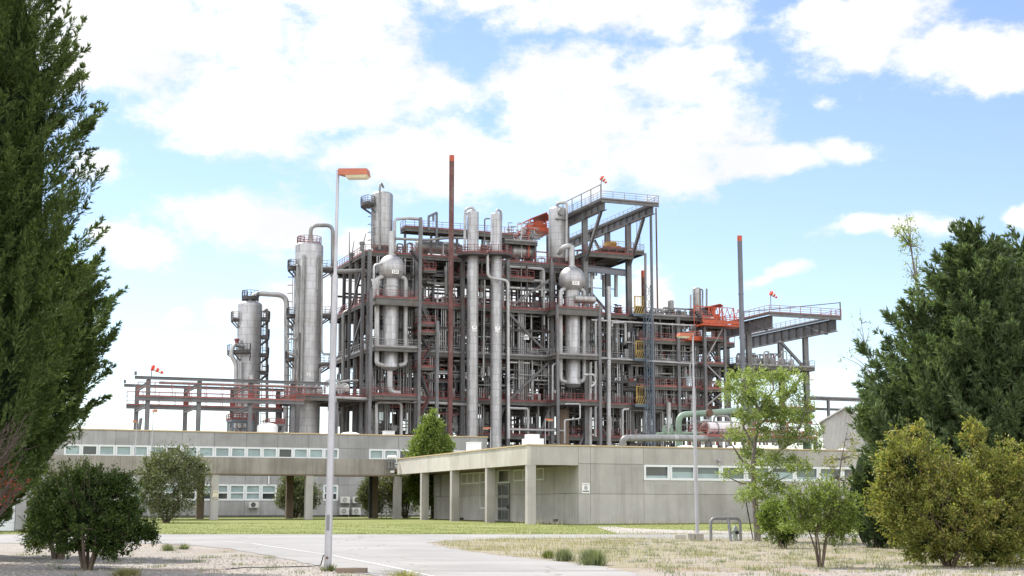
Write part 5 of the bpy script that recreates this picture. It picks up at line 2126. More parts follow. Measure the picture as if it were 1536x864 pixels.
# sign, small wall lamp
s0, z0 = B.st(873.5, 740, -.04); s1, z1 = B.st(884.5, 725, -.04)
sg = thing('wall_sign', B.W((s0 + s1) / 2, -.04, z0), 'white notice sign with a faint emblem on the shaded concrete wall', 'sign')
mb = MB(); mb.fbox(B, s0, s1, -.04, 0, z0, z1)
part(mb, 'board', M['plate'], sg, smooth=False)
mb = MB()
w = s1 - s0
mb.fbox(B, s0 + w * .1, s1 - w * .1, -.048, -.042, z1 - .1, z1 - .07)
for i, (a, b) in enumerate(((.08, .2), (.25, .38), (.41, .5), (.53, .66), (.69, .9))):
    mb.fbox(B, s0 + w * a, s0 + w * b, -.048, -.042, z0 + .08, z0 + .16)
part(mb, 'marks', M['joint'], sg, smooth=False)
mb = MB()
mb.lathe(B.W((s0 + s1) / 2, -.042, (z0 + z1) / 2 + .03), [(.13, 0), (.13, .006)], 20, -B.v)
part(mb, 'emblem', M['galv'], sg, smooth=False)
mb = MB()
c = B.W(B.st(1077, 691, 0)[0], -.18, B.st(1077, 691, 0)[1])
mb.lathe(c - UP * .12, [(.01, 0), (.1, .06), (.12, .14), (.08, .22), (.02, .24)], 12)
mb.beam(c, c + B.v * .2, .05, .05); mb.beam(c - UP * .1, c - UP * .35, .04, .04)
solo(mb, 'wall_lamp', M['galv'], 'small round lamp on the wall just above the window strip', 'wall lamp')

# ---------------------------------------------------------------- covered walkway
TW = LEN
zt = B.st(590, 689, TW)[1]
zb = B.st(590, 712.5, TW)[1]
WWID = 6.4
SL = -36
walk = thing('covered_walkway', B.W(-14, 29, .6), 'long covered walkway with grey concrete beam roof and square columns before the office', 'walkway')
cu = [0 - .26] + [B.st(x, 700, TW)[0] for x in (469, 325, 180)] + [SL]
mb = MB()
for a, b in zip(cu, cu[1:]): mb.fbox(B, b + .008, a - .008, TW - .05, TW + .2, zb, zt)
part(mb, 'beam', M['conc_beam'], walk, smooth=False)
mb = MB(); mb.fbox(B, SL, .2, TW + WWID - .2, TW + WWID, zb, zt - .02)
part(mb, 'beam', M['conc'], walk, smooth=False)
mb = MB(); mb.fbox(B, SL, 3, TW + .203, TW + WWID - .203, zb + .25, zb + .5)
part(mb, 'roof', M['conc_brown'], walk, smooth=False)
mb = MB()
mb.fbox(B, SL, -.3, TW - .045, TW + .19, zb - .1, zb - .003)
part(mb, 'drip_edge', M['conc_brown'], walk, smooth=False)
fc = []
for x in (180, 322, 464, 597):
    s = B.st(x, 750, TW)[0]
    fc.append(s)
    mb = MB(); mb.fbox(B, s - .27, s + .27, TW - .02, TW + .45, .3, zb - .1)
    part(mb, 'column', M['conc'], walk, smooth=False)
for x in (159, 301, 435, 562):
    t = TW + WWID - .5
    s = B.st(x, 750, t)[0]
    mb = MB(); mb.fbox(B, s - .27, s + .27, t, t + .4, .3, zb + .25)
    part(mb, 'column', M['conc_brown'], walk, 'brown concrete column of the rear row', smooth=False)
t = TW + WWID - .6
s = B.st(555.5, 750, t)[0]
mb = MB(); mb.taper([B.W(s, t, .5), B.W(s, t, zb + .3)], .13, 8)
part(mb, 'downpipe', M['black'], walk)
# notice on the column, floodlights on the beam end
s0, z0 = B.st(318.5, 748, TW - .06); s1, z1 = B.st(328, 736, TW - .06)
ns = thing('column_notice', B.W((s0 + s1) / 2, TW - .06, z0), 'cream notice with two text lines on the left grey walkway column', 'sign')
mb = MB(); mb.fbox(B, s0, s1, TW - .07, TW - .03, z0, z1)
part(mb, 'board', M['notice'], ns, smooth=False)
mb = MB()
for q in (.78, .12):
    for i in range(4): mb.fbox(B, s0 + (s1 - s0) * (.1 + .2 * i), s0 + (s1 - s0) * (.26 + .2 * i), TW - .078, TW - .072, z0 + (z1 - z0) * q, z0 + (z1 - z0) * (q + .08))
part(mb, 'marks', M['joint'], ns, smooth=False)
fl = thing('insulator_bracket', B.W(-1, TW - .2, zt - .5), 'bracket with three white globes at the corner where the walkway meets the canopy', 'bracket')
for i, x in enumerate((583.5, 588, 592)):
    s, z = B.st(x, 687, TW - .25)
    mb = MB(); mb.lathe(B.W(s, TW - .25, z - .1), [(.02, 0), (.12, .05), (.16, .15), (.12, .27), (.02, .32)], 12)
    part(mb, 'globe', M['white'], fl)
    mb = MB(); mb.beam(B.W(s, TW - .22, z - .1), B.W(s, TW - .22, z - .9), .06, .06)
    part(mb, 'rod', M['galv_dark'], fl, smooth=False)
mb = MB()
for y in (692, 701):
    a, b = B.st(581, y, TW - .15), B.st(594, y, TW - .15)
    mb.beam(B.W(a[0], TW - .15, a[1]), B.W(b[0], TW - .15, b[1]), .1, .1)
part(mb, 'arm', M['galv_dark'], fl, smooth=False)
s, z = B.st(588.5, 707.5, TW - .15)
mb = MB(); mb.fbox(B, s - .15, s + .15, TW - .2, TW - .06, z - .09, z + .09)
solo(mb, 'bulkhead_lamp', M['white'], 'small white lamp box on the walkway beam under the three globes', 'wall lamp', smooth=False)

# ---------------------------------------------------------------- two storey office
office = thing('office_building', OF.W(-4, 6, .7), 'long two storey grey concrete office with ribbon windows behind the walkway', 'building')
oz = lambda y: OF.st(400, y, 0)[1]
OT, OB = oz(650), .4
w0t, w0b, w1t, w1b = oz(671), oz(697), oz(726.7), oz(751)
op = OF.st(415.8, 700, 0)[0] - OF.st(368.6, 700, 0)[0]
oj0 = OF.st(368.6, 700, 0)[0]
oR = OF.st(731, 665, 0)[0]
oL = oj0 - op * 8
cuts = [oj0 + op * k for k in range(-8, 9) if oj0 + op * k < oR - .3] + [oR]
jm = oz(713)
up = [(110, 507), (553, 700)]
lo = [(110, 426), (480, 507)]
uw, lw = [], []
nU = int((oR - oL) / (op / 2))
for i in range(nU):
    a, b = oL + op / 2 * i, oL + op / 2 * (i + 1)
    m = OF.W((a + b) / 2, 0, 0)
    px = 768 + F * m.x / m.y
    if any(q0 < px < q1 for q0, q1 in up): uw.append((a, b))
    if any(q0 < px < q1 for q0, q1 in lo): lw.append((a, b))


def solid(ws, a, b):
    return not any(abs(q - a) < .05 or abs(r_ - b) < .05 for q, r_ in ws)


mb = MB()
half = [oL + op / 2 * i for i in range(nU)] + [oR]
panels(mb, OF, cuts, [w0t, OT], 0, .2)
panels(mb, OF, cuts, [w1t, jm, w0b], 0, .2)
panels(mb, OF, cuts, [OB + .45, w1b], 0, .2)
for (ws, zb_, zt_) in ((uw, w0b, w0t), (lw, w1b, w1t)):
    for a, b in zip(half, half[1:]):
        if solid(ws, a, b): mb.fbox(OF, a, b, 0.0, .2, zb_ + .01, zt_ - .01)
part(mb, 'wall', M['conc_grey'], office, smooth=False)
mb = MB()
mb.fbox(OF, oL, oR - .02, .18, .4, OB, OT - .02)
mb.fbox(OF, oL, oR - .02, .4, 11, OB, OT - .3)
part(mb, 'wall_core', M['joint'], office, smooth=False)
mb = MB(); mb.fbox(OF, oR - .2, oR, .21, 11, OB, OT - .001)
part(mb, 'end_wall', M['conc_grey'], office, smooth=False)
mb = MB(); mb.fbox(OF, oL, oR, .03, .17, OB - .1, OB + .44)
part(mb, 'plinth', M['joint'], office, smooth=False)
mb = MB(); mb.fbox(OF, oL - .05, oR + .05, -.06, .35, OT, OT + .1)
part(mb, 'roof_edge', M['cap'], office, 'thin ochre roof edge strip', smooth=False)
for i, (a, b) in enumerate(uw):
    q = rw.random()
    window(OF, a + .008, b - .008, w0b, w0t, -.04, office, 'blind' if q < .72 else 'glass2', .42, 'blind' if q < .5 else 'glass', fw=.15, depth=.18)
for i, (a, b) in enumerate(lw):
    q = rw.random()
    window(OF, a + .008, b - .008, w1b, w1t, -.04, office, 'blind', .48, 'blind' if q < .4 else 'glass2', fw=.15, depth=.18)
mb = MB(); mb.taper([OF.W(.1, -.1, w1t), OF.W(.1, -.1, jm + 1.2)], .06, 8)
part(mb, 'downpipe', M['white'], office)
mb = MB()
s, z = OF.st(544, 652, 5); r = .95
mb.lathe(OF.W(OF.st(525, 650, 5)[0], 5, OT - .3), [(1.2, 0), (1.2, .4), (1.0, .62), (.6, .78), (.02, .85)], 20)
solo(mb, 'skylight_dome', M['white'], 'white dome on the office roof below the left sphere-topped vessel', 'skylight')
s = OF.st(585, 650, 3)[0]
mb = MB(); mb.fbox(OF, s - .45, s + .45, 3, 3.9, OT - .3, OT + .55); mb.fbox(OF, s - .48, s + .48, 2.97, 3.93, OT + .553, OT + .61)
solo(mb, 'rooftop_unit', M['white'], 'small white box on the office roof left of the conical tree', 'ventilation unit', smooth=False)
mb = MB(); mb.lathe(OF.W(OF.st(491, 650, 3)[0], 3, OT - .3), [(.7, 0), (.7, .5), (.5, .7), (.3, .75), (.3, 1.0), (.02, 1.05)], 16)
solo(mb, 'roof_ventilator', M['white'], 'white ventilator cap on the office roof behind the near lamp post', 'ventilator')


# ---- outdoor air conditioner units
def ac_unit(x0, x1, y0, y1, label, fan_dark):
    t = -.75
    s0, zb_ = OF.st(x0, y1, t); s1, zt_ = OF.st(x1, y0, t)
    root = thing('air_conditioner', OF.W((s0 + s1) / 2, t, zb_), label, 'air conditioner', 'air conditioner units on the office wall')
    mb = MB(); mb.fbox(OF, s0, s1, t, t + .45, zb_, zt_)
    part(mb, 'casing', M['ac'], root, smooth=False)
    r = (zt_ - zb_) * .38
    c = OF.W(s0 + (s1 - s0) * .4, t - .002, (zb_ + zt_) / 2)
    mb = MB(); mb.lathe(c, [(r, 0), (r, .012)], 24, -OF.v)
    fan = part(mb, 'fan_opening', M['black'] if fan_dark else M['galv_dark'], root)
    mb = MB()
    for q in (.35, .68, 1.0):
        for k in range(24):
            a0, a1 = 2 * math.pi * k / 24, 2 * math.pi * (k + 1) / 24
            mb.beam(c - OF.v * .03 + (OF.u * math.cos(a0) + UP * math.sin(a0)) * r * q, c - OF.v * .03 + (OF.u * math.cos(a1) + UP * math.sin(a1)) * r * q, .025, .025)
    mb.lathe(c - OF.v * .016, [(r * .18, 0), (r * .18, .02)], 12, -OF.v)
    part(mb, 'grille', M['ac'] if not fan_dark else M['galv_dark'], root, smooth=False)
    mb = MB()
    for q in (.15, .85):
        s = s0 + (s1 - s0) * q
        mb.beam(OF.W(s, t + .05, zb_ - .04), OF.W(s, -.005, zb_ - .04), .06, .06)
    part(mb, 'bracket', M['galv_dark'], root, smooth=False)
    mb = MB(); mb.pipe([OF.W(s1 - .05, t + .3, zb_ + .2), OF.W(s1 + .12, t + .4, zb_ + .2), OF.W(s1 + .12, -.06, zb_ - .3), OF.W(s1 + .12, -.06, zb_ - .6)], .035, n=6)
    part(mb, 'hose', M['white'], root)


ac_unit(374.5, 388, 752.5, 761.5, 'lone air conditioner unit below the lower office windows', True)
ac_unit(512, 525, 745, 754.5, 'upper left air conditioner of the block of four, pale fan', False)
ac_unit(530, 543, 745, 754.5, 'upper right air conditioner of the block of four, dark fan', True)
ac_unit(511, 523.5, 761.5, 772, 'lower left air conditioner of the block of four', False)
ac_unit(529, 541.5, 761.5, 772, 'lower right air conditioner of the block of four', False)

# ---- small white-framed building end at the far left edge
HF = Frame(41, 70)
hut = thing('small_building', HF.W(-4, 3, .3), 'end of a grey building with white framed glazing, below the huge dark cypress', 'building')
hs = HF.st(23, 780, 0)[0]
mb = MB(); mb.fbox(HF, hs, 0, 0, 6, .2, 3.6)
part(mb, 'wall', M['conc_grey'], hut, smooth=False)
mb = MB(); mb.fbox(HF, hs - 7, .1, -.1, 6, 3.6, 3.9)
part(mb, 'roof', M['conc'], hut, smooth=False)
mb = MB()
mb.fbox(HF, hs - 7, hs - .01, .3, 6, .2, 3.6)
part(mb, 'wall_core', M['conc_grey'], hut, smooth=False)
zq0 = HF.st(10, 784, 0)[1]
for i in range(3):
    a = hs - 1.05 * (i + 1)
    window(HF, a, a + 1.03, zq0, 3.4, .1, hut, 'glass', fw=.13, depth=.15)
    mb = MB(); mb.fbox(HF, a, a + 1.03, .1, .28, .25, zq0 - .01)
    part(mb, 'window_panel', M['frame'], hut, smooth=False)


# ================================================================== STREET LAMPS
def make_lamp(H, head_len=.78):
    root = thing('street_lamp', V((0, 0, 0)), 'near tall lamp post with orange box head, standing at the road edge in front', 'street lamp', 'orange headed lamp posts')
    mb = MB()
    zc = H * .73
    mb.taper([V((0, 0, 0)), V((0, 0, zc * .5)), V((0, 0, zc))], [.083, .08, .066], 16)
    part(mb, 'lower_post', M['galv'], root)
    mb = MB()
    mb.hexa([V((a_, -.088, z_)) for a_, z_ in ((-.035, .9), (.035, .9), (.035, 1.25), (-.035, 1.25))] + [V((a_, -.06, z_)) for a_, z_ in ((-.035, .9), (.035, .9), (.035, 1.25), (-.035, 1.25))])
    part(mb, 'hatch', M['galv_dark'], root, smooth=False)
    mb = MB(); mb.lathe(V((0, -.078, .3)), [(.03, 0), (.03, .012), (.012, .016)], 10, V((0, -1, 0)))
    part(mb, 'bolt', M['rustbrown'], root)
    mb = MB()
    mb.taper([V((0, 0, zc - .25)), V((0, 0, zc - .05)), V((.0, 0, zc + .05)), V((.0, 0, H))], [.05, .05, .042, .036], 12)
    part(mb, 'upper_post', M['galv'], root)
    L_ = head_len
    w = .17
    z0 = H - .10
    # orange housing: hollow-topped shell, thicker towards the free end
    a = [(.03, -w * .55, z0 - .02), (.03, w * .55, z0 - .02), (.03, w * .45, z0 + .12), (.03, -w * .45, z0 + .12)]
    b = [(.22, -w, z0 - .06), (.22, w, z0 - .06), (.22, w * .8, z0 + .1), (.22, -w * .8, z0 + .1)]
    c = [(L_ - .03, -w, z0 - .06), (L_ - .03, w, z0 - .06), (L_ - .06, w * .8, z0 + .09), (L_ - .06, -w * .8, z0 + .09)]
    mb = MB()
    vs = a + b + c
    fs = [(0, 3, 2, 1)]
    for i in (0, 4):
        for k in range(4):
            k2 = (k + 1) % 4
            fs.append((i + k, i + k2, i + 4 + k2, i + 4 + k))
    fs.append((8, 9, 10, 11))
    mb.add(vs, fs)
    part(mb, 'housing', M['lamp_orange'], root, smooth=False)
    mb = MB()
    mb.hexa([V((.24, -w * .75, z0 - .125)), V((L_ - .1, -w * .75, z0 - .125)), V((L_ - .1, w * .75, z0 - .125)), V((.24, w * .75, z0 - .125)),
             V((.21, -w * .95, z0 - .062)), V((L_ - .04, -w * .95, z0 - .062)), V((L_ - .04, w * .95, z0 - .062)), V((.21, w * .95, z0 - .062))])
    part(mb, 'lens', M['lamp_lens'], root, smooth=False)
    mb = MB(); mb.beam(V((0, 0, z0 + .05)), V((.06, 0, z0 + .05)), .07, .07)
    part(mb, 'bracket', M['galv_dark'], root, smooth=False)
    return root


b0 = gp(491.5, 857)
t0 = at(507, 255, b0.y)
LH = t0.z - b0.z
lamp = make_lamp(LH)
lamp.location = b0
lean = math.atan2(t0.x - b0.x, LH)
lamp.rotation_euler = (0, lean, math.radians(-8))
for (x, y, D, yaw, lab) in ((1040, 500, gp(1040, 807).y, 200, 'grey lamp post with orange head before the long window strip of the low building'),
                            (230, 615, 113, -60, 'taller of two thin lamp posts before the office, with broad yellowish orange head'),
                            (205, 631, 114, -90, 'shorter of two thin lamp posts before the office, with small red head'),
                            (736, 641, 128, 190, 'lamp whose orange head shows against the right slim silver column'),
                            (818, 628, 130, 20, 'lamp whose orange head shows just above the roof corner box')):
    c = copy_tree(lamp, label=lab)
    p = at(x, y, D)
    sc = (p.z - hgt(D)) / LH
    c.location = V((p.x, D, hgt(D)))
    c.scale = (max(sc, .9),) * 2 + (sc,)
    c.rotation_euler = (0, 0, math.radians(yaw))
    if D < 80: c.rotation_euler = (0, math.radians(.2), math.radians(yaw))


def gbox(x0, x1, yb, h, dep, yaw=0):
    a, b = gp(x0, yb), gp(x1, yb)
    d = (b - a); d.z = 0
    L_ = d.length; d.normalize()
    n = V((-d.y, d.x, 0))
    mb = MB()
    z = min(a.z, b.z) - .1
    mb.hexa([V((q.x, q.y, z)) for q in (a, b, b + n * dep, a + n * dep)] + [V((q.x, q.y, z + .1 + h)) for q in (a, b, b + n * dep, a + n * dep)])
    return mb


solo(gbox(503, 549, 860, .11, .35), 'concrete_block', M['conc_brown'], 'low broken concrete kerb block at the foot of the near lamp post', 'kerb block', smooth=False)
solo(gbox(1032, 1043, 811, .28, .4), 'concrete_block', M['conc'], 'left of the two concrete footing blocks under the far lamp post', 'footing block', smooth=False)
solo(gbox(1044.5, 1055.5, 811.2, .28, .4), 'concrete_block', M['conc'], 'right of the two concrete footing blocks under the far lamp post', 'footing block', smooth=False)
solo(gbox(1012, 1032, 809, .18, .4), 'concrete_block', M['conc_light'], 'pale low kerb left of the footing blocks of the far lamp post', 'kerb block', smooth=False)
# cable from the near lamp
mb = MB()
pts = []
for x, y, h in ((489, 840, .28), (485, 834, .37), (481, 845, .12), (470, 851, .03), (440, 852, .03), (400, 853, .03), (370, 853, .03), (340, 855, .02)):
    p = gp(x, y if h < .1 else 856); p.z += h
    pts.append(p)
mb.pipe(pts, .012, .15, 6)
solo(mb, 'cable', M['black'], 'black cable leaving the near lamp post and lying on the gravel', 'cable')

# ---- hydrant and its guard rail
hp = gp(1085, 812)
k = hp.y / F
guard = thing('guard_rail', V((hp.x, hp.y, hp.z)), 'grey tube guard rail with three legs beside the far lamp post', 'guard rail', 'tube guard rails round hydrants')
gx = lambda x: (x - 768) * k
H_ = 33.5 * k
mb = MB()
mb.pipe([V((gx(1062), hp.y, hp.z - .05)), V((gx(1062), hp.y, hp.z + H_)), V((gx(1107.5), hp.y + .3, hp.z + H_)), V((gx(1107.5), hp.y + .3, hp.z - .05))], .058, .22, 12)
part(mb, 'hoop', M['galv_dark'], guard)
mb = MB(); mb.taper([V((gx(1090.5), hp.y - .2, hp.z - .05)), V((gx(1089), hp.y + .12, hp.z + H_ - .02))], .058, 12)
part(mb, 'leg', M['galv_dark'], guard)
hy = thing('fire_hydrant', V((gx(1101), hp.y + .5, hp.z)), 'small grey green hydrant between the legs of the guard rail', 'hydrant')
q = V((gx(1101), hp.y + .5, hp.z))
M['hyd'] = paint('hydrant_grey', (.3, .33, .29), .5, .15, 3)
mb = MB(); mb.lathe(q, [(.15, 0), (.15, .05), (.1, .07), (.1, .36), (.125, .38), (.125, .42), (.11, .44), (.1, .5), (.06, .57), (.03, .59), (.03, .64)], 16)
part(mb, 'body', M['hyd'], hy)
for d in (V((1, -.2, 0)), V((-1, .2, 0)), V((.25, -1, 0))):
    mb = MB(); mb.lathe(q + UP * .33, [(.055, .08), (.055, .15), (.07, .15), (.07, .19)], 12, d)
    part(mb, 'outlet', M['black'] if d.y < -.5 else M['hyd'], hy)
# the second guard rail, under the walkway
gg = B.st(572, 778, TW + WWID + 2.5)
c0 = B.W(gg[0], TW + WWID + 2.5, .6)
g2_ = thing('guard_rail', c0, 'whitish tube guard rail on the lawn behind the walkway columns', 'guard rail', 'tube guard rails round hydrants')
kk = c0.y / F
for x0, x1 in ((569, 574.5), (582, 588)):
    mb = MB()
    a = V(((x0 - 768) * kk, c0.y, .45)); b = V(((x1 - 768) * kk, c0.y, .45))
    mb.pipe([a, a + UP * .72, b + UP * .72, b], .05, .12, 8)
    part(mb, 'hoop', M['frame'], g2_)
mb = MB(); mb.beam(V(((574 - 768) * kk, c0.y, 1.16)), V(((583 - 768) * kk, c0.y, 1.16)), .08, .08)
part(mb, 'crossbar', M['frame'], g2_, smooth=False)
# leaning rod by the young tree
a = gp(1130, 810); b = at(1120, 758, a.y)
mb = MB(); mb.pipe([a - UP * .05, b, b + V((-.02, 0, .12)), b + V((.1, 0, .16))], .022, .08, 6)
solo(mb, 'iron_rod', M['black'], 'thin dark hooked iron rod leaning beside the young tree trunk', 'rod')

# ================================================================== VEGETATION
def np_mesh(name, verts, k, mat, parent=None, smooth=False):
    """verts (n*k, 3): n separate k-gons"""
    verts = np.asarray(verts, dtype=np.float32)
    n = len(verts) // k
    o = np.zeros(3, np.float32) if parent is None else np.array(ORI.get(parent.name, (0, 0, 0)), np.float32)
    me = bpy.data.meshes.new(name)
    me.vertices.add(n * k)
    me.vertices.foreach_set('co', (verts - o).ravel())
    me.loops.add(n * k)
    me.loops.foreach_set('vertex_index', np.arange(n * k, dtype=np.int32))
    me.polygons.add(n)
    me.polygons.foreach_set('loop_start', np.arange(0, n * k, k, dtype=np.int32))
    me.update(calc_edges=True)
    me.materials.append(mat)
    ob = bpy.data.objects.new(name, me)
    COL.objects.link(ob)
    if parent is not None: ob.parent = parent
    ORI[ob.name] = V(o.tolist())
    return ob


def unit(a):
    return a / np.maximum(1e-9, np.linalg.norm(a, axis=1, keepdims=True))


def leaf_quads(c, d, size, aspect=.42, fold=.15):
    """diamond leaves at c along d (n,3)"""
    n = len(c)
    rnd = NR.normal(size=(n, 3))
    side = unit(np.cross(d, rnd))
    nor = np.cross(side, d)
    L_ = size * NR.uniform(.5, 1.4, (n, 1))
    w = L_ * aspect * .5
    p0 = c
    p1 = c + d * L_ * .45 + side * w + nor * L_ * fold
    p2 = c + d * L_
    p3 = c + d * L_ * .45 - side * w + nor * L_ * fold
    return np.stack([p0, p1, p2, p3], 1).reshape(-1, 3)


def px_blobs(D, lst, depth=.9):
    out = []
    k = D / F
    for b in lst:
        x, y, rx, ry = b[:4]
        dy = b[4] if len(b) > 4 else 0
        p = at(x, y, D + dy)
        out.append((np.array(p), np.array([rx * k, min(rx, ry * 1.3) * k * depth, ry * k])))
    return out


def crown(blobs, n_clump, n_leaf, size, clump=.16, aspect=.42, shell=.55, up=.3, droop=0, jag=.12):
    """leaf clumps spread through the blobs' volume, denser near the surface"""
    wts = np.array([r[0] * r[2] for _, r in blobs])
    wts /= wts.sum()
    idx = NR.choice(len(blobs), n_clump, p=wts)
    u = unit(NR.normal(size=(n_clump, 3)))
    rr_ = NR.uniform(shell ** 2, 1, n_clump) ** .5 * (1 + NR.normal(size=n_clump) * jag)
    C_ = np.array([blobs[i][0] for i in idx])
    Rr = np.array([blobs[i][1] for i in idx])
    cc = C_ + u * Rr * rr_[:, None]
    m = max(1, n_leaf // n_clump)
    cs = np.repeat(cc, m, 0)
    out = np.repeat(u, m, 0)
    cr = np.repeat(Rr.mean(1) * 0 + clump * NR.uniform(.6, 1.4, n_clump), m)
    pos = cs + NR.normal(size=cs.shape) * cr[:, None] * .55
    d = unit(out * .7 + NR.normal(size=cs.shape) * .75 + np.array([0, 0, up - droop]))
    return leaf_quads(pos, d, size, aspect), cc


def limbs(base, targets, r0, mat, parent, name='limb', split=.45, n=6):
    mb = MB()
    base = V(base)
    for tq in targets:
        tq = V(tq)
        mid = base.lerp(tq, split) + V((R.uniform(-1, 1), R.uniform(-1, 1), R.uniform(0, 1))) * (tq - base).length * .08
        mid.z += (tq.z - base.z) * .08
        mb.taper([base, base.lerp(mid, .5) + V((R.uniform(-.02, .02), 0, 0)), mid, mid.lerp(tq, .55), tq], [r0, r0 * .8, r0 * .55, r0 * .32, r0 * .1], n)
    return part(mb, name, mat, parent)


def shrub(name, label, cat, D, base_px, lst, n_clump, n_leaf, size, mat, stems=4, r0=.05, clump=.16, aspect=.42, shell=.5, group=None, bark='bark', spread=.35, up=.3, core=0, shoots=0, **kw):
    b = gp(*base_px) if base_px[1] > 775 and D < 100 else at(base_px[0], base_px[1], D)
    b = V((b.x if D > 100 else (base_px[0] - 768) / F * D / CT * (CT) , D, hgt(D)))
    b.x = at(base_px[0], base_px[1], D).x
    root = thing(name, b, label, cat, group)
    bl = px_blobs(D, lst)
    q, cc = crown(bl, n_clump, n_leaf, size, clump, aspect, shell, up, **kw)
    if shoots:
        ex = []
        sm = MB()
        w_ = np.array([r[0] * r[2] for _, r in bl]); w_ /= w_.sum()
        for i in range(shoots):
            c_, r_ = bl[NR.choice(len(bl), p=w_)]
            u = NR.normal(size=3) + np.array([0, -.3, .5]); u /= np.linalg.norm(u)
            a_ = c_ + u * r_ * .6
            ln = r_.mean() * NR.uniform(.45, .95) + .05
            dr = u * .6 + np.array([0, 0, .7]) + NR.normal(size=3) * .2; dr /= np.linalg.norm(dr)
            k_ = int(14 + 10 * NR.random())
            f_ = np.linspace(.2, 1, k_)[:, None]
            pp2 = a_ + dr * ln * f_ + NR.normal(size=(k_, 3)) * size * .4
            ex.append(leaf_quads(pp2, unit(dr * .5 + NR.normal(size=(k_, 3)) * .7), size * 1.1, aspect))
            sm.taper([V(a_), V(a_ + dr * ln)], [.008, .003], 4)
        q = np.concatenate([q] + ex)
        part(sm, 'shoots', M[bark], root, kind='stuff')
    np_mesh('crown', q, 4, mat, root)
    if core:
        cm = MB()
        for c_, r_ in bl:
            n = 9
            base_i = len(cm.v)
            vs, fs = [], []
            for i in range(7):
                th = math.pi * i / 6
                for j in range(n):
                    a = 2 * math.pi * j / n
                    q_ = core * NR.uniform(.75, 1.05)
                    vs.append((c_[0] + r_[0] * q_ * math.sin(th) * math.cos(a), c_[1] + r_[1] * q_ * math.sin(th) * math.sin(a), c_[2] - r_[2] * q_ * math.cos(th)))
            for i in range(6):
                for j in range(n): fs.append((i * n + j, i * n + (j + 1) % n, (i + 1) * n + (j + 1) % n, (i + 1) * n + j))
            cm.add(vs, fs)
        part(cm, 'inner_shade_mass', M['shade_core'], root, smooth=False)  # added solid core, blocks light and darkens the inside of the shrub
    order = [cc[i] for i in NR.choice(len(cc), min(len(cc), stems * 4), replace=False)]
    mb = MB()
    for i in range(stems):
        a = 2 * math.pi * i / stems + .5
        foot = b + V((math.cos(a), math.sin(a), 0)) * r0 * (1.4 if stems > 1 else 0) + V((0, 0, -.05))
        mid = b.lerp(V(bl[0][0]), .7) + V((math.cos(a), math.sin(a), 0)) * bl[0][1][0] * spread
        mb.taper([foot, foot.lerp(mid, .5) + V((R.uniform(-.05, .05), R.uniform(-.05, .05), 0)), mid], [r0, r0 * .85, r0 * .6], 8)
        for tq in order[i * 4:i * 4 + 4]:
            tq = V(tq)
            mb.taper([mid, mid.lerp(tq, .5) + V((R.uniform(-.06, .06),) * 3), tq], [r0 * .55, r0 * .35, r0 * .08], 6)
    part(mb, 'trunk', M[bark], root)
    return root


FO = {
    'dark': foliage('leaf_dark_green', [(.2, (.02, .036, .01)), (.5, (.046, .078, .018)), (.85, (.11, .16, .035))], .3),
    'bright': foliage('leaf_bright_green', [(.2, (.075, .115, .022)), (.5, (.155, .21, .045)), (.85, (.27, .32, .08))], .38),
    'olive': foliage('leaf_olive', [(.2, (.06, .08, .035)), (.5, (.12, .14, .065)), (.85, (.21, .22, .12))], .25),
    'mixed': foliage('leaf_olive_red', [(.2, (.06, .08, .03)), (.5, (.13, .15, .06)), (.72, (.22, .2, .08)), (.9, (.3, .18, .09))], .25),
    'yellow': foliage('leaf_yellow_green', [(.15, (.08, .105, .022)), (.42, (.17, .195, .045)), (.66, (.28, .285, .075)), (.9, (.45, .33, .1))], .38),
    'ash': foliage('leaf_young_tree', [(.2, (.12, .175, .045)), (.5, (.23, .29, .09)), (.85, (.36, .41, .165))], .4),
    'cypress': foliage('needle_cypress', [(.2, (.034, .056, .018)), (.5, (.085, .13, .04)), (.85, (.165, .215, .07))], .28, .6, .15),
    'juniper': foliage('needle_juniper', [(.2, (.046, .072, .032)), (.5, (.1, .145, .066)), (.85, (.18, .225, .11))], .28, .6, .15),
    'red': foliage('leaf_red', [(.2, (.16, .025, .012)), (.6, (.3, .05, .02)), (.9, (.36, .11, .04))], .25),
    'grass': foliage('grass_green', [(.2, (.085, .115, .025)), (.5, (.135, .16, .04)), (.85, (.22, .22, .09))], .3),
    'drygrass': foliage('grass_dry', [(.15, (.16, .17, .07)), (.5, (.26, .24, .125)), (.85, (.38, .335, .215))], .3),
    'stalk': foliage('grass_stalk', [(.2, (.4, .36, .24)), (.8, (.62, .57, .45))], .2),
    'weed': foliage('weed_grey_green', [(.2, (.1, .125, .065)), (.6, (.18, .205, .12)), (.9, (.28, .29, .18))], .3),
}
M['shade_core'] = paint('crown_inner_shade', (.018, .028, .012), .9, .5, 3, None, 0, .05)  # near-black colour stands in for the shade inside crowns


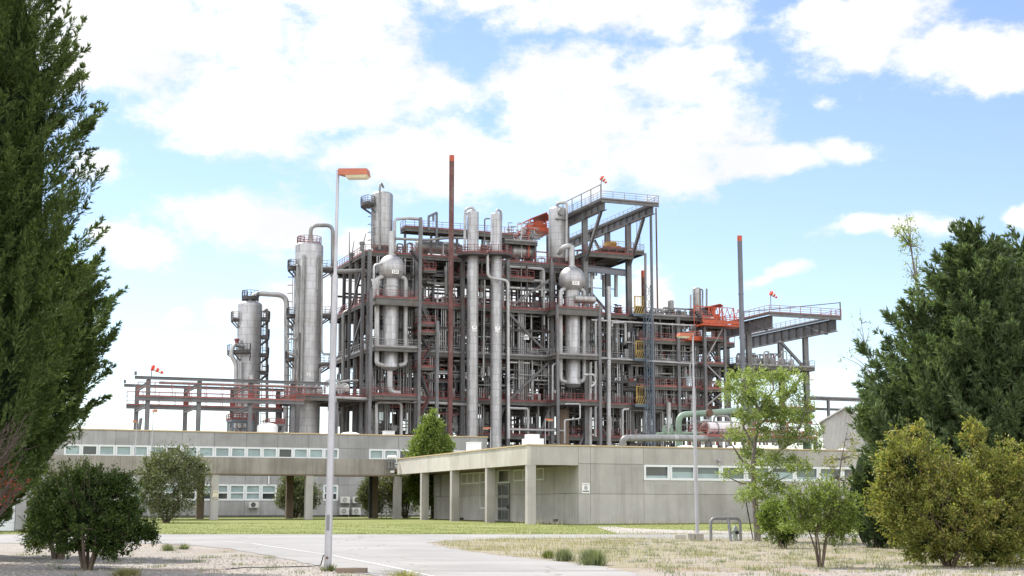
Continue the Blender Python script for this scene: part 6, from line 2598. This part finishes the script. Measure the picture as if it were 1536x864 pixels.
# ------------------------------------------------------------------ conifers
def conifer(name, label, D, cx, prof_px, n_pl, plen, out_w, up_w, mat, group=None, n_sprig=34, k_leaf=7, leaf=.12, wid=.3, front=.62, squash=.85, core=.7, n_big=0, big=1.7):
    """prof_px: (y, left px, right px) of the outline; plumes of sprays grow outward and up"""
    kk = D / F
    pr = []
    for y, xl, xr in prof_px:
        z = at(cx, y, D).z
        pr.append((z, (xl + xr) / 2, (xr - xl) / 2 * kk))
    pr.sort()
    z0, z1 = pr[0][0], pr[-1][0]
    rz = lambda z: lerp_knots([(a, c) for a, b, c in pr], z)
    xz = lambda z: (lerp_knots([(a, b) for a, b, c in pr], z) - 768) * kk
    b = V((xz(z0), D, hgt(D)))
    root = thing(name, b, label, 'tree', group)
    zs = np.linspace(z0, z1, 400)
    wts = np.array([rz(z) + .15 for z in zs]); wts /= wts.sum()
    Q = []
    lob = [NR.uniform(0, 6.28) for _ in range(4)]
    for i in range(n_pl + n_big):
        isbig = i >= n_pl
        z = float(NR.choice(zs, p=wts)) + NR.normal() * .1
        ph = NR.uniform(-math.pi, math.pi) if NR.random() > front else NR.uniform(-math.pi, 0)
        o = np.array([math.cos(ph), math.sin(ph) * squash, 0])
        lobe = 1 + .09 * math.sin(3 * ph + lob[0] + z * .8) + .11 * math.sin(6 * ph + lob[1] - z * 1.5) + .03
        r = rz(min(max(z, z0), z1)) * lobe * (NR.uniform(.93, 1.07) if isbig else NR.uniform(.6, 1.0))
        if isbig: ph = NR.uniform(-math.pi * .95, math.pi * .1); o = np.array([math.cos(ph), math.sin(ph) * squash, 0])
        tip = np.array([xz(z), D, z]) + o * r
        ln = plen * NR.uniform(.65, 1.3) * (big if isbig else 1)
        dr = o * out_w + np.array([0, 0, up_w]) + NR.normal(size=3) * .22
        dr /= np.linalg.norm(dr)
        st_ = tip - dr * ln * .85
        s = NR.uniform(.05, 1, n_sprig) ** .8
        lat = unit(NR.normal(size=(n_sprig, 3)))
        lat = unit(lat - (lat @ dr)[:, None] * dr)
        sd = unit(dr * .95 + lat * .55 + NR.normal(size=(n_sprig, 3)) * .15)
        sl_ = ln * (wid * .75 if isbig else wid) * (1.1 - s)[:, None] * NR.uniform(.7, 1.2, (n_sprig, 1))
        sp_ = st_ + dr * (s * ln)[:, None]
        f = np.linspace(.15, 1, k_leaf)
        pos = (sp_[:, None, :] + sd[:, None, :] * sl_[:, None, :] * f[None, :, None]).reshape(-1, 3)
        dd = unit(np.repeat(sd, k_leaf, 0) + NR.normal(size=(n_sprig * k_leaf, 3)) * .26)
        Q.append(leaf_quads(pos, dd, leaf * 1.25, .2, .05))
    np_mesh('crown', np.concatenate(Q), 4, mat, root)
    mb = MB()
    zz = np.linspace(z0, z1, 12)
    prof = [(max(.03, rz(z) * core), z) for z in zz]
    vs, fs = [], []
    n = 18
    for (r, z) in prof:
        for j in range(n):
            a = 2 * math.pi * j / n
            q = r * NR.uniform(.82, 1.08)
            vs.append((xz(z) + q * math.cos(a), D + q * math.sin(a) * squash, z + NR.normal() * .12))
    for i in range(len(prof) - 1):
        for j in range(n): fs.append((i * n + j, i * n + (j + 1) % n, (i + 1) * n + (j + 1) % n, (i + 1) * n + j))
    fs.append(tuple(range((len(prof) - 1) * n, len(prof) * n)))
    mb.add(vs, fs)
    part(mb, 'inner_shade_mass', M['shade_core'], root, smooth=False)  # added dark solid that stands for shade deep in the tree
    mb = MB()
    zt = z0 + (z1 - z0) * .6
    mb.taper([b - UP * .1, V((xz(z0 + .6), D, z0 + .6)), V((xz(zt), D, zt))], [.22, .18, .06], 10)
    part(mb, 'trunk', M['bark'], root)
    return root


conifer('cypress_tree', 'huge dark cypress cut by the left edge of the photo, nearest and tallest tree', 37, -30,
        [(-330, -60, 0), (-150, -150, 40), (0, -200, 62), (60, -210, 78), (120, -215, 122), (190, -220, 108), (260, -220, 118), (330, -220, 118), (420, -215, 118), (520, -210, 106), (600, -200, 88), (680, -190, 66), (730, -170, 26), (775, -110, -8)],
        800, 1.7, .6, .75, FO['cypress'], 'tall conifers', 44, 10, .1, .25, core=.55, n_big=240, big=1.35)
conifer('cypress_tree', 'dark cypress just behind the huge one, its crown bulging right over the round shrub', 43, 60,
        [(365, 45, 85), (400, 0, 122), (440, -40, 148), (500, -60, 150), (560, -70, 142), (620, -80, 124), (680, -80, 92), (720, -80, 60), (755, -70, 24), (795, -30, 10)],
        650, 1.4, .65, .7, FO['cypress'], 'tall conifers', 42, 9, .11, .25, core=.55, n_big=180, big=1.35)
conifer('juniper_tree', 'broad dark green juniper with feathery rising branches on the right', 46, 1470,
        [(335, 1460, 1475), (370, 1432, 1505), (420, 1392, 1550), (470, 1358, 1590), (530, 1318, 1620), (575, 1292, 1640), (620, 1288, 1650), (680, 1295, 1640), (740, 1310, 1620), (815, 1340, 1580)],
        850, 2.3, .72, .7, FO['juniper'], 'tall conifers', 46, 8, .15, .27, core=.5)
conifer('juniper_tree', 'second dark juniper crown merging into the broad one at the right edge', 47.5, 1570,
        [(345, 1545, 1575), (380, 1515, 1610), (430, 1480, 1680), (520, 1460, 1720), (620, 1450, 1740), (720, 1460, 1720), (815, 1500, 1640)],
        420, 2.1, .65, .75, FO['juniper'], 'tall conifers', 46, 8, .15, .27, core=.5)
conifer('juniper_bush', 'low juniper bush filling the gap between the small shrub and the big yellowish bush', 50, 1290,
        [(668, 1300, 1325), (700, 1270, 1345), (735, 1256, 1360), (775, 1254, 1365), (812, 1272, 1350)], 110, .9, .6, .7, FO['juniper'], None, 30, 5, .11, .3)

# ------------------------------------------------------------------ leafy shrubs
shrub('leafy_bush', 'big round yellowish green bush at the right front', 'bush', 35, (1425, 862),
      [(1425, 775, 92, 66), (1366, 700, 46, 50), (1350, 765, 42, 48), (1500, 712, 40, 40), (1508, 785, 56, 68), (1434, 732, 48, 42), (1461, 660, 15, 30), (1340, 690, 26, 30), (1328, 740, 24, 36), (1542, 735, 38, 46), (1390, 818, 40, 24), (1488, 832, 46, 24), (1378, 652, 14, 14), (1520, 672, 14, 12)],
      1250, 54000, .082, FO['yellow'], 7, .045, .125, .38, .5, jag=.17, core=.42, shoots=380)
shrub('leafy_bush', 'dense dark green rounded bush at the left front on several thick stems', 'bush', 33, (130, 855),
      [(130, 765, 62, 48), (92, 768, 42, 40), (182, 792, 40, 26), (108, 732, 38, 24), (172, 735, 32, 26), (212, 797, 24, 15), (66, 775, 22, 24), (145, 805, 34, 20), (195, 760, 18, 18), (62, 800, 16, 12), (140, 716, 20, 12), (182, 716, 14, 10), (228, 806, 10, 8), (165, 822, 30, 14), (105, 820, 22, 12)],
      900, 50000, .058, FO['dark'], 6, .045, .085, .55, .55, jag=.17, core=.52, shoots=190)
shrub('leafy_bush', 'lighter green bush showing behind the dense dark rounded bush', 'bush', 40, (88, 838),
      [(88, 745, 42, 34), (62, 790, 26, 36), (118, 714, 30, 16), (52, 815, 16, 12), (85, 790, 40, 30), (75, 725, 20, 16)], 420, 16000, .06, FO['bright'], 4, .07, .11, .55, .55, core=.4, shoots=60)
shrub('small_shrub', 'small open shrub on three bare dark stems in the dry grass at right', 'bush', 34.5, (1231, 852),
      [(1228, 775, 48, 28), (1196, 778, 27, 26), (1262, 785, 26, 30), (1232, 748, 40, 22), (1190, 748, 18, 14), (1275, 760, 16, 16), (1250, 800, 22, 16)],
      420, 13500, .06, FO['bright'], 5, .028, .085, .42, .25, spread=.3, shoots=150, jag=.22)
shrub('small_shrub', 'low dark green shrub at the foot of the young tree', 'bush', 49, (1176, 823),
      [(1165, 785, 26, 26), (1150, 776, 16, 18), (1184, 800, 15, 16), (1166, 762, 20, 14), (1176, 812, 10, 8)], 360, 12000, .065, FO['bright'], 2, .06, .1, .5, .5, core=.6)
shrub('round_tree', 'round olive green tree in front of the office, left of the walkway columns', 'tree', 90, (249, 785),
      [(256, 730, 48, 44), (236, 708, 28, 26), (283, 715, 28, 30), (258, 692, 34, 19), (224, 740, 18, 24), (298, 703, 14, 14), (250, 762, 24, 16)], 760, 15000, .16, FO['olive'], 5, .07, .22, .36, .5, spread=.5, shoots=120)
shrub('round_tree', 'oval olive tree standing behind the middle pair of walkway columns', 'tree', 116.5, (442, 776),
      [(447, 742, 31, 26), (444, 724, 24, 13), (464, 745, 16, 18), (428, 745, 15, 18), (447, 766, 14, 8)], 520, 11000, .17, FO['olive'], 4, .08, .25, .36, .5, core=.5)
shrub('round_tree', 'greyish green tree behind the rear walkway columns beside the four air conditioners', 'tree', 116.5, (562, 776),
      [(560, 745, 20, 28), (549, 742, 12, 18), (562, 718, 16, 10)], 360, 7000, .17, FO['olive'], 3, .08, .25, .36, .5, core=.5)
shrub('round_tree', 'reddish tinged green tree behind the walkway corner column', 'tree', 116, (608, 776),
      [(605, 745, 28, 26), (588, 735, 20, 22), (620, 730, 18, 18), (600, 718, 24, 10)], 460, 10000, .17, FO['mixed'], 4, .08, .25, .36, .5, core=.5)
shrub('conical_tree', 'dense bright green cone shaped tree rising behind the sunlit canopy', 'tree', 113, (648, 778),
      [(649, 624, 6, 8), (648, 640, 15, 14), (646, 658, 25, 16), (652, 672, 30, 18), (642, 684, 34, 18), (652, 700, 37, 22), (648, 722, 38, 22), (648, 745, 32, 20)], 1100, 24000, .2, FO['bright'], 1, .14, .26, .45, .66, up=.6, jag=.09, core=.72, shoots=140)
M['x'] = M['bark']
# young tree with an airy crown
D = 56.0
b = gp(1137, 813); b.y = D; b = V((at(1137, 813, D).x, D, hgt(D)))
yt = thing('young_tree', b, 'slim young tree with airy yellow green crown in front of the window strip', 'tree')
kn = [(1136, 812), (1134, 770), (1131, 730), (1129, 700), (1132, 670), (1136, 640), (1142, 610), (1150, 580)]
mb = MB()
mb.taper([b - UP * .1] + [at(x, y, D) for x, y in kn[1:]], [.15, .12, .105, .095, .075, .055, .04, .015], 10)
BR = [((1129, 700), (1150, 690), (1175, 672), (1205, 655), (1228, 640)), ((1129, 702), (1112, 690), (1100, 670), (1085, 655)), ((1131, 672), (1115, 640), (1105, 605), (1090, 585)), ((1136, 640), (1165, 615), (1185, 590)),
      ((1130, 725), (1112, 725), (1090, 715)), ((1131, 735), (1160, 725), (1185, 712)), ((1140, 615), (1120, 590), (1115, 570)), ((1150, 690), (1170, 690), (1200, 690)), ((1142, 610), (1160, 585), (1160, 560)), ((1175, 672), (1200, 640), (1210, 610))]
tips = []
for br in BR:
    dy = R.uniform(-1.2, 1.2)
    pp_ = [at(x, y, D + dy * i / len(br)) for i, (x, y) in enumerate(br)]
    mb.taper(pp_, [.06 * (1 - .8 * i / (len(br) - 1)) for i in range(len(br))], 7)
part(mb, 'trunk', M['bark_grey'], yt)
lst = [(1108, 592, 22, 13), (1090, 580, 16, 8), (1125, 575, 20, 16), (1160, 568, 22, 14), (1185, 590, 26, 16), (1140, 600, 26, 18), (1120, 625, 22, 14), (1165, 620, 30, 16), (1200, 625, 24, 16), (1105, 650, 20, 12), (1145, 650, 24, 14),
       (1185, 655, 26, 14), (1220, 645, 18, 12), (1228, 665, 10, 8), (1125, 680, 24, 12), (1165, 690, 30, 12), (1200, 700, 26, 10), (1115, 705, 14, 10), (1150, 715, 24, 10), (1140, 740, 26, 12), (1120, 745, 18, 10), (1175, 730, 18, 10), (1090, 712, 10, 6), (1215, 610, 10, 8), (1155, 755, 14, 6), (1110, 570, 12, 8), (1135, 560, 20, 8), (1172, 560, 20, 8), (1100, 563, 14, 7), (1195, 568, 16, 10)]
bl = px_blobs(D, [(x, y, a, c, R.uniform(-1.3, 1.3)) for x, y, a, c in lst], 1.2)
q, cc = crown(bl, 900, 19000, .12, .155, .34, .1, .1, droop=.3)
np_mesh('crown', q, 4, FO['ash'], yt)
tw = MB()
for i in NR.choice(len(cc), 90, replace=False):
    e = V(cc[i])
    br = BR[R.randrange(len(BR))]
    cand = min(((at(x, y, D) - e).length, at(x, y, D)) for bb in BR for x, y in bb)[1]
    tw.taper([cand, cand.lerp(e, .5) + V((0, 0, .04)), e], [.02, .013, .005], 5)
part(tw, 'twigs', M['bark_grey'], yt, kind='stuff')

# thin poplar behind the juniper, yellow sapling, bare sapling
def sapling(label, D, base, line, lst, n, size, mat, r=.05, name='sapling', twigs=30, tr=.012):
    b = V((at(base[0], base[1], D).x, D, hgt(D)))
    root = thing(name, b, label, 'tree')
    mb = MB()
    mb.taper([b] + [at(x, y, D) for x, y in line], [r * (1 - .85 * i / len(line)) for i in range(len(line) + 1)], 7)
    bl = px_blobs(D, [(x, y, a, c, R.uniform(-.6, .6)) for x, y, a, c in lst], 1)
    q, cc = crown(bl, max(20, n // 12), n, size, .12, .4, .05, .2)
    pts = [at(x, y, D) for x, y in line]
    for i in NR.choice(len(cc), min(len(cc), twigs), replace=False):
        e = V(cc[i])
        c_ = min(pts, key=lambda w_: (w_ - e).length + max(0, w_.z - e.z) * 2)
        mb.taper([c_, c_.lerp(e, .5) + UP * .06, e], [tr * 1.6, tr, tr * .4], 5)
    part(mb, 'trunk', M['bark_grey'], root)
    np_mesh('crown', q, 4, mat, root)
    return root


sapling('thin pale topped poplar rising above the left slope of the juniper', 52, (1390, 815), [(1388, 600), (1382, 480), (1374, 420), (1366, 370), (1360, 322)], [(1358, 345, 20, 18), (1368, 370, 20, 20), (1372, 400, 18, 22), (1376, 430, 16, 16), (1344, 345, 10, 6), (1362, 326, 10, 8)], 1100, .1, FO['ash'], .08, 'poplar_tree', 44)
sapling('sparse yellow leaved sapling before the last windows of the low building', 57, (1262, 812), [(1260, 760), (1258, 720), (1262, 690), (1268, 660), (1272, 640)], [(1242, 695, 14, 12), (1250, 720, 18, 16), (1268, 690, 18, 18), (1282, 670, 12, 20), (1238, 676, 8, 6), (1290, 700, 14, 16), (1275, 720, 16, 12)], 900, .1, FO['yellow'], .05, 'sapling', 40)
sapling('nearly leafless sapling whose bare twigs reach past the left side of the juniper', 54, (1325, 815), [(1318, 650), (1308, 560), (1298, 520), (1292, 485), (1290, 460)], [(1285, 490, 14, 22), (1275, 530, 18, 14), (1300, 500, 16, 20), (1262, 540, 10, 10), (1290, 560, 18, 14)], 150, .09, FO['ash'], .028, 'sapling', 14)
# twiggy shrub with red leaves at the left edge
D = 30.5
b = V((at(-20, 800, D).x, D, 0))
rs = thing('red_leaved_shrub', b, 'bare reddish twiggy shrub with a few red leaves at the left edge', 'bush')
mb = MB()
M['twig'] = paint('twig_red_grey', (.085, .06, .052), .8, .3, 4)
ends = []
for i in range(46):
    x0, y0 = R.uniform(-40, 0), R.uniform(690, 800)
    p0 = at(x0, y0, D + R.uniform(-.4, .4))
    p1 = p0 + V((R.uniform(.1, .75), R.uniform(-.3, .3), R.uniform(.25, 1.3)))
    mb.taper([p0, p0.lerp(p1, .5) + V((.04, 0, -.03)), p1], [.012, .008, .003], 5)
    for j in range(7):
        a = p0.lerp(p1, R.uniform(.25, .95))
        c_ = a + V((R.uniform(-.05, .3), R.uniform(-.1, .1), R.uniform(.02, .25)))
        mb.taper([a, c_], [.006, .003], 4)
        ends.append(c_)
for i in range(4): mb.taper([b + V((R.uniform(-.2, .2), 0, -.05)), at(R.uniform(-40, -5), R.uniform(700, 760), D)], [.03, .012], 7)
part(mb, 'twigs', M['twig'], rs, kind='stuff')
e = [q for q in ends if q.z < 2.4 and R.random() < .75][:110]
pos = np.repeat(np.array([tuple(q) for q in e]), 2, 0) + NR.normal(size=(len(e) * 2, 3)) * .03
np_mesh('leaves', leaf_quads(pos, unit(NR.normal(size=pos.shape) + np.array([0, 0, -.5])), .07, .5), 4, FO['red'], rs)


# ------------------------------------------------------------------ grass, weeds, stones
def blades(pos, h, w, lean=.35):
    n = len(pos)
    a = NR.uniform(0, 2 * math.pi, n)
    hh = h * NR.uniform(.5, 1.3, n)
    d = np.stack([np.cos(a), np.sin(a), np.zeros(n)], 1)
    side = np.stack([-np.sin(a), np.cos(a), np.zeros(n)], 1) * (w * NR.uniform(.6, 1.3, n))[:, None]
    top = pos + d * (hh * lean * NR.uniform(0, 1.2, n))[:, None] + np.array([0, 0, 1]) * hh[:, None]
    return np.stack([pos - side, pos + side, top], 1).reshape(-1, 3)


hz = np.vectorize(hgt)


def scatter(n, x0, x1, y0, y1, test=None, near=1.0):
    y = y0 + (y1 - y0) * NR.uniform(0, 1, n) ** near
    x = NR.uniform(x0, x1, n)
    if test is not None:
        k = np.array([test(a, c) for a, c in zip(x, y)])
        x, y = x[k], y[k]
    return np.stack([x, y, hz(y) + .01], 1)


def patchy(x, y, s=1.3, o=0.0):
    return .5 + .25 * math.sin(x * .9 * s + 1.7 + o) * math.cos(y * .7 * s + .3) + .25 * math.sin(x * 2.3 * s + y * 1.9 * s + o)


pos = scatter(60000, -42, 30, far_e, far_e + 24, lambda x, y: R.random() < patchy(x, y, .5) * patchy(x, y, 1.7, 1) * 2.2, 1.6)
tag(np_mesh('lawn_grass', blades(pos, .05, .016, .6), 3, FO['grass']), 'short sunlit green lawn grass before the buildings', 'grass', None, 'stuff')
Y0, Y1 = gp(900, 852).y, yend
pos = scatter(70000, -6, 15, Y0, Y1 + 1, lambda x, y: right_e(y) + .25 < x < 16 and R.random() < (1.1 if x < 2.2 + (y - 40) * .18 else .1) * max(0, patchy(x, y, 1.1) * 1.5 - .42) * min(1, .2 + (y - Y0) / 9))
tag(np_mesh('dry_grass', blades(pos, .11, .008, .8), 3, FO['drygrass']), 'dry yellow grass on the verge between the roads', 'grass', None, 'stuff')
pos = scatter(5000, -8, 10, Y0 + 4, Y1 + 5, lambda x, y: right_e(min(y, Y1)) + .1 < x and R.random() < patchy(x, y, 1.6, 2))
tag(np_mesh('grass_stalks', blades(pos, .34, .006, .4), 3, FO['stalk']), 'tall pale seed stalks over the dry grass', 'grass', None, 'stuff')
# stalks along the foot of the right building
ps = []
for i in range(900):
    s = R.uniform(-1, 30)
    w_ = B.W(s, R.uniform(-1.6, -.15), 0)
    ps.append((w_.x, w_.y, hgt(w_.y)))
tag(np_mesh('wall_weeds', blades(np.array(ps), .5, .008, .5), 3, FO['stalk']), 'pale dry weeds along the foot of the concrete wall', 'weeds', None, 'stuff')
# sparse grass on the gravel, both sides
def clumps(base, m, r):
    k = NR.integers(m // 3, m, len(base))
    p = np.repeat(base, k, 0)
    p[:, :2] += NR.normal(size=(len(p), 2)) * r
    return p


pos = scatter(260, -16, -3, 28.5, 50, lambda x, y: x < left_e(y) - .2 and R.random() < max(0, patchy(x, y, 1.5, 4) - .3) * 2)
pos2 = scatter(900, 3, 18, 29, 57, lambda x, y: x > right_e(y) + .5 and R.random() < max(0, patchy(x, y, 1.2, 1) - .25) * 2)
tag(np_mesh('gravel_grass', blades(clumps(np.concatenate([pos, pos2]), 46, .11), .09, .007, .8), 3, FO['weed']), 'sparse grey green tufts growing in the gravel', 'grass', None, 'stuff')
pos2 = scatter(420, 2, 18, 29, 57, lambda x, y: x > right_e(y) + .5 and R.random() < max(0, patchy(x, y, .8, 3) - .3) * 2)
tag(np_mesh('verge_grass', blades(clumps(pos2, 60, .2), .12, .007, .7), 3, FO['drygrass']), 'thin yellow grass patches in the pale soil', 'grass', None, 'stuff')
# stones
def stones(pos, s):
    n = len(pos)
    o = np.array([[1, 0, 0], [0, 1, 0], [-1, 0, 0], [0, -1, 0], [0, 0, .8]], float)
    o = o[None] * (s * NR.uniform(.5, 1.5, (n, 1, 1))) * NR.uniform(.6, 1.3, (n, 5, 1))
    p = pos[:, None, :] + o
    tri = [(0, 1, 4), (1, 2, 4), (2, 3, 4), (3, 0, 4)]
    return np.stack([p[:, t] for t in tri], 1).reshape(-1, 3)


mS, nt, out = newmat('loose_stone')
gN = N(nt, 'ShaderNodeNewGeometry')
principled(nt, out, ramp(nt, noise(nt, gN.outputs['Position'], 14, 3), [(.3, (.16, .14, .12)), (.5, (.28, .25, .225)), (.7, (.4, .375, .345))]), .9, 0, .1)
pos = scatter(9000, -15, 1, 28.5, 50, lambda x, y: x < left_e(y) - .1)
pos2 = scatter(8000, 3, 18, 28.5, 60, lambda x, y: x > right_e(y) + .3 and R.random() < .75)
tag(np_mesh('gravel', stones(np.concatenate([pos, pos2]), .022), 3, mS), 'loose pale gravel stones on both sides of the road', 'gravel', None, 'stuff')


def tuft(px, py, wpx, hpx, label, mat='weed', n=900, name='weed_clump', w=.011):
    c = gp(px, py)
    k = c.y / F
    a = NR.uniform(0, 2 * math.pi, n)
    r = np.abs(NR.normal(size=n)) * wpx * k * .22
    p = np.stack([c.x + np.cos(a) * r, c.y + np.sin(a) * r, np.full(n, c.z)], 1)
    hh = hpx * k * NR.uniform(.4, 1.05, n)
    out_ = np.stack([np.cos(a), np.sin(a), np.zeros(n)], 1) * (NR.uniform(.1, 1, n) * wpx * k * .38)[:, None]
    top = p + out_ + np.array([0, 0, 1]) * hh[:, None]
    sd = np.stack([-np.sin(a), np.cos(a), np.zeros(n)], 1) * w
    o = np_mesh(name, np.stack([p - sd, p + sd, top], 1).reshape(-1, 3), 3, FO[mat])
    o.data.transform(Matrix.Translation(-c))
    o.location = c
    return tag(o, label, 'weed', None)


tuft(890, 848, 44, 28, 'largest grey green weed clump at the edge of the dry verge')
tuft(846, 842, 28, 20, 'middle sized weed clump left of the largest one on the verge')
tuft(822, 838, 18, 14, 'smallest yellow green weed clump at the tip of the row on the verge', 'grass', 400)
tuft(606, 866, 70, 13, 'dry weed clump on the road edge right of the near lamp post', 'drygrass', 260)
tuft(494, 857, 26, 12, 'small weeds round the foot of the near lamp post', 'grass', 260)
tuft(252, 826, 22, 12, 'grey green weed at the gravel edge right of the dark rounded bush', 'weed', 260)
tuft(276, 824, 20, 10, 'second grey green weed at the gravel edge, nearer the lamp post', 'weed', 240)
tuft(190, 864, 44, 12, 'dry grass tuft in the shade under the dark rounded bush', 'drygrass', 900)
